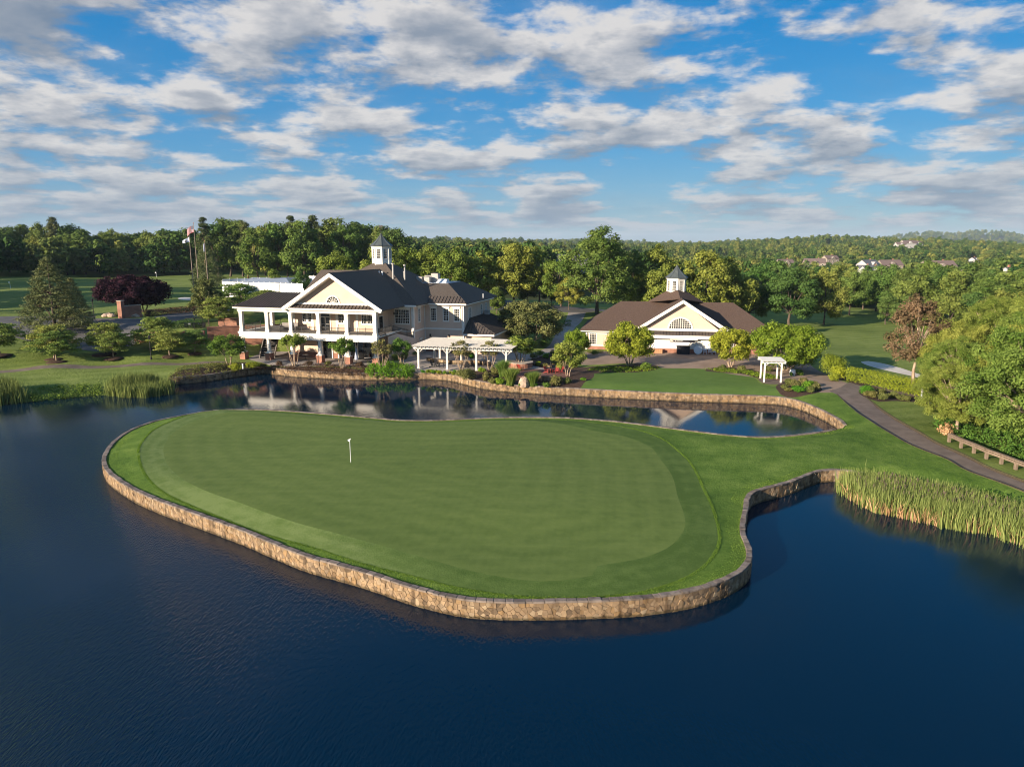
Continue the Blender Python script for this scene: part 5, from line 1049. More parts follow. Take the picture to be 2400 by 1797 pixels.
def make_protos():
    def tree(key, cm, tm, seed, H_, R_, cb, k, lr, n, size, shape='round', stems=1, tr=.2, flat=0, shell=(.35, 1.16), spread=.5, nl=None, tintv=.5, jitter=.75, upb=.25):
        rg = np.random.default_rng(seed); cz = (cb+H_)/2; rz = (H_-cb)/2
        lb = crown_lobes(rg, k, 0, cz, R_-lr*.30, rz-lr*.30, lr, shape)
        v, f, t = leaf_cloud(lb, n, size, rg, flat, shell, tintv, jitter=jitter, upbias=upb)
        base, forks = [], []
        for s in range(stems):
            a = 2*math.pi*s/stems+rg.uniform(0, 1); o = (.0 if stems == 1 else .22)
            base.append((o*math.cos(a), o*math.sin(a), 0)); q = 0 if stems == 1 else R_*.42*spread
            forks.append((q*math.cos(a), q*math.sin(a), cb+(cz-cb)*(.35 if stems == 1 else .15)))
        if stems == 1: forks[0] = (rg.normal()*.1, rg.normal()*.1, cb+(cz-cb)*.35)
        tk = limbs(base, forks, [l[:3] for l in lb[:nl or min(k, 14)]], tr, rg)
        proto(key, np_mesh('crown', v, f, t), tk, LM[cm], M_[tm], H_)
    tree('maple', 'maple', 'barkd', 11, 13, 5.0, .9, 60, 1.15, 13000, .44, 'egg', tr=.24)
    tree('maple', 'maple', 'barkd', 12, 13, 5.6, .8, 66, 1.15, 14000, .44, 'egg', tr=.24)
    tree('maple', 'maple', 'barkd', 13, 12, 4.8, .8, 54, 1.2, 12000, .44, 'round', tr=.24)
    for s, (h, r) in enumerate(((20, 6.0), (22, 6.6), (18, 5.6), (21, 5.2))): tree('oak', 'oak', 'barkd', 21+s, h, r, 2.2, 56, 1.75, 9500, .66, 'egg', tr=.34, tintv=.6)
    for s, (h, r) in enumerate(((16, 5.4), (14, 5.0), (18, 5.6))): tree('mixed', 'mixed', 'barkd', 31+s, h, r, .8, 54, 1.5, 10500, .54, 'egg', tr=.28, tintv=.6)
    tree('bigtree', 'mixed', 'barkd', 41, 20, 7.6, .8, 110, 1.45, 24000, .46, 'egg', tr=.4, tintv=.6)
    tree('bigtree', 'oak', 'barkd', 42, 15, 6.2, 1.0, 84, 1.3, 18000, .44, 'egg', tr=.36, tintv=.55)
    tree('lollipop', 'lime', 'bark', 51, 6.4, 3.8, .9, 120, .80, 22000, .27, 'round', stems=5, tr=.09, tintv=.4, upb=.1)
    tree('lollipop', 'lime', 'bark', 52, 6.0, 3.4, .8, 100, .78, 18000, .27, 'round', stems=5, tr=.09, tintv=.4, upb=.1)
    tree('wide_lime', 'lime', 'bark', 53, 6.6, 5.2, .5, 170, .86, 30000, .28, 'round', stems=5, tr=.1, tintv=.4, upb=.1)
    tree('bushy', 'fresh', 'bark', 55, 5.2, 2.35, .9, 60, .55, 9500, .24, 'egg', stems=3, tr=.07, tintv=.5)
    tree('olive_tree', 'bronze', 'bark', 57, 8.0, 4.7, .5, 120, .85, 22000, .30, 'dome' if False else 'round', stems=4, tr=.12, tintv=.55)
    tree('magnolia', 'bronze', 'barkd', 59, 8.6, 3.3, .3, 90, .7, 14000, .32, 'egg', tr=.14, tintv=.55)
    tree('crape', 'crape', 'bark', 61, 5.2, 1.9, 2.3, 40, .52, 6000, .22, 'dome', stems=6, tr=.065, spread=1.0, tintv=.4)
    tree('crape', 'crape', 'bark', 62, 4.6, 1.8, 1.9, 36, .5, 5200, .22, 'round', stems=6, tr=.06, spread=.9, tintv=.4)
    tree('thin_crape', 'bronze', 'bark', 63, 4.6, 2.0, 1.7, 40, .42, 2500, .22, 'vase', stems=7, tr=.055, spread=1.15, tintv=.4, nl=30)
    tree('sapling', 'crape', 'bark', 66, 4.6, 2.5, 1.2, 44, .58, 6000, .24, 'round', stems=4, tr=.07, tintv=.4)
    tree('plum', 'plum', 'barkd', 71, 7.0, 4.2, .9, 110, .80, 20000, .30, 'dome' if False else 'round', stems=3, tr=.13, tintv=.5)
    tree('loose', 'fresh', 'bark', 81, 13.5, 7.2, .8, 230, .85, 110000, .21, 'round', tr=.34, tintv=.5, shell=(.3, 1.2), nl=70, jitter=1.0)
    tree('loose', 'fresh', 'bark', 82, 12.0, 6.6, .6, 200, .80, 95000, .20, 'egg', tr=.30, tintv=.5, shell=(.3, 1.2), nl=70, jitter=1.0)
    tree('brown_tree', 'brown', 'bark', 85, 12.5, 4.2, 2.0, 84, .85, 9500, .32, 'egg', tr=.24, tintv=.7, shell=(.5, 1.1), nl=34)
    tree('bare_tree', 'olive', 'bark', 86, 12, 4.4, 3.5, 40, .8, 1100, .30, 'round', tr=.26, nl=40)
    # pine: bare trunk, uneven plates of needles
    for s in range(3):
        rg = np.random.default_rng(91+s); h = (23, 25, 21)[s]; lb = []; k = 64
        for i in range(k):
            z = h*(.24+.74*(i/k)**.9); w = (1-(i/k)**1.6)*3.3+.8; a = rg.uniform(0, 6.28); q = w*rg.uniform(.25, 1)
            l = rg.uniform(.7, 1.25); lb.append((q*math.cos(a), q*math.sin(a), z+rg.normal()*.5, l*1.15, l*1.15, l*.62))
        v, f, t = leaf_cloud(lb, 9000, .58, rg, 0, (.3, 1.1), .55, .2, .4, 1.0); m = MB()
        m.tube([(0, 0, -.3), (.1, 0, h*.3), (.05, .1, h*.65), (0, 0, h*.97)], [.32, .27, .18, .04], 7)
        for l in lb[::2]: m.tube([(0, 0, l[2]-.6), l[:3]], [.07, .03], 4, cap=False)
        proto('pine', np_mesh('crown', v, f, t), m.mesh('trunk', True), LM['pine'], M_['barkp'], h)
    # spruce: conical, drooping sprays
    rg = np.random.default_rng(97); h = 13.0; lb = []
    for i in range(210):
        f_ = (i/210)**.8; z = h*(.03+.93*f_); w = (1-f_)**.82*4.9+.25; a = i*2.4+rg.uniform(-.3, .3); q = w*rg.uniform(.55, 1.02); l = .32+.6*(1-f_)*rg.uniform(.7, 1.3)
        lb.append((q*math.cos(a), q*math.sin(a), z-.12*q, l*1.3, l*1.3, l*.5))
    v, f, t = leaf_cloud(lb, 20000, .30, rg, 0, (.3, 1.1), .5, .1, .35, 1.0); m = MB().tube([(0, 0, -.3), (0, 0, h*.5), (0, 0, h*.96)], [.26, .16, .03], 8)
    proto('spruce', np_mesh('crown', v, f, t), m.mesh('trunk', True), LM['spruce'], M_['barkd'], h)
    # young trees with flat spreading tiers
    for s in range(3):
        rg = np.random.default_rng(101+s); h = (5.2, 4.8, 5.0)[s]; lb = []
        for i in range(64):
            f_ = i/63; z = h*(.30+.62*f_); w = 3.5*(1-f_**2.2*.72)*rg.uniform(.1, 1.0)**.6*(.72+.6*min(f_*2.5, .5)); a = i*2.4+rg.uniform(-.5, .5); l = rg.uniform(.42, .85)*(1-.2*f_)
            lb.append((w*math.cos(a), w*math.sin(a), z+.05*w+rg.normal()*.1, l*1.45, l*1.45, l*.42))
        v, f, t = leaf_cloud(lb, 9000, .26, rg, 0, (.3, 1.1), .45, .05, .5, 1.0)
        tk = limbs([(0, 0, 0)], [(rg.normal()*.08, rg.normal()*.08, h*.30)], [l[:3] for l in lb[::3]], .12, rg)
        proto('young', np_mesh('crown', v, f, t), tk, LM['layer'], M_['bark'], h)
    # light green young wood tree, narrow
    tree('narrow', 'fresh', 'bark', 111, 9, 2.0, .6, 50, .6, 6000, .3, 'egg', tr=.1)
make_protos()

def tree(key, var, x, y, h, label, cat='tree', group=None, name=None, rz=None, z=None, sx=1.0, crown_mat=None):
    cr, tk, cm, tm, hh = PROTO[key][var % len(PROTO[key])]; s = h/hh
    zz = hz(x, y)-.05 if z is None else z
    t = thing(name or 'tree', label, cat, (x, y, zz), rnd.uniform(0, 6.28) if rz is None else rz, group); t.scale = (s*sx, s*sx, s)
    mesh_obj('crown', cr, cm, t); mesh_obj('trunk', tk, tm, t)
    return t

# ---- the lawn trees and garden trees
def PT(q): return q[0], q[1]
LAW = 'young trees on the bank lawn'
for i, (q, h, v, lab) in enumerate((
    ((-71.81, 110.67, 2.25), 5.9, 0, 'spreading young tree on a mulch ring, nearest the lawn path at the far left'),
    ((-73.69, 113.0, 2.7), 6.6, 1, 'spreading young tree close behind the one nearest the path, in front of the tall spruce'),
    ((-64.48, 113.77, 2.3), 5.0, 2, 'low spreading young tree on a mulch ring, third mulch ring from the frame edge'),
    ((-66.87, 116.07, 3), 6.2, 0, 'young tree in front of the dark hedge, just behind the low spreading one'),
    ((-60.11, 119.65, 2.9), 6.4, 1, 'young tree at the foot of the brick wall behind the path lamp'),
    ((-56.38, 115.81, 2.4), 5.3, 2, 'young tree on a round mulch ring just right of the path lamp'),
    ((-53.36, 118.24, 2.6), 4.6, 1, 'slender young tree by the brick wall, nearest the clubhouse porch'),
    ((-81.81, 112.47, 2.3), 6.2, 2, 'young tree cut by the left frame edge on its own mulch ring'))):
    tree('young', v, q[0], q[1], h*.88, lab, group=LAW, name='young_tree')
    if i not in (3,): pass
def mulch_ring(x, y, r, label):
    m = MB().lathe((0, 0, 0), [(r*1.05, -.15), (r, .03), (r*.8, .14), (r*.4, .24), (.05, .27)], 20); o = m.obj('mulch_ring', M_['mulch'], None, (x, y, hz(x, y)), smooth=True); tag(o, kind='structure')
for q, r in (((-71.81, 110.67, 2.25), 1.5), ((-73.69, 113.0, 2.7), 1.4), ((-64.48, 113.77, 2.3), 1.45), ((-66.89, 115.6, 3), 1.9), ((-60.11, 119.65, 2.9), 1.7), ((-56.38, 115.81, 2.4), 1.3), ((-53.36, 118.24, 2.6), 1.1), ((-81.81, 112.47, 2.3), 1.6)): mulch_ring(q[0], q[1], r, '')
for q, h, k, v, nm, lab, sx in (
    ((-81.24, 125.95, 4.2), 13.2, 'spruce', 0, 'spruce_tree', 'big blue green spruce standing on the left slope above the young trees', 1.2),
    ((-80.41, 130.49, 4.8), 9.2, 'spruce', 0, 'spruce_tree', 'smaller dark spruce tucked against the right side of the big one', 1.0),
    ((-81.33, 150.32, 6.4), 8.5, 'plum', 0, 'plum_tree', 'dark purple plum tree beside the brick entrance pillar', 1.22),
    ((-78.9, 152.26, 6.4), 8.0, 'plum', 0, 'plum_tree', 'dark purple plum tree right of the one by the pillar, sharing its crown', 1.2),
    ((-93.95, 144.9, 6.3), 6.5, 'plum', 0, 'plum_tree', 'purple plum tree half hidden behind the big spruce', .9),
    ((-58.83, 137.48, 6.2), 9.0, 'magnolia', 0, 'magnolia_tree', 'bronze leaved upright evergreen in front of the flagpoles', 1.0),
    ((-55.59, 134.37, 6.2), 6.0, 'young', 0, 'young_tree', 'light green tree leaning over the brick planter left of the porch roof', .9),
    ((-57.09, 148.65, 6.2), 6.6, 'young', 1, 'young_tree', 'light green tree in front of the white fence behind the porch', 1.2),
    ((-48.08, 139.91, 6.2), 6.0, 'young', 2, 'young_tree', 'green tree behind the porch roof ridge, seen against the white fence', 1.1),
    ((-44.92, 111.47, 1.5), 4.9, 'sapling', 0, 'garden_tree', 'multi stemmed green tree at the corner of the bank, left of the porch stair', 1.1),
    ((-34.63, 111.76, 1.45), 5.5, 'crape', 0, 'crape_myrtle', 'bright green crape myrtle in front of the third porch column', 1.0),
    ((-26.54, 109.77, 1.45), 4.9, 'crape', 1, 'crape_myrtle', 'crape myrtle with pale splayed stems in front of the folded umbrellas', 1.0),
    ((-20.21, 109.49, 1.5), 4.6, 'thin_crape', 0, 'crape_myrtle', 'sparse grey green crape myrtle before the right end of the porch', 1.0),
    ((-17.44, 111.07, 1.5), 4.4, 'crape', 1, 'crape_myrtle', 'dense dark green crape myrtle left of the pergola', .95),
    ((-7.76, 107.95, 1.5), 4.6, 'thin_crape', 0, 'crape_myrtle', 'airy crape myrtle before the second and third pergola posts', 1.0),
    ((-3.42, 107.95, 1.5), 4.5, 'thin_crape', 0, 'crape_myrtle', 'airy crape myrtle before the right half of the pergola', 1.0),
    ((1.35, 110.48, 1.6), 4.9, 'crape', 1, 'crape_myrtle', 'crape myrtle in the round raised planter right of the pergola', 1.25),
    ((8.18, 102.26, 1.55), 5.4, 'bushy', 0, 'garden_tree', 'full green tree at the left end of the event lawn', 1.0),
    ((10.79, 118.43, 1.7), 4.6, 'lollipop', 1, 'garden_tree', 'yellow green tree by the left corner of the pavilion', .85),
    ((3.43, 131.79, 2), 8.9, 'olive_tree', 0, 'garden_tree', 'large round olive green tree between the clubhouse and the pavilion', 1.15),
    ((18.56, 110.88, 1.6), 6.7, 'lollipop', 0, 'round_tree', 'round lime green tree alone before the left half of the pavilion', 1.0),
    ((34.44, 110.48, 1.6), 6.2, 'lollipop', 1, 'round_tree', 'round lime green tree before the right end of the pavilion gable', .95),
    ((42.23, 107.95, 1.5), 7.3, 'wide_lime', 0, 'round_tree', 'widest lime green tree behind the white arbor', 1.0)):
    tree(k, v, q[0], q[1], h, lab, name=nm, sx=sx)
# ---- nearer wood on the right
for q, h, k, v, nm, lab, sx in (
    ((50.5, 65.5, 0), 13.8, 'loose', 0, 'bank_tree', 'large loose leafed tree over the timber rail at the right frame edge', 1.0),
    ((58.5, 75.0, 0), 13.5, 'loose', 1, 'bank_tree', 'loose leafed tree behind the one over the timber rail', 1.05),
    ((55.0, 86.5, 0), 8.6, 'loose', 1, 'bank_tree', 'low light green tree left of the timber rail, over the path verge', .95),
    ((47.8, 74.0, 0), 7.6, 'loose', 0, 'bank_tree', 'lowest light green tree, over the verge at the near end of the hedge', 1.1),
    ((60.0, 60.0, 0), 14.0, 'loose', 0, 'bank_tree', 'tall loose leafed tree cut by the right frame edge', 1.0),
    ((55.0, 70.5, 0), 10.5, 'loose', 1, 'bank_tree', 'light green tree between the rail tree and the low one left of it', 1.1),
    ((66.0, 86.0, 0), 13.5, 'loose', 0, 'bank_tree', 'light green tree in the middle of the right bank wood', 1.0),
    ((59.5, 92.0, 0), 10.5, 'loose', 1, 'bank_tree', 'low spreading green tree at the end of the clipped hedge', 1.0),
    ((78.0, 92.0, 0), 14.5, 'loose', 1, 'bank_tree', 'tall green tree at the right edge behind the loose leafed ones', 1.0),
    ((57.5, 100.0, 0), 13.0, 'brown_tree', 0, 'dying_tree', 'brown leaved half dead tree with pale trunk beside the right fairway', 1.0),
    ((72.0, 104.0, 0), 12.5, 'loose', 0, 'bank_tree', 'bushy green tree right of the brown leaved one', 1.0),
    ((88.0, 112.0, 0), 13.5, 'loose', 1, 'bank_tree', 'yellow green tree far right behind the bank wood', 1.0)):
    tree(k, v, q[0], q[1], h, lab, name=nm, sx=sx, group=None)
# ---- trees behind the buildings
for i, (px_, d, h, k, v, lab) in enumerate((
    (905, 176, 15.5, 'maple', 0, 'olive maple just right of the clubhouse cupola'),
    (960, 186, 15.0, 'maple', 1, 'olive maple behind the clubhouse flues'),
    (1012, 182, 15.3, 'maple', 2, 'olive maple behind the roof units of the clubhouse'),
    (1068, 178, 15.0, 'maple', 0, 'olive maple behind the right end of the clubhouse roof'),
    (1124, 184, 14.2, 'maple', 2, 'smaller olive maple between the two broadest parking lot trees'),
    (1205, 186, 16.2, 'maple', 1, 'broad olive maple by the parking lot, left of the white far house'),
    (1262, 190, 15.6, 'maple', 0, 'olive maple right of the broadest one by the parking lot'),
    (1312, 182, 13.0, 'maple', 2, 'olive maple at the left edge of the tallest green tree'),
    (1165, 166, 6.5, 'mixed', 1, 'low dark tree behind the low metal roof of the clubhouse'),
    (1330, 172, 8.0, 'maple', 1, 'low leafy tree at the far end of the walkway'),
    (1290, 196, 9.0, 'mixed', 2, 'dark low tree at the back of the parking lot'),
    (1235, 198, 9.0, 'mixed', 0, 'dark bushy tree behind the broad parking lot maple'),
    (1100, 196, 10.0, 'mixed', 1, 'dark bushy tree beyond the flat roof of the clubhouse wing'),
    (1395, 168, 20.6, 'bigtree', 0, 'tallest green tree of the middle, left of the pavilion cupola'),
    (1470, 172, 17.0, 'mixed', 2, 'dark green tree against the right side of the tallest one'),
    (1520, 176, 17.5, 'maple', 0, 'yellow green tree just left of the pavilion cupola'),
    (1548, 165, 13.5, 'maple', 2, 'small yellow green tree touching the pavilion cupola'),
    (1640, 168, 17.8, 'maple', 1, 'broad yellow green tree right of the pavilion cupola'),
    (1700, 172, 16.8, 'maple', 0, 'yellow green tree behind the right roof of the pavilion'),
    (1745, 178, 12.5, 'bigtree', 1, 'dark tree behind the right corner of the pavilion'),
    (1838, 172, 14.8, 'bigtree', 1, 'dark round tree at the head of the right fairway'),
    (1918, 178, 14.6, 'mixed', 0, 'green tree right of the dark round one on the fairway'),
    (1975, 200, 12.5, 'mixed', 1, 'green tree at the left end of the fairway wood'))):
    x = (px_-1200)/1666*d*1.02; tree(k, v, x, d, h, lab, group='trees behind the two buildings', sx=1.16 if k == 'bigtree' else 1.0)
# ---- wood edge on the left, pines behind the clubhouse, fairway wood on the right
ORD = 'first second third fourth fifth sixth seventh eighth ninth tenth eleventh twelfth thirteenth fourteenth fifteenth sixteenth seventeenth eighteenth nineteenth twentieth twenty-first twenty-second twenty-third twenty-fourth twenty-fifth twenty-sixth twenty-seventh twenty-eighth twenty-ninth thirtieth thirty-first thirty-second thirty-third thirty-fourth thirty-fifth'.split()
def order(rows, i): return ORD[sorted(range(len(rows)), key=lambda q: rows[q][0]).index(i)]
wood_l = [(-40, 'oak', 19, 345), (25, 'mixed', 21, 335), (60, 'oak', 22, 338), (98, 'oak', 23.5, 345), (140, 'oak', 24, 340), (170, 'pine', 26, 338), (205, 'oak', 24, 342), (232, 'oak', 22, 338), (262, 'oak', 19, 352), (290, 'mixed', 22, 362), (322, 'mixed', 20, 360), (350, 'oak', 18, 372), (378, 'mixed', 21, 358), (410, 'mixed', 21, 356), (445, 'mixed', 19, 362), (120, 'mixed', 18, 328), (0, 'oak', 20, 352), (190, 'mixed', 19, 330), (308, 'mixed', 20, 380), (425, 'oak', 21, 385), (-90, 'oak', 22, 330), (-140, 'oak', 22, 320), (470, 'oak', 22, 345)]
sp = {'oak': 'dark broadleaved tree', 'mixed': 'mid green broadleaved tree', 'pine': 'pine'}
for i, (px_, k, h, d) in enumerate(wood_l):
    tree(k, i, (px_-1200)/1666*d*1.02, d, h, sp[k]+', '+order(wood_l, i)+' from the left in the wood beyond the left fairway', group='wood edge beyond the left fairway')
wood_m = [(505, 'pine', 24, 290), (532, 'oak', 23, 300), (560, 'oak', 25, 305), (588, 'oak', 24, 300), (600, 'pine', 22, 268), (622, 'mixed', 22, 262), (648, 'mixed', 22, 285), (668, 'mixed', 22, 272), (690, 'mixed', 23, 280), (705, 'pine', 24, 270), (728, 'mixed', 23, 262), (752, 'pine', 24, 275), (775, 'mixed', 22, 285), (800, 'mixed', 24, 280), (822, 'mixed', 23, 270), (845, 'oak', 23, 282), (868, 'mixed', 22, 290), (905, 'oak', 22, 275), (930, 'oak', 21, 268), (640, 'oak', 21, 315), (715, 'oak', 23, 315), (790, 'oak', 24, 320), (860, 'oak', 24, 325)]
for i, (px_, k, h, d) in enumerate(wood_m):
    x = (px_-1200)/1666*d*1.02
    tree(k, i, x, d, h, ('tall pine' if k == 'pine' else 'tall '+sp[k])+', '+order(wood_m, i)+' from the left in the wood behind the clubhouse', group='wood behind the clubhouse')
for px_, d, h, k, v, lab in ((658, 205, 8.6, 'narrow', 0, 'slender light green tree behind the white fence'), (602, 215, 4.5, 'narrow', 0, 'tiny light green tree left of the slender one behind the fence'), (800, 180, 13.5, 'maple', 2, 'light yellow green tree left of the clubhouse cupola'), (720, 200, 7.5, 'mixed', 1, 'low green tree at the fence end by the clubhouse roof'), (508, 232, 15.5, 'spruce', 0, 'large olive spruce behind the flagpoles')):
    tree(k, v, (px_-1200)/1666*d*1.02, d, h, lab)
wood_r = [(2005, 228, 13, 'mixed'), (2035, 215, 11, 'mixed'), (2060, 205, 15.5, 'mixed'), (2095, 198, 14, 'oak'), (2120, 188, 12.5, 'mixed'), (2150, 205, 17, 'mixed'), (2185, 190, 14.5, 'oak'), (2215, 180, 14, 'mixed'), (2250, 195, 15.5, 'oak'), (2290, 172, 13.5, 'mixed'), (2330, 180, 14, 'mixed'), (2380, 165, 15, 'mixed'), (2420, 150, 15, 'mixed'), (2110, 168, 9.0, 'oak'), (2150, 155, 8.5, 'oak'), (2060, 182, 8.5, 'oak'), (2200, 148, 10, 'mixed'), (2260, 150, 11, 'oak'), (2320, 140, 12, 'mixed'), (2390, 128, 12, 'mixed'), (2470, 135, 13, 'oak'), (1765, 225, 13.5, 'mixed'), (1800, 240, 14, 'mixed'), (1860, 235, 12.5, 'mixed'), (1900, 250, 13.5, 'oak'), (1950, 245, 14.5, 'mixed'), (1990, 262, 13, 'mixed'), (2120, 245, 15, 'oak'), (2200, 240, 15, 'mixed'), (2290, 235, 15, 'oak'), (2360, 225, 15, 'mixed')]
for i, (px_, d, h, k) in enumerate(wood_r):
    nm = ('dark' if k == 'oak' else 'mid green')+(' low' if h < 10.5 else '')+' tree, '+order([(q[0], 0) for q in wood_r], i)+' from the left in the wood along the right fairway'
    tree(k, i, (px_-1200)/1666*d*1.02, d, h, nm, group='wood along the right fairway', sx=1.15)
tree('bare_tree', 0, (2315-1200)/1666*200, 196, 13.5, 'nearly leafless grey tree standing out of the right wood', name='bare_tree')
# trees just outside the frame on the left: they throw the long shade over the fairway
k_ = 0
for y in range(150, 340, 10):
    for j, f_ in enumerate((.80, .93)):
        if (y//10) % 6 in (1, 2) : continue
        x = -f_*y-9-rnd.uniform(0, 7); h = rnd.uniform(19, 26); k_ += 1
        tree('oak', k_, x, y+rnd.uniform(-4, 4), h, 'tall oak outside the left edge, '+ORD[k_-1]+' of its row along the fairway', group='oaks beside the fairway outside the frame', sx=1.1)

# ---- far woods: one mass each, made of tree instances
def wood_mass(name, label, n_try, rfun, seed, cut=None, srange=(.8, 1.25), mats=('farwood', 'fardark', 'farwood', 'farwood')):
    rg = np.random.default_rng(seed)
    protos = bpy.data.collections.new(name+'_kinds')
    for j in range(6):
        r2 = np.random.default_rng(seed*10+j); h = 13+3*r2.random(); lb = crown_lobes(r2, 26, 0, h*.52, 4.1, h*.40, 1.6, 'egg')
        v, f, t = leaf_cloud(lb, 700, 1.25, r2, 0, (.5, 1.15), .6, .25, .75, .6)
        me = np_mesh('crown', v, f, t); me.materials.append(LM[mats[j % len(mats)]]); o = bpy.data.objects.new('wood_tree_kind', me); protos.objects.link(o)
    P_ = rfun(rg, n_try); x, y = P_[:, 0], P_[:, 1]
    gl = np.sin(x*.0131+1.3*np.sin(y*.0087))+np.sin(y*.0113+x*.0061+2)+.7*np.sin(x*.037-y*.029); kk = gl < 1.55; x, y = x[kk], y[kk]   # clearings
    big = .5+.5*np.sin(x*.021+seed)*np.sin(y*.017+1.1*seed)
    if cut is not None: k = cut(x, y); x, y, big = x[k], y[k], big[k]
    z = height(x, y); r = np.hypot(x, y); s = srange[0]+(srange[1]-srange[0])*np.clip(rg.beta(1.3, 2.0, len(x))*.75+big*.35, 0, 1)
    me = bpy.data.meshes.new(name); me.vertices.add(len(x)); me.vertices.foreach_set('co', np.column_stack([x, y, z-.4]).astype(np.float32).ravel())
    a = me.attributes.new('size', 'FLOAT', 'POINT'); a.data.foreach_set('value', s.astype(np.float32)); a = me.attributes.new('turn', 'FLOAT', 'POINT'); a.data.foreach_set('value', rg.uniform(0, 6.28, len(x)).astype(np.float32))
    o = mesh_obj(name, me); tag(o, label, None, None, 'stuff')
    ng = bpy.data.node_groups.new(name, 'GeometryNodeTree'); ng.interface.new_socket('Geometry', in_out='INPUT', socket_type='NodeSocketGeometry'); ng.interface.new_socket('Geometry', in_out='OUTPUT', socket_type='NodeSocketGeometry')
    N = ng.nodes.new; L = ng.links.new; gi, go = N('NodeGroupInput'), N('NodeGroupOutput'); ip = N('GeometryNodeInstanceOnPoints'); ci = N('GeometryNodeCollectionInfo')
    ci.inputs['Collection'].default_value = protos; ci.inputs['Separate Children'].default_value = True; ci.inputs['Reset Children'].default_value = True; ip.inputs['Pick Instance'].default_value = True
    a1 = N('GeometryNodeInputNamedAttribute'); a1.data_type = 'FLOAT'; a1.inputs['Name'].default_value = 'size'; a2 = N('GeometryNodeInputNamedAttribute'); a2.data_type = 'FLOAT'; a2.inputs['Name'].default_value = 'turn'
    cx = N('ShaderNodeCombineXYZ'); L(a2.outputs[0], cx.inputs[2]); L(gi.outputs[0], ip.inputs['Points']); L(ci.outputs[0], ip.inputs['Instance']); L(a1.outputs[0], ip.inputs['Scale']); L(cx.outputs[0], ip.inputs['Rotation']); L(ip.outputs[0], go.inputs[0])
    md = o.modifiers.new('trees', 'NODES'); md.node_group = ng
    return o
HOUSE_XY = []
def fan_points(r0, r1, a0, a1, dens):
    def f(rg, n):
        r = np.sqrt(rg.uniform(r0*r0, r1*r1, n)); a = np.radians(rg.uniform(a0, a1, n)); return np.column_stack([r*np.sin(a), r*np.cos(a)])
    return f
def clear(x, y):
    k = np.ones(len(x), bool)
    for hx, hy, d in HOUSE_XY:
        u = np.array((hx, hy))/math.hypot(hx, hy); al = x*u[0]+y*u[1]; ac = np.abs(-x*u[1]+y*u[0]); R0 = math.hypot(hx, hy)
        k &= ~((al > R0-130) & (al < R0+16) & (ac < d*1.15))
    k &= ~((np.hypot(x, y) < 330) & (np.degrees(np.arctan2(x, y)) < -6))
    k &= ~((y < 235) & (x > -25))
    return k
# ------------------------------------------------------------------ placing by ground position
def P_PIX(px, py, z=1.5):
    """ground point at height z that the photograph shows at pixel (px, py)"""
    u, v = (px-1200)/1666, -(py-898.5)/1666; c, s = math.cos(R(11.1)), math.sin(R(11.1)); t = (z-CAM_H)/(-s+v*c)
    return (u*t, (c+v*s)*t, z)
# ------------------------------------------------------------------ far houses
def house(x, y, w, d, h, rz, wall, roof, label, nwin=3, z=None):
    B = thing('house', label, 'house', (x, y, hz(x, y) if z is None else z), rz, 'far houses among the trees')
    MB().box(-w/2, -d/2, 0, w/2, d/2, h).obj('wall', wall, B)
    m = MB(); rh = d*.38; o_ = .4
    m.slab([(-w/2-o_, -d/2-o_, h-.1), (w/2+o_, -d/2-o_, h-.1), (w/2+o_, 0, h+rh), (-w/2-o_, 0, h+rh)], .15); m.slab([(w/2+o_, d/2+o_, h-.1), (-w/2-o_, d/2+o_, h-.1), (-w/2-o_, .01, h+rh), (w/2+o_, .01, h+rh)], .15)
    ro = m.obj('roof', roof, B); MB().cbox(w*.2, d*.1, h+rh, .8, .8, 2.0).obj('chimney', M_['brick'], ro)
    MB().add([(-w/2, -d/2+.05, h), (-w/2, d/2-.05, h), (-w/2, 0, h+rh-.2), (w/2, -d/2+.05, h), (w/2, d/2-.05, h), (w/2, 0, h+rh-.2)], [(0, 2, 1), (3, 4, 5)]).obj('gable', wall, B)
    g = w*.32; MB().add([(-g/2, -d/2-.6, h-.2), (g/2, -d/2-.6, h-.2), (0, -d/2-.6, h+g*.42), (0, 0, h+g*.42)], [(0, 1, 2)]).add([(-g/2-.3, -d/2-.9, h-.3), (0, -d/2-.9, h+g*.44), (0, 0, h+g*.44), (g/2+.3, -d/2-.9, h-.3)], [(0, 1, 2), (3, 2, 1)]).obj('front_gable', wall, B)
    for i in range(nwin):
        for zz in ((1.0, 3.8) if h > 5 else (1.0,)):
            u = -w/2+w*(i+.5)/nwin; f = MB().box(u-.7, -d/2-.06, zz, u+.7, -d/2-.005, zz+1.6).obj('window', M_['white'], B); MB().box(u-.55, -d/2-.08, zz+.12, u+.55, -d/2-.061, zz+1.48).obj('pane', M_['glass'], f)
    return B
HW = pm('far white siding', (.46, .44, .41), None, .7); HT = pm('far tan siding', (.30, .255, .205), None, .7); HR = pm('far brown shingles', (.16, .115, .10), None, .9); HG = pm('far grey shingles', (.12, .125, .14), None, .9)
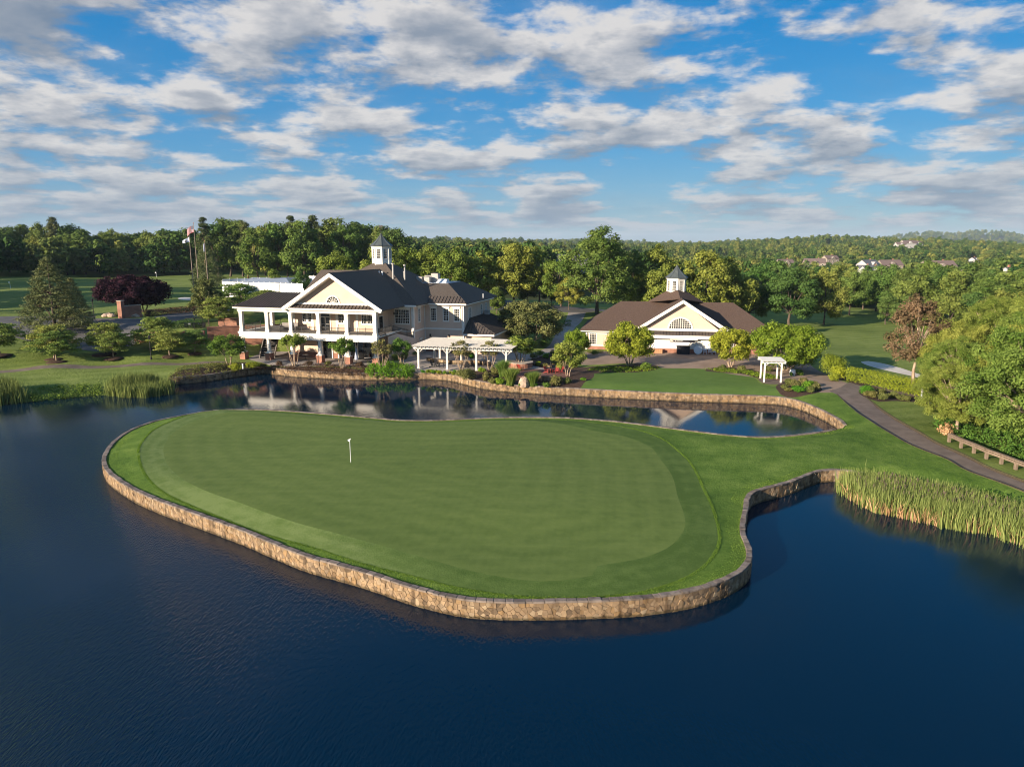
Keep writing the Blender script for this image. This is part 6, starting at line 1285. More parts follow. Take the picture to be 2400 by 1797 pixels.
for px_, d_, w, h, rz, wl, rf, lab in (
    (1336, 330, 13, 6.5, .3, HW, HG, 'white house with grey roof glimpsed between the maples and the tallest tree'),
    (1818, 640, 14, 4.5, .2, HT, HR, 'brown roofed house, leftmost of the roofs above the right fairway'),
    (1885, 660, 18, 4.5, -.15, HT, HR, 'long brown roofed house second from the left above the fairway'),
    (1920, 700, 14, 5.5, .3, HT, HR, 'small brown roofed house right of the long brown roofed one'),
    (2008, 560, 16, 6.5, .5, HW, HG, 'bright white gabled house in the middle of the right woods'),
    (2000, 520, 9, 5.5, -.4, HW, HG, 'small white house just below the bright white gabled one'),
    (2018, 470, 15, 4.5, .25, HW, HG, 'house with a broad dark blue grey roof in the right woods'),
    (2055, 600, 18, 5.5, .1, HT, HR, 'tan house with brown roof right of the bright white one'),
    (2092, 1180, 22, 8, .2, HW, HR, 'white house on the far ridge, leftmost of its row'),
    (2100, 1220, 20, 8, -.2, HW, HR, 'white house on the far ridge, middle of its row'),
    (2112, 1200, 18, 8, .4, HW, HR, 'white house on the far ridge, rightmost of its row'),
    (2075, 1150, 16, 8, .1, HW, HR, 'low white house on the far ridge set apart to the left'),
    (2246, 700, 9, 6, .6, HW, HG, 'small white gable peeping out of the far right woods'),
    (2326, 330, 3.2, 9.5, .3, HW, HG, 'tall narrow white house end above the bare tree'),
    (2165, 560, 24, 4.5, .05, HT, HR, 'low pinkish brown roof in the clearing at right'),
    (2218, 480, 8, 5, .2, HW, HR, 'tiny white house in the clearing at right')):
    x = (px_-1200)/1666*d_*1.02; HOUSE_XY.append((x, d_, w*.62)); house(x, d_, w, w*.62, h+1.5, rz, wl, rf, lab, z=hz(x, d_)+(3.5 if d_ > 400 else 1.0))
wood_mass('far_woods', 'wooded land rolling away to the horizon', 5200, fan_points(235, 800, -9, 44, 0), 5, clear, (.5, 1.25))
wood_mass('far_woods', 'wooded ridge on the horizon', 15000, fan_points(780, 2600, -40, 44, 0), 6, clear, (.6, 1.6))
wood_mass('far_woods', 'distant blue green woods', 9000, fan_points(2500, 6800, -40, 44, 0), 7, None, (1.3, 2.6))
wood_mass('left_woods', 'dark woodland filling in behind the left wood edge', 1500, fan_points(350, 780, -42, -8, 0), 8, None, (.9, 1.6), ('fardark', 'fardark', 'farwood'))

# ------------------------------------------------------------------ shrubs, hedges, grasses
def blob(name, label, cat, x, y, rx, ry, h, mat, n, size, seed, group=None, z=None, box=False, rz=0.0, k=None):
    rg = np.random.default_rng(seed); lb = []
    if box:
        nx = max(2, int(rx*2/.5)); ny = max(2, int(ry*2/.5))
        for i in range(nx):
            for j in range(ny):
                for zz in (.35, .8): lb.append((-rx+(i+.5)*2*rx/nx+rg.normal()*.05, -ry+(j+.5)*2*ry/ny+rg.normal()*.05, h*zz-.12, rx/nx*1.25, ry/ny*1.25, h*.27))
    else:
        for i in range(k or 16):
            d = rg.normal(size=3); d /= np.linalg.norm(d); q = rg.uniform(.3, .85); lb.append((d[0]*rx*q*.8, d[1]*ry*q*.8, h*.45+d[2]*h*.36*q, rx*.42, ry*.42, h*.32))
    v, f, t = leaf_cloud(lb, n, size, rg, 0, (.55, 1.05), .5)
    v[:, 2] = np.maximum(v[:, 2], .01)
    o = mesh_obj(name, np_mesh(name, v, f, t), LM[mat], None, (x, y, hz(x, y) if z is None else z), rz); return tag(o, label, cat, group)
def shr_at(q, *a, **k): return blob(a[0], a[1], a[2], q[0], q[1], *a[3:], **k)
sd_ = 300
for q, rx, ry, h, mt, lab in (
    ((-6.73, 102.05, 1.4), 1.95, 1.5, 1.9, 'olive', 'largest clipped olive shrub in front of the pergola'),
    ((-3.64, 101.04, 1.4), 1.0, .9, 1.5, 'olive', 'round olive shrub right of the largest clipped one'),
    ((-2.45, 102.73, 1.4), 1.0, .9, 1.5, 'olive', 'dark olive shrub behind the tall grasses'),
    ((-2.71, 98.39, 1.35), .75, .6, 1.0, 'olive', 'small olive shrub at the wall edge before the grasses'),
    ((-1.67, 97.76, 1.35), .85, .7, 1.1, 'green', 'bright green shrub at the foot of the tall grasses'),
    ((1.31, 97.09, 1.3), .5, .45, .6, 'green', 'tiny bright green shrub between the two grasses'),
    ((6.23, 96.94, 1.45), 1.15, 1.0, 1.55, 'olive', 'round olive shrub below the red chairs'),
    ((3.27, 97.15, 1.35), .5, .4, .6, 'green', 'low green tuft right of the second grass'),
    ((10.15, 98.88, 1.5), .6, .4, .45, 'green', 'low light green plant at the left tip of the event lawn'),
    ((20.55, 108.14, 1.6), .95, .8, 1.15, 'crape', 'dark round shrub at the right end of the lawn edging'),
    ((38.97, 106.54, 1.55), .9, .8, 1.0, 'olive', 'dark shrub under the widest lime tree, left of the arbor'),
    ((32.28, 107.66, 1.55), .8, .7, .9, 'olive', 'dark shrub left of the stems of the tree by the gable'),
    ((35.06, 106.91, 1.55), .9, .7, 1.0, 'olive', 'dark shrub right of the stems of the tree by the gable'),
    ((41.19, 102.88, 1.5), .55, .5, .8, 'crape', 'shrub behind the white barrel'),
    ((42.47, 103.57, 1.5), .85, .7, 1.0, 'crape', 'dark green shrub right of the white barrel'),
    ((45.61, 98.82, 1.45), 0.9, .9, 1.3, 'lime', 'small light shrub left of the hedge end'),
    ((47.59, 103.85, 1.45), 2.15, 1.9, 3.6, 'lime', 'tall round clipped lime shrub at the head of the hedge'),
    ((47.73, 101.78, 1.45), 1.5, 1.2, 1.9, 'hedge', 'short clipped block before the long hedge'),
    ((45.94, 90.18, 1.2), 1.15, 1.0, 1.35, 'green', 'bright green round shrub at the point of the path bed'),
    ((45.59, 88.36, 1.2), .95, .8, 1.0, 'olive', 'brownish round shrub right of the green one in the path bed'),
    ((46.83, 87.61, 1.2), .75, .65, .95, 'olive', 'second brownish shrub in the path bed'),
    ((48.2, 90.71, 1.2), .9, .7, .9, 'olive', 'brownish shrub at the back of the path bed'),
    ((48.96, 89.39, 1.2), .75, .65, .85, 'olive', 'third brownish shrub along the path bed'),
    ((49.23, 87.86, 1.2), .75, .6, .85, 'olive', 'fourth brownish shrub along the path bed'),
    ((49.82, 87.36, 1.2), .65, .55, .8, 'olive', 'last brownish shrub along the path bed'),
    ((36.39, 93.1, 1.45), .75, .6, .7, 'olive', 'olive shrub at the left end of the island bed by the arbor'),
    ((38.08, 95.73, 1.45), .8, .7, .95, 'olive', 'bushy shrub beside the front arbor post'),
    ((38.21, 94.25, 1.45), 1.0, .8, 1.2, 'bronze', 'bronze shrub in the middle of the island bed'),
    ((40.32, 96.64, 1.45), .9, .7, 1.0, 'bronze', 'dark bronze shrub at the back of the island bed'),
    ((39.76, 93.67, 1.45), .95, .75, 1.15, 'green', 'bright green shrub in the island bed'),
    ((37.55, 91.11, 1.4), 1.15, .7, .95, 'green', 'low bright green shrub at the front of the island bed'),
    ((38.89, 90.84, 1.4), .65, .55, .95, 'olive', 'pointed olive shrub at the front of the island bed'),
    ((40.18, 91.94, 1.4), .75, .65, 1.1, 'bronze', 'brown shrub at the right end of the island bed'),
    ((41.06, 95.13, 1.45), .7, .5, .8, 'olive', 'olive shrub at the back right of the island bed'),
    ((36.48, 91.84, 1.42), .7, .5, .5, 'olive', 'low grey green shrub at the front left of the island bed'),
    ((-42.94, 109.28, 1.4), 1.3, .9, 1.35, 'lime', 'yellow green shrub beside the small white post'),
    ((-40.89, 110.06, 1.4), 1.3, .8, 1.1, 'lime', 'yellow green shrub right of the small white post'),
    ((-39.97, 111.65, 1.4), 1.2, .7, .8, 'olive', 'olive shrub at the bend of the bank wall'),
    ((4.21, 111.69, 1.6), .55, .5, .75, 'hedge', 'yellow shrub at the rim of the fire pit circle'),
    ((5.25, 110.48, 1.6), .7, .6, .7, 'olive', 'dark olive shrub right of the yellow one'),
    ((6.88, 113.16, 1.7), .8, .6, .8, 'bronze', 'bronze shrub above the fire pit circle'),
    ((2.77, 113.77, 1.6), .8, .6, .7, 'olive', 'shrub behind the round raised planter'),
    ((-72.97, 142.13, 6.4), 1.0, .9, 1.3, 'olive', 'round shrub right of the entrance pillar wall'),
    ((-75.3, 139.6, 6.4), .9, .8, 1.2, 'crape', 'dark green shrub at the foot of the entrance pillar'),
    ((-78.48, 141.28, 6.4), 1.0, .8, 1.0, 'bronze', 'bronze shrub left of the entrance pillar'),
    ((-8.82, 119.06, 1.6), .9, .8, 1.3, 'crape', 'dark shrub behind the pergola'),
    ((-6.75, 118.14, 1.6), .75, .65, 1.15, 'green', 'bright green shrub behind the pergola')):
    sd_ += 1; shr_at(q, 'shrub', lab, 'shrub', rx, ry, h, mt, int(700+900*rx*ry), .17, seed=sd_)
low = 'low round plants along the pergola bed'
for i, (a, b) in enumerate(((992, 867), (1003, 869), (1008, 866), (1015, 870), (1022, 867), (1029, 870), (1043, 871), (1054, 870), (1062, 872), (1067, 869), (1073, 873))):
    q = P_PIX(a, b); blob('shrub', 'small round plant, '+ORD[i]+' from the left along the bed edge before the pergola', 'shrub', q[0], q[1], .5, .45, .62, 'lime' if i % 3 else 'green', 380, .13, 400+i, low)
more = ((1250, 843, .9, 'olive', 'at the left end of the bed above the fire pit'), (1264, 838, 1.0, 'crape', 'tall one in the bed above the fire pit'), (1280, 842, .8, 'green', 'bright one in the bed above the fire pit'), (1296, 838, 1.0, 'olive', 'beside the walkway above the fire pit'), (1312, 834, .9, 'crape', 'at the top corner of the bed beside the walkway'), (1322, 848, 1.0, 'olive', 'behind the full green tree at the lawn end'), (1318, 862, .8, 'bronze', 'at the foot of the full green tree'), (1345, 862, .8, 'olive', 'right of the stems of the full green tree'),
    (1130, 873, .8, 'green', 'low one between the two airy crape myrtles'), (1205, 882, .9, 'crape', 'before the round raised planter'), (1236, 886, .8, 'olive', 'above the tan boulder'), (1280, 902, .7, 'crape', 'on the bank wall below the fire pit'), (1330, 896, .8, 'olive', 'at the lower edge of the mulch by the event lawn'), (905, 850, 1.0, 'olive', 'at the stone foot of the porch end'), (925, 846, 1.1, 'crape', 'against the sloping stucco wall'), (948, 844, 1.0, 'olive', 'at the corner of the bay'), (968, 838, .9, 'crape', 'below the bay corner downpipe'),
    (655, 853, .7, 'russet', 'reddish one before the second brick pier'), (725, 856, .7, 'russet', 'reddish one before the third brick pier'), (770, 857, .7, 'olive', 'before the fourth brick pier'), (845, 860, .8, 'russet', 'reddish one before the right end brick pier'), (1395, 826, .8, 'crape', 'at the brick foot of the pavilion left corner'), (1195, 806, 1.1, 'crape', 'dark one under the large round olive tree'), (1275, 806, 1.1, 'crape', 'dark one beside the walkway under the olive tree'), (1300, 790, 1.0, 'olive', 'beside the walkway nearer the parking lot'))
for i, (a, b, r, mt, lab) in enumerate(more):
    q = P_PIX(a, b, 1.5 if b > 830 else 2.2); blob('shrub', 'rounded bed shrub, '+lab, 'shrub', q[0], q[1], r, r*.85, r*1.15, mt, int(900*r), .16, 700+i, 'shrubs in the garden beds')
def bed(name, label, poly, mat, n, size, h, seed, cat=None):
    """ground-cover bed: leaves over a low rolling carpet"""
    rg = np.random.default_rng(seed); P0 = np.array([p[:2] for p in poly]); mn, mx = P0.min(0), P0.max(0); lb = []
    while len(lb) < n//28:
        p = rg.uniform(mn, mx)
        if inside(p[:1], p[1:], P0)[0]: l = rg.uniform(.28, .6); lb.append((p[0], p[1], 0, l, l, h*rg.uniform(.6, 1.2)))
    lb = np.array(lb); lb[:, 2] = height(lb[:, 0], lb[:, 1])
    v, f, t = leaf_cloud(lb, n, size, rg, 0, (.5, 1.05), .6)
    o = mesh_obj(name, np_mesh(name, v, f, t), LM[mat]); return tag(o, label, None, None, 'stuff')
bed('ground_cover', 'russet ground cover on the bank before the porch', [(-40.78, 111.65, 1.4), (-38.74, 113.7, 1.4), (-34.22, 112.46, 1.4), (-28.55, 111.65, 1.4), (-22.35, 111.25, 1.4), (-20.38, 109.67, 1.4), (-21.46, 106.64, 1.4), (-26.01, 106.64, 1.4), (-31.74, 108.52, 1.4), (-37.93, 111.25, 1.4)], 'russet', 9000, .17, .42, 501)
bed('ground_cover', 'dark low planting on the bank left of the porch', [(-51.08, 103.96, 1.3), (-51.18, 109.08, 1.3), (-47.83, 112.24, 1.3), (-44.04, 113.05, 1.3), (-41.28, 113.05, 1.3), (-40.71, 111.43, 1.3), (-43.21, 109.08, 1.3), (-48.22, 103.96, 1.3), (-50.11, 102.58, 1.3)], 'olive', 6500, .17, .42, 502)
bed('fern_bed', 'bright green ferny planting at the wall below the porch end', [(-22.86, 107.76, 1.4), (-22.28, 110.85, 1.4), (-20.41, 113.7, 1.4), (-17.67, 111.65, 1.4), (-15.42, 110.06, 1.4), (-15.14, 107.01, 1.4), (-16.85, 106.27, 1.4), (-21.39, 106.27, 1.4)], 'green', 7000, .24, .85, 503)
bed('lawn_edging', 'yellow green edging plants along the left of the plaza', [(11.34, 106.91, 1.55), (13.35, 109.59, 1.55), (17.41, 109.98, 1.55), (19.95, 109.2, 1.55), (22.85, 110.38, 1.55), (22.87, 108.81, 1.55), (20.78, 106.54, 1.55), (16.72, 105.44, 1.55), (12.9, 105.8, 1.55)], 'lime', 5200, .17, .42, 504)
bed('lawn_edging', 'yellow green edging plants along the right of the plaza', [(29.73, 107.95, 1.5), (32.45, 108.71, 1.5), (36.22, 106.08, 1.5), (38.62, 102.88, 1.5), (38.68, 100.84, 1.5), (36.61, 99.85, 1.5), (35.64, 101.51, 1.5), (34.47, 104.63, 1.5), (31.59, 105.72, 1.5)], 'lime', 5200, .17, .45, 505)
bed('wall_planting', 'grey green strip of planting at the foot of the pavilion wall', [(13.39, 126.9, 1.6), (16.16, 126.9, 1.6), (15.93, 123.85, 1.6), (13.17, 123.35, 1.6)], 'olive', 1500, .16, .4, 506)
bed('bank_scrub', 'weedy growth behind the reeds on the right bank', [(36.99, 55.63, 0.6), (38.95, 54.61, 0.6), (39.48, 51.96, 0.6), (39.53, 49.36, 0.6), (38.08, 48.23, 0.6), (37.2, 49.61, 0.6), (36.37, 52.23, 0.6)], 'crape', 8000, .2, .8, 507)
bed('shore_scrub', 'low green growth on the left shore between the reeds', [(-66.16, 95.41, 0.2), (-62.95, 96.84, 0.2), (-58.14, 98.31, 0.2), (-56.04, 95.13, 0.2), (-59.46, 94.02, 0.2), (-63.01, 91.11, 0.2)], 'crape', 4000, .2, .7, 508)
bed('bank_scrub', 'undergrowth on the slope below the timber rail', [(44.99, 73.99, 0.3), (46.2, 71.46, 0.3), (47.21, 67.6, 0.3), (48.12, 64.12, 0.3), (52.27, 67.6, 0.3), (55.09, 73.99, 0.3), (54.13, 79.57, 0.3), (50.41, 81.62, 0.3)], 'crape', 9000, .24, .9, 509)
bed('dead_brush', 'heap of dead tan branches at the end of the timber rail', [(45.36, 73.16, 0.9), (47.32, 74.77, 0.9), (46.81, 73.16, 0.9), (45.19, 70.79, 0.9), (44.71, 71.45, 0.9)], 'dry', 900, .3, .8, 510)
def hedge_line(name, label, pts, w, h, mat, seed, dens=520, size=.15):
    rg = np.random.default_rng(seed); ln = catmull([p[:2] for p in pts], .45); lb = []
    for i, p in enumerate(ln):
        t = ln[min(i+1, len(ln)-1)]-ln[max(i-1, 0)]; t /= np.linalg.norm(t)+1e-9; nn = np.array([-t[1], t[0]])
        for s in (-.5, .5):
            for zz in (.3, .78): q = p+nn*s*w*.55; lb.append((q[0], q[1], h*zz-.1, .42, .42, h*.27))
    lb = np.array(lb); lb[:, 2] += height(lb[:, 0], lb[:, 1]); L_ = arclen(ln)[-1]
    v, f, t = leaf_cloud(lb, int(dens*L_), size, rg, 0, (.7, 1.02), .35)
    return tag(mesh_obj(name, np_mesh(name, v, f, t), LM[mat]), label, 'hedge')
hedge_line('hedge', 'long clipped yellow green hedge along the cart path', [(47.83, 99.28, 1.3), (49.75, 96.79, 1.3), (51.31, 94.12, 1.3), (52.65, 91.32, 1.3), (53.75, 88.42, 1.3), (55.03, 85.21, 1.3)], 1.9, 2.1, 'hedge', 521, 850)
hedge_line('hedge', 'dark hedge behind the curving road', [(-72.54, 141.28, 6.4), (-69.94, 145.66, 6.4), (-67.15, 151.28, 6.4), (-66.59, 154.26, 6.4)], 1.2, 1.4, 'russet', 522, 300, .2)
hedge_line('hedge', 'dark hedge in shade along the top of the brick wall', [(-68.21, 119.63, 5.6), (-65.49, 122.0, 5.6), (-63.66, 125.74, 5.6), (-60.32, 128.36, 5.6), (-57.62, 131.09, 5.6)], 1.1, 1.5, 'oak', 523, 300, .2)
hedge_line('hedge', 'low dark hedge by the walkway to the parking lot', [(9.58, 151.61, 4), (12.25, 150.77, 4)], 1.2, 1.4, 'oak', 524, 300, .2)

def blades(name, label, px, py, pz, h, w, mat, seed, lean=.25, tint=None, heads=0, kind='stuff', cat=None):
    rg = np.random.default_rng(seed); n = len(px); hh = h*rg.uniform(.48, 1.14, n); a = rg.uniform(0, 6.28, n); b = rg.uniform(0, 6.28, n); ln = rg.uniform(.2, 1, n)*lean*hh
    d = np.column_stack([np.cos(a), np.sin(a)]); wv = np.column_stack([np.cos(b), np.sin(b), np.zeros(n)])*w*.5
    p0 = np.column_stack([px, py, pz]); p1 = p0+np.column_stack([d*ln[:, None]*.3, hh*.55]); p2 = p0+np.column_stack([d*ln[:, None], hh])
    v = np.stack([p0-wv*.8, p0+wv*.8, p1-wv, p1+wv, p2-wv*.12, p2+wv*.12], 1).reshape(-1, 3); i = np.arange(n)[:, None]*6
    f = np.vstack([i+np.array([[0, 1, 3, 2]]), i+np.array([[2, 3, 5, 4]])]); t = rg.uniform(0, 1, n) if tint is None else tint
    o = mesh_obj(name, np_mesh(name, v, f, np.concatenate([t, t])), LM[mat]); return tag(o, label, cat, None, kind)
def scatter(poly, n, seed):
    rg = np.random.default_rng(seed); P0 = np.array([p[:2] for p in poly]); mn, mx = P0.min(0), P0.max(0); out = []
    while sum(len(q) for q in out) < n:
        p = rg.uniform(mn, mx, (n*2, 2)); out.append(p[inside(p[:, 0], p[:, 1], P0)])
    return np.vstack(out)[:n]
def reeds(label, poly, n, h, seed, w=.05):
    p = scatter(poly, n, seed); rg = np.random.default_rng(seed+1)
    c = scatter(poly, max(20, n//45), seed+2); k = rg.integers(0, len(c), n); m = rg.random(n) < .6; p[m] = c[k[m]]+rg.normal(size=(m.sum(), 2))*.28
    wv = np.sin(p[:, 0]*1.7+.8*np.sin(p[:, 1]*2.1))+np.sin(p[:, 1]*1.9+p[:, 0]*.6); P0 = np.array([q[:2] for q in poly]); de, _ = seg_dist(p[:, 0], p[:, 1], P0)
    p = p[(de > .25+.35*wv) | (rg.random(n) < .12)]; n = len(p)                      # ragged edge, gaps
    z = np.maximum(height(p[:, 0], p[:, 1]), -.1); ins = inside(p[:, 0], p[:, 1], POND); z[ins] = -.12
    return blades('reeds', label, p[:, 0], p[:, 1], z, h, w, 'reed', seed, .2, tint=np.clip(rg.normal(.5, .25, n), 0, 1))
reeds('bed of tall green reeds in the water at right', [(27.76, 57.52, 0), (27.49, 55.06, 0), (27.7, 53.9, 0), (28.09, 52.15, 0), (29.88, 50.77, 0), (31.34, 49.61, 0), (32.96, 48.57, 0), (34.39, 47.88, 0), (34.36, 46.62, 0), (35.34, 45.98, 0), (36.71, 44.67, 0), (39.7, 49.04, 0), (38.19, 50.02, 0), (36.35, 52.6, 0), (34.8, 54.47, 0), (32.91, 56.06, 0), (31.61, 57.3, 0), (30.88, 58.38, 0), (29.51, 58.6, 0)], 28000, 1.95, 601, .05)
reeds('clump of reeds at the left shore beside the bank wall', [(-55.26, 94.95, 0), (-51.89, 93.86, 0), (-49.72, 94.13, 0), (-48.07, 95.51, 0), (-47.4, 97.21, 0), (-49.15, 100.8, 0), (-52.17, 101.42, 0), (-54.92, 99.58, 0), (-56.58, 98.38, 0)], 6500, 1.75, 602, .06)
reeds('clump of reeds at the left frame edge', [(-68.66, 88.5, 0), (-66.08, 89.47, 0), (-64.94, 90.22, 0), (-64.24, 91.23, 0), (-64.89, 92.79, 0), (-68.21, 94.95, 0), (-71.85, 92.79, 0)], 5500, 1.95, 603, .06)
for q, h, r, sd2, lab in (((-0.3, 98.08, 1.35), 2.3, 1.45, 611, 'tall feathery ornamental grass, the larger one at the bank wall'), ((-1.43, 102.05, 1.4), 2.2, 1.2, 613, 'tall feathery ornamental grass behind the larger one'), ((2.91, 97.2, 1.4), 1.9, 1.0, 612, 'feathery ornamental grass right of the tan boulder')):
    rg = np.random.default_rng(sd2); n = 2600; a = rg.uniform(0, 6.28, n); r_ = r*.42*np.sqrt(rg.uniform(0, 1, n)); px_, py_ = q[0]+r_*np.cos(a), q[1]+r_*np.sin(a)
    blades('ornamental_grass', lab, px_, py_, np.full(n, hz(q[0], q[1])), h, .035, 'fresh', sd2, .55, kind='thing', cat='grass')
p_ = scatter([(27.76, 57.52, 0), (27.49, 55.06, 0), (27.7, 53.9, 0), (28.09, 52.15, 0), (29.88, 50.77, 0), (31.34, 49.61, 0), (32.96, 48.57, 0), (34.39, 47.88, 0), (35.34, 45.98, 0), (36.71, 44.67, 0), (38.54, 47.5, 0), (37.51, 49.04, 0), (35.39, 51.11, 0), (33.51, 52.88, 0), (30.91, 54.28, 0), (29.47, 56.26, 0)], 2600, 631)
blades('dead_reeds', 'dead tan stalks along the water edge of the right reed bed', p_[:, 0], p_[:, 1], np.full(len(p_), -.1), 1.25, .05, 'dry', 632, .7)
el = catmull(collar, .5, True); er = Rail(el, 1); rg = np.random.default_rng(640); n = 16000; u = rg.uniform(0, er.L[-1], n); sg = 1 if not inside(*[np.array([c]) for c in er.at(5.0, .3)], collar)[0] else -1
ex, ey = er.at(u, sg*(.02+.22*rg.random(n))); blades('rough_edge', 'raised edge of longer grass round the collar', ex, ey, height(ex, ey)-.02, .09, .03, 'turf', 641, .8, tint=rg.uniform(0, .35, n))
p_ = scatter([(27.81, 55.75, 0), (28.45, 52.88, 0), (30.3, 51.54, 0), (31.72, 50.26, 0), (33.36, 49.2, 0), (34.8, 48.49, 0), (35.9, 46.77, 0), (36.57, 46.05, 0), (38.47, 48.65, 0), (37.79, 49.44, 0), (35.95, 51.98, 0), (34.4, 53.8, 0), (32.58, 55.45, 0), (30.34, 57.3, 0)], 420, 651)
hd = MB()
for i, (x, y) in enumerate(p_): zz = 1.25+.75*((i*37) % 100)/100; hd.tube([(x, y, zz-.15), (x+.02, y, zz+.1)], [.035, .03], 5)
tag(hd.obj('cattail_heads', M_['barkd']), 'brown seed heads among the reeds of the right bed', None, None, 'stuff')
# rough fringe inside the peninsula wall
rg = np.random.default_rng(620); rl = Rail(isl_line, 1); n = 46000; u = rg.uniform(0, rl.L[-1], n); o_ = -.18-.9*rg.random(n)**1.4
gx, gy = rl.at(u, o_); k = ~inside(gx, gy, collar) & (np.hypot(gx, gy) < 95); gx, gy = gx[k], gy[k]
blades('grass_fringe', 'long rough grass inside the peninsula wall', gx, gy, height(gx, gy)-.02, .075, .03, 'turf', 621, .9)

# ------------------------------------------------------------------ garden structures
PG_Y = R(-12.5)
pg = thing('pergola', 'white weathered timber pergola over the terrace right of the clubhouse', 'pergola', (-14.5, 109.0, 1.5), PG_Y)
for v in (0, 7.6):
    for u in (0, 4.65, 9.3, 13.95): MB().cbox(u, v, 1.55, .30, .30, 3.1).cbox(u, v, .12, .38, .38, .24).obj('post', M_['pwhite'], pg)
MB().cbox(.3, 9.6, 1.55, .3, .3, 3.1).obj('post', M_['pwhite'], pg)
for v in (-.2, .2, 7.4, 7.8): MB().box(-.75, v-.05, 3.10, 14.9, v+.05, 3.42).obj('beam', M_['pwhite'], pg)
for i in range(25): u = -.5+i*.63; MB().box(u-.03, -1.0, 3.43, u+.03, 9.3, 3.66).obj('rafter', M_['pwhite'], pg)
for j in range(15): v = -.85+j*.71; MB().box(-.85, v-.1, 3.665, 15.1, v+.1, 3.71).obj('slat', M_['pwhite'], pg)
for u in (0, 4.65, 9.3, 13.95):
    for s in (-1, 1): MB().bar((u+s*.14, 0, 2.55), (u+s*.7, 0, 3.1), .09, .09).obj('brace', M_['pwhite'], pg)
ab = thing('arbor', 'small white wedding arbor with four posts on a brick pad at the event lawn', 'arbor', (36.70, 99.2, 1.47), R(-10))
for u in (-1.12, 1.12):
    for v in (-1.5, 1.5):
        MB().cbox(u, v, 1.35, .20, .20, 2.7).obj('post', M_['white'], ab)
        for s in (-1, 1):
            if abs(v-s*.0) and -1.2 < u+s*.4 < 1.2: MB().bar((u, v, 2.25), (u+s*.45, v, 2.68), .07, .07).obj('brace', M_['white'], ab)
for v in (-1.5, 1.5): MB().box(-1.65, v-.06, 2.70, 1.65, v+.06, 2.92).obj('beam', M_['white'], ab)
for i in range(6): u = -1.5+i*.6; MB().box(u-.04, -1.95, 2.925, u+.04, 1.95, 3.05).obj('rafter', M_['white'], ab)
for j in range(7): v = -1.85+j*.616; MB().box(-1.6, v-.27, 3.052, 1.6, v+.27, 3.085).obj('roof_board', M_['white'], ab)
q = (41.32, 103.05, 1.5); t = thing('barrel', 'white barrel standing right of the arbor', 'barrel', (q[0], q[1], hz(q[0], q[1]))); MB().lathe((0, 0, 0), [(.36, 0), (.42, .3), (.43, .5), (.37, .92)], 16).obj('barrel_body', M_['white_p'], t); MB().lathe((0, 0, 0), [(.44, .28), (.445, .34)], 16).obj('hoop', M_['grey'], t)
# golf flag
q = (-14.35, 60.72, 1.45); t = thing('golf_flag', 'white flagstick with small flag in the hole of the putting green', 'flagstick', (q[0], q[1], hz(q[0], q[1])))
MB().tube([(0, 0, -.1), (0, 0, 2.15)], [.028, .022], 8).obj('pole', M_['white_p'], t); MB().lathe((0, 0, .012), [(.054, -.1), (.054, .002)], 12).obj('cup', M_['black'], t)
m = MB(); P2 = [(0, 0, 2.12), (-.12, .04, 2.10), (-.22, -.02, 2.03), (-.14, .04, 1.93), (0, 0, 1.90)]; m.slab(P2, .01).slab([(0, 0, 2.14), (.08, .02, 2.2), (.1, .02, 2.12), (0, 0, 2.02)], .01); m.obj('flag', M_['white_p'], t)
# timber rail along the path
pts = [(44.01, 69.14, 1), (43.79, 66.85, 1), (43.85, 64.98, 1), (43.95, 63.33, 1), (44.42, 61.95, 0.9), (44.61, 60.34, 0.9), (44.83, 58.52, 0.8), (44.82, 56.53, 0.8)]
rl_ = thing('timber_rail', 'low timber guard rail with square posts beside the cart path', 'fence', (pts[0][0], pts[0][1], 0)); bx, by = pts[0][0], pts[0][1]
for i, p in enumerate(pts):
    z = hz(p[0], p[1]); MB().cbox(p[0]-bx, p[1]-by, z+.32, .24, .24, .9).obj('post', M_['wood'], rl_)
for a, b in zip(pts[:-1], pts[1:]):
    za, zb = hz(a[0], a[1]), hz(b[0], b[1]); e = Vector((b[0]-a[0], b[1]-a[1], 0)).normalized()*.06
    MB().bar((a[0]-bx, a[1]-by, za+.86), (b[0]-bx-e.x, b[1]-by-e.y, zb+.86), .34, .12).obj('rail_cap', M_['wood'], rl_)
    MB().bar((a[0]-bx-.12, a[1]-by-.14, za+.66), (b[0]-bx-.12-e.x, b[1]-by-.14-e.y, zb+.66), .07, .2).obj('rail_board', M_['wood'], rl_)
# cut turf edges along the sunken cart path
def turf_edge(pts):
    kl = catmull([p[:2] for p in pts], .8); kr = Rail(kl, 1); vs, fs = [], []; zz_ = height(kl[:, 0], kl[:, 1])
    for i, u in enumerate(kr.L):
        for o, zz in ((-.05, -.3), (.05, -.3), (.05, .025), (-.05, .025)): x, y = kr.at(u, o); vs.append((float(x), float(y), float(zz_[i])+zz))
    for i in range(len(kr.L)-1): fs += [(i*4+k, i*4+(k+1) % 4, i*4+4+(k+1) % 4, i*4+4+k) for k in range(4)]
    tag(MB().add(vs, fs).obj('path_edge', M_['soil']), kind='structure')
turf_edge([(41.96, 89.84, 1.3), (40.44, 82.21, 1.3), (39.87, 79.29, 1.3), (39.18, 71.4, 1.3), (39.47, 66.41, 1.3), (40.16, 62.76, 1.3), (40.23, 59.83, 1.3), (41.53, 54.99, 1.3), (42.4, 49.95, 1.3)])
turf_edge([(45.41, 90.24, 1.3), (44.78, 86.41, 1.3), (43.27, 78.59, 1.3), (42.63, 72.01, 1.3), (42.55, 66.71, 1.3), (42.73, 62.49, 1.3), (43.37, 57.59, 1.3), (44.85, 52.22, 1.3)])
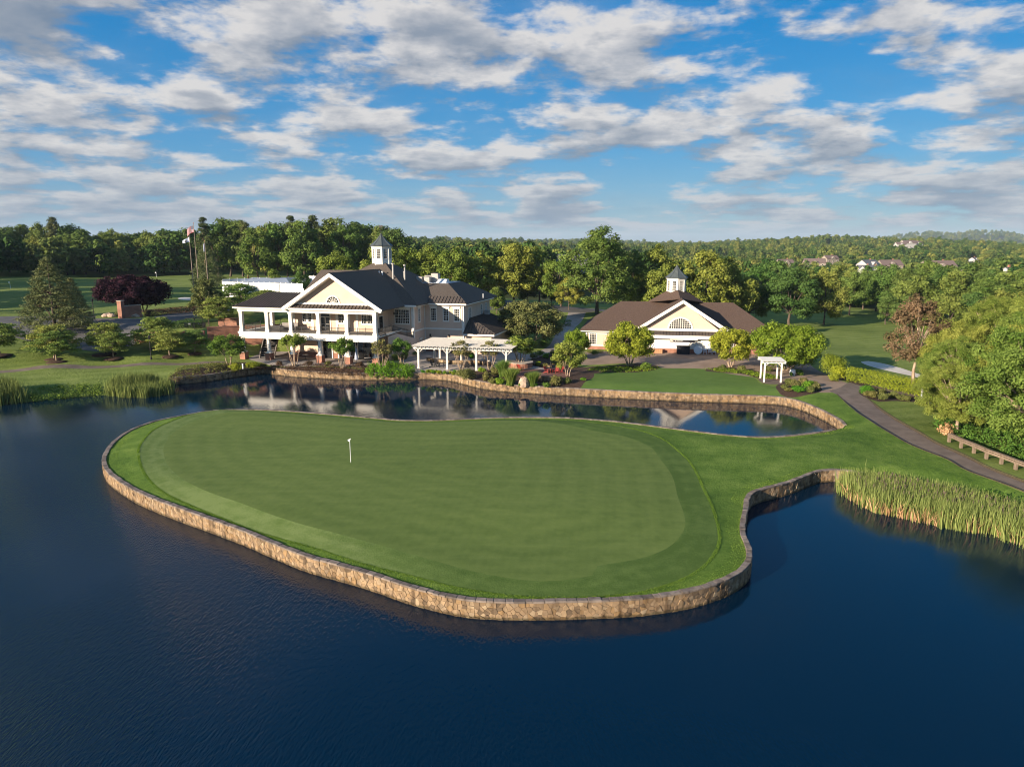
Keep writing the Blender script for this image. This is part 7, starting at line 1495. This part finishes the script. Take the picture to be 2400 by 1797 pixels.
# terrace seat wall, planter, fire pit, boulders
def low_wall(label, pts, h, th, step=.55, seed=1):
    rg = random.Random(seed); ln = catmull([p[:2] for p in pts], .3); r_ = Rail(ln, 1); W = thing('seat_wall', label, 'stone wall', (ln[0][0], ln[0][1], hz(*ln[0])))
    b0 = Vector(W.location); u = 0
    while u < r_.L[-1]-.1:
        w = min(rg.uniform(.4, .7), r_.L[-1]-u); vs = []
        for z in (0, h):
            for uu, o in ((u+.01, -th/2), (u+w-.01, -th/2), (u+w-.01, th/2), (u+.01, th/2)): x, y = r_.at(uu, o); vs.append((float(x)-b0.x, float(y)-b0.y, z-.05))
        f = [(0, 3, 2, 1), (4, 5, 6, 7), (0, 1, 5, 4), (1, 2, 6, 5), (2, 3, 7, 6), (3, 0, 4, 7)]; mesh_obj('stone', poly_mesh('stone', vs, f, [rg.random()]*6), M_['stone'], W); u += w
low_wall('low stone seat wall behind the black chairs under the pergola', [(-13.94, 115.78, 1.55), (-11.75, 113.64, 1.55), (-9.61, 112.81, 1.55), (-7.55, 112.81, 1.55), (-5.47, 112.4, 1.55), (-3.38, 111.18, 1.55)], .55, .45, seed=31)
low_wall('pale curved stone kerb around the fire pit circle', [(3.15, 112.4, 1.55), (4.23, 111.99, 1.55), (5.4, 110.78, 1.55), (5.99, 109.2, 1.55)], .4, .35, seed=32)
low_wall('stone wall below the fire pit at the mulch bank', [(3.76, 99.08, 1.4), (4.83, 98.76, 1.4), (5.8, 98.76, 1.4)], .8, .4, seed=33)
q = (1.35, 110.48, 1.6); W = thing('round_planter', 'round brick faced planter holding a crape myrtle', 'planter', (q[0], q[1], hz(q[0], q[1])))
MB().lathe((0, 0, 0), [(1.9, -.1), (1.9, .75)], 26).obj('planter_wall', M_['brick'], W); MB().lathe((0, 0, .75), [(2.0, .0), (2.0, .1), (1.7, .11)], 26).obj('planter_cap', M_['concrete'], W)
q = (4.55, 103.57, 1.5); tag(MB().lathe((q[0], q[1], hz(q[0], q[1])), [(4.0, -.2), (4.0, .03), (.01, .032)], 30).obj('fire_pit_paving', GM['brickpad']), kind='structure')
q = (5.8, 105.72, 1.5); t = thing('fire_pit', 'dark fire bowl between the red chairs', 'fire pit', (q[0], q[1], hz(q[0], q[1])+.03)); MB().lathe((0, 0, 0), [(.5, 0), (.55, .4), (.75, .5), (.7, .55), (.45, .45)], 16).obj('bowl', M_['iron'], t); MB().tube([(0, 0, .4), (0, 0, 1.5)], [.06, .06], 6).obj('flue_pipe', M_['iron'], t)
def adirondack(x, y, rz, mt, label, group, z=None):
    c = thing('garden_chair', label, 'chair', (x, y, hz(x, y)+.03 if z is None else z), rz, group); m = M_[mt]
    for i in range(4): MB().bar((-.27, -.32+i*.15, .38-i*.04), (.27, -.32+i*.15, .38-i*.04), .13, .025).obj('seat_slat', m, c)
    for i in range(5): s = -.24+i*.12; MB().bar((s, .18, .24), (s*1.15, .52, 1.05-abs(s)*.4), .105, .025, up=(0, 1, .4)).obj('back_slat', m, c)
    for s in (-1, 1): MB().box(s*.36-.07, -.42, .56, s*.36+.07, .35, .59).obj('armrest', m, c); MB().cbox(s*.34, -.33, .28, .04, .09, .56).obj('leg', m, c); MB().bar((s*.31, -.2, .3), (s*.31, .62, .02), .04, .1).obj('leg', m, c)
    return c
for i, (a, b, rz, mt, lab) in enumerate(((1016, 860, 1.2, 'black', 'black garden chair nearest the left pergola post'), (1024, 858, .2, 'black', 'upright black garden chair beside the side table'), (1088, 860, -.4, 'black', 'black garden chair behind the first airy crape myrtle'), (1110, 859, .9, 'black', 'black garden chair right of the third pergola post'), (1098, 861, 2.6, 'black', 'black garden chair with its back to the pond'), (1139, 860, .5, 'black', 'black garden chair behind the second airy crape myrtle'),
    (1283, 875, .9, 'red', 'red garden chair left of the fire bowl'), (1302, 875, -.8, 'red', 'red garden chair right of the fire bowl'), (1313, 875, -1.2, 'red', 'red garden chair at the foot of the full green tree'), (1219, 868, 2.4, 'red', 'red garden chair before the round planter'))):
    q = P_PIX(a, b); adirondack(q[0], q[1], rz, mt, lab, 'black garden chairs under the pergola' if mt == 'black' else 'red garden chairs round the fire pit')
q = P_PIX(1035, 861); t = thing('side_table', 'small black table between the black chairs', 'table', (q[0], q[1], hz(*q[:2])+.02))
MB().box(-.35, -.35, .66, .35, .35, .70).obj('tabletop', M_['black'], t)
for s in (-1, 1):
    for s2 in (-1, 1): MB().cbox(s*.28, s2*.28, .33, .06, .06, .66).obj('leg', M_['black'], t)
def boulder(x, y, r, h, seed, label, mat='rock', group=None):
    rg = np.random.default_rng(seed); m = MB().lathe((0, 0, 0), [(r*.8, -.1), (r, h*.2), (r*.92, h*.55), (r*.6, h*.88), (r*.15, h)], 11); m.v = [(a*(1+rg.normal()*.09), b*(1+rg.normal()*.09)*.8, c*(1+rg.normal()*.05)) for a, b, c in m.v]
    return tag(m.obj('boulder', M_[mat], None, (x, y, hz(x, y))), label, 'boulder', group)
q = (1.66, 97.2, 1.4); boulder(q[0], q[1], .75, 1.35, 1, 'tan boulder between the two ornamental grasses')
for i, (a, b) in enumerate(((318, 744), (326, 742), (312, 744), (262, 743), (255, 741), (248, 742))):
    q = (-74.05, 139.75, 6.3); q = P_PIX(a, b, 6.3); boulder(q[0], q[1], .8, .7, 20+i, ('brown landscape stone right of the entrance pillar', 'farther brown stone right of the entrance pillar', 'small brown stone at the entrance wall foot', 'brown stone left of the entrance pillar', 'second brown stone left of the entrance pillar', 'last brown stone left of the entrance pillar')[i])
# entrance wall and pillar, brick retaining walls
q = (-75.86, 138.12, 6.3); t = thing('entrance_sign_wall', 'brick entrance pillar with a side wall under the purple plum tree', 'brick wall', (q[0], q[1], hz(q[0], q[1])), R(-12))
MB().box(-.45, -.45, -.3, .45, .45, 3.3).obj('pillar', M_['brick'], t); MB().box(-.52, -.52, 3.3, .52, .52, 3.42).obj('pillar_cap', M_['concrete'], t); MB().box(.55, -.2, -.3, 3.6, .2, 2.3).obj('side_wall', M_['brick'], t, (0, 0, 0), R(58)); MB().box(.62, -.25, 2.3, 3.65, .25, 2.4).obj('wall_cap', M_['concrete'], t, (0, 0, 0), R(58))
kb = [(-78.97, 135.14, 6.2), (-74.76, 135.91, 6.2), (-71.89, 137.48, 6.2), (-70.85, 137.88, 6.2)]; MB_ = MB()
for a, b in zip(kb[:-1], kb[1:]): MB_.bar((a[0], a[1], hz(a[0], a[1])+.05), (b[0], b[1], hz(b[0], b[1])+.05), .3, .25)
tag(MB_.obj('road_kerb', M_['concrete']), kind='structure')
def brick_run(label, pts):
    b0 = pts[0]; t = thing('brick_wall', label, 'brick wall', (b0[0], b0[1], 0))
    for a, b in zip(pts[:-1], pts[1:]):
        za, zb = a[2], b[2]; d = Vector((b[0]-a[0], b[1]-a[1], 0)); n = Vector((-d.y, d.x, 0)).normalized()*.22; A = Vector((a[0]-b0[0], a[1]-b0[1], 0)); Bq = Vector((b[0]-b0[0], b[1]-b0[1], 0))
        def sec(z0a, z1a, z0b, z1b, k): return [A-n*k+Vector((0, 0, z0a)), Bq-n*k+Vector((0, 0, z0b)), Bq+n*k+Vector((0, 0, z0b)), A+n*k+Vector((0, 0, z0a)), A-n*k+Vector((0, 0, z1a)), Bq-n*k+Vector((0, 0, z1b)), Bq+n*k+Vector((0, 0, z1b)), A+n*k+Vector((0, 0, z1a))]
        f = [(0, 3, 2, 1), (4, 5, 6, 7), (0, 1, 5, 4), (1, 2, 6, 5), (2, 3, 7, 6), (3, 0, 4, 7)]
        MB().add(sec(.5, za, .5, zb, 1), f).obj('wall_panel', M_['brick'], t); MB().add(sec(za, za+.12, zb, zb+.12, 1.3), f).obj('wall_cap', M_['brick'], t)
brick_run('long red brown brick retaining wall left of the clubhouse', [(-66.3, 124.2, 5.2), (-59, 123.2, 5.4), (-53.4, 122.8, 5.6)])
brick_run('taller brick wall section meeting the porch', [(-53.0, 123.0, 6.2), (-48.2, 125.6, 6.2), (-43.0, 127.4, 6.2), (-38.5, 128.5, 6.2)])
q = (-53.65, 134.37, 6.2); t = thing('brick_planter', 'orange brick planter behind the left porch corner', 'planter', (q[0], q[1], hz(q[0], q[1])), R(-10)); MB().box(-1.9, -.5, -.4, 1.9, .5, 1.5).obj('planter_wall', M_['brick'], t); MB().box(-2, -.6, 1.5, 2, .6, 1.62).obj('planter_cap', M_['brick'], t)
# garden fence on the wall top
fa, fb = (-56.74, 126.49, 6.2), (-50.32, 130.67, 6.2); t = thing('iron_fence', 'thin black iron fence behind the brick wall', 'fence', (fa[0], fa[1], hz(fa[0], fa[1]))); railing(t, (0, 0, 0), (fb[0]-fa[0], fb[1]-fa[1], hz(fb[0], fb[1])-hz(fa[0], fa[1])), 1.2, 2.4, .16)
# white fenced enclosure with a low roof behind the clubhouse
ea, eb, ec, ed = (-80.0, 198.0), (-55.0, 188.5), (-34.0, 196.0), (-60.0, 212.0)
wf = thing('white_fence', 'tall white panel fence around the courtyard behind the clubhouse', 'fence', (ea[0], ea[1], hz(*ea))); zb_ = hz(*ea)
def panels(a, b, h, w=1.75, back=False):
    L_ = math.hypot(b[0]-a[0], b[1]-a[1]); n = max(1, round(L_/w)); e = ((b[0]-a[0])/L_, (b[1]-a[1])/L_); rz = math.atan2(e[1], e[0])
    for i in range(n):
        x, y = a[0]+e[0]*L_*(i+.5)/n-ea[0], a[1]+e[1]*L_*(i+.5)/n-ea[1]; pw = L_/n
        o = MB().box(-pw/2+.07, -.03, .1, pw/2-.07, .03, h).box(-pw/2+.07, -.05, h-.18, pw/2-.07, .05, h+.02).box(-pw/2+.07, -.05, .1, pw/2-.07, .05, .3).obj('fence_panel', M_['fence'], wf, (x, y, 0), rz)
        x2, y2 = a[0]+e[0]*L_*i/n-ea[0], a[1]+e[1]*L_*i/n-ea[1]; MB().cbox(0, 0, h/2, .14, .14, h+.25).cbox(0, 0, h+.2, .22, .22, .1).obj('fence_post', M_['fence'], wf, (x2, y2, 0), rz)
panels(ea, eb, 4.2); panels(ed, ea, 4.9, 2.0); panels(ec, ed, 5.2, 2.0)
MB().box(-.2, 0, 0, .2, .01, 3).obj('fence_end', M_['fence'], wf, (eb[0]-ea[0], eb[1]-ea[1], 0))
MB().add([(3, 1.5, 4.1), (20, -4.6, 4.1), (16, 5.5, 5.0), (5.5, 8.0, 5.0)], [(0, 1, 2, 3)]).obj('courtyard_roof', M_['blue_roof'], wf)
for i, (u, v) in enumerate(((-52.0, 191.5), (-48.5, 192.5), (-44.5, 193.0))):
    t = thing('courtyard_umbrella', ('open dark umbrella left in the white courtyard', 'open dark umbrella in the middle of the white courtyard', 'open dark umbrella nearest the clubhouse gable in the courtyard')[i], 'umbrella', (u, v, hz(u, v)), 0, 'umbrellas in the white courtyard'); MB().tube([(0, 0, 0), (0, 0, 4.9)], [.05, .05], 6).obj('pole', M_['white_p'], t); MB().lathe((0, 0, 4.5), [(1.7, 0), (1.2, .28), (.6, .48), (.05, .6)], 10).obj('canopy', M_['black'] if i != 2 else M_['grey'], t)
# flagpoles
for a, b, top, kind, lab in ((482, 660, 540, 'us', 'tallest flagpole flying the striped flag'), (470, 664, 547, 'white', 'flagpole flying a pale flag, leftmost of the three'), (504, 669, 560, 'limp', 'flagpole with a limp pale flag, rightmost of the three')):
    Yd = {'us': 190.0, 'white': 186.0, 'limp': 180.0}[kind]; x = (a-1200)/1666*Yd*1.015; h = {'us': 18.6, 'white': 15.6, 'limp': 14.0}[kind]+.9
    t = thing('flagpole', lab, 'flagpole', (x, Yd, hz(x, Yd))); MB().tube([(0, 0, 0), (0, 0, h*.5), (0, 0, h)], [.13, .10, .05], 8).obj('pole', M_['bronze'], t); MB().lathe((0, 0, h), [(.02, -.05), (.13, .05), (.13, .15), (.02, .24)], 8).obj('finial', M_['clay'], t)
    if kind == 'us':
        RED, WHT, BLU = pm('flag red', (.30, .015, .025), None, .8), pm('flag white', (.42, .42, .44), None, .8), pm('flag blue', (.010, .015, .075), None, .8)
        W_, H_ = 2.2, 1.7
        def fp(s, tt): return (-s*W_*.86, .18*math.sin(s*7)*s, h-.55-tt*H_-s*s*1.15)
        fl = MB().add([fp(0, 0), fp(0, 1), fp(.01, 1), fp(.01, 0)], [(0, 1, 2, 3)]).obj('flag', WHT, t)
        for k in range(13):
            m = MB()
            for i in range(8):
                if k < 7 and i < 3: continue
                m.add([fp(i/8, k/13), fp((i+1)/8, k/13), fp((i+1)/8, (k+1)/13), fp(i/8, (k+1)/13)], [(0, 1, 2, 3)])
            m.obj('stripe', RED if k % 2 == 0 else WHT, fl)
        m = MB()
        for i in range(3): m.add([fp(i/8, 0), fp((i+1)/8, 0), fp((i+1)/8, 7/13), fp(i/8, 7/13)], [(0, 1, 2, 3)])
        m.obj('canton', BLU, fl); m = MB()
        for r_ in range(5):
            for c_ in range(6):
                for yy in (-.012, .012): p = fp((c_+.5)/16, (r_+.5)/9.5); m.add([(p[0]-.05, p[1]+yy, p[2]), (p[0], p[1]+yy, p[2]-.06), (p[0]+.05, p[1]+yy, p[2]), (p[0], p[1]+yy, p[2]+.06)], [(0, 1, 2, 3)])
        tag(m.obj('stars', WHT, fl), kind='stuff')
    else:
        m = MB(); W_, H_ = (1.9, 1.25) if kind == 'white' else (.5, 2.2)
        for i in range(8):
            f0, f1 = i/8, (i+1)/8; g = lambda s, tt: (-s*W_, .15*math.sin(s*8), h-.5-tt*H_*(1 if kind == 'white' else .9)-s*(1.0 if kind == 'white' else .2)*(1-tt*.6))
            m.add([g(f0, 0), g(f1, 0), g(f1, 1), g(f0, 1)], [(0, 1, 2, 3)])
        fo = m.obj('flag', M_['cloth'], t)
        if kind == 'white': MB().add([(-1.3, -.22, h-1.75), (-.8, -.22, h-1.3), (-.6, -.22, h-1.5), (-1.05, -.22, h-1.85)], [(0, 1, 2, 3)]).add([(-1.1, -.22, h-1.5), (-.9, -.22, h-1.75), (-.75, -.22, h-1.65)], [(0, 1, 2)]).obj('flag_emblem', M_['iron'], fo)
# lamps
def lamp(x, y, h, label):
    t = thing('street_lamp', label, 'street lamp', (x, y, hz(x, y)), 0, 'lamp posts'); MB().lathe((0, 0, 0), [(.16, 0), (.16, .3), (.08, .4), (.06, h-.5), (.10, h-.45)], 10).obj('post', M_['iron'], t); MB().lathe((0, 0, h-.45), [(.10, 0), (.2, .12), (.17, .45)], 8).obj('lantern_glass', M_['glass'], t); MB().lathe((0, 0, h), [(.24, 0), (.1, .16), (.02, .3)], 8).obj('lantern_cap', M_['iron'], t)
q = (-58.28, 113.46, 2); lamp(q[0], q[1], 3.7, 'slim lamp post on the lawn between two young trees')
q = (-80.9, 137.48, 6.2); lamp(q[0], q[1], 3.8, 'dark lamp post by the road left of the entrance pillar')
# small posts and signs
for a, b, z_, lab, h in ((569.5, 866, 1.35, 'short white marker post among the yellow green shrubs', .75), (2159, 940, 1.0, 'thin white stake at the end of the clipped hedge', 1.6)):
    q = P_PIX(a, b, z_); t = thing('marker_post', lab, 'post', (q[0], q[1], hz(q[0], q[1]))); MB().cbox(0, 0, h/2, .16, .16, h).obj('post', M_['white_p'], t); MB().cbox(0, 0, h+.02, .2, .2, .05).obj('post_cap', M_['white_p'], t)
# practice flags on the far left fairway
for a, b, z_, lab in ((366, 641, 8, 'tiny practice flag on the far left fairway'), (24, 671, 7.5, 'tiny practice flag near the left frame edge')):
    q = P_PIX(a, b, z_); t = thing('practice_flag', lab, 'flagstick', (q[0], q[1], hz(q[0], q[1]))); MB().tube([(0, 0, 0), (0, 0, 2.2)], [.05, .04], 6).obj('pole', M_['white_p'], t); MB().slab([(0, 0, 2.2), (-.5, 0, 2.1), (-.5, 0, 1.8), (0, 0, 1.75)], .02).obj('flag', M_['white_p'], t)
# parked carts near the road (dark, half hidden)
for i, (a, b) in enumerate(((447, 755), (466, 754))):
    q = P_PIX(a, b, 6.2); t = thing('golf_cart', ('dark golf cart parked on the grass beside the road', 'dark golf cart parked nearest the bronze leaved tree')[i], 'golf cart', (q[0], q[1], hz(q[0], q[1])), .3, 'golf carts by the road')
    MB().box(-1.1, -.6, .25, 1.1, .6, .55).box(-1.15, -.55, .55, -.5, .55, .95).box(.55, -.55, .55, 1.1, .55, .9).obj('body', M_['black'], t); MB().box(-.9, -.55, 1.8, .8, .55, 1.88).obj('canopy', M_['iron'], t); MB().box(-.45, -.5, .56, .0, .5, .85).obj('seat', M_['grey'], t)
    for s in (-1, 1):
        for u in (-.8, .7): MB().bar((u, s*.5, .9), (u*.95, s*.5, 1.8), .05, .05).obj('canopy_post', M_['iron'], t)
        for u in (-.75, .75): w = MB().tube([(u, s*.62-.08, .24), (u, s*.62+.08, .24)], [.24, .24], 12).obj('wheel', M_['black'], t)
# ------------------------------------------------------------------ air
hm = bpy.data.materials.new('hazy air'); hm.use_nodes = True; hm.node_tree.nodes.clear()
ho = hm.node_tree.nodes.new('ShaderNodeOutputMaterial'); hv = hm.node_tree.nodes.new('ShaderNodeVolumePrincipled')
hv.inputs['Color'].default_value = (.62, .76, .95, 1); hv.inputs['Density'].default_value = 0.6e-4; hv.inputs['Anisotropy'].default_value = 0.0
hm.node_tree.links.new(hv.outputs[0], ho.inputs['Volume'])
tag(MB().box(-9900, -690, -45, 9900, 12900, 190).obj('haze', hm), kind='stuff')
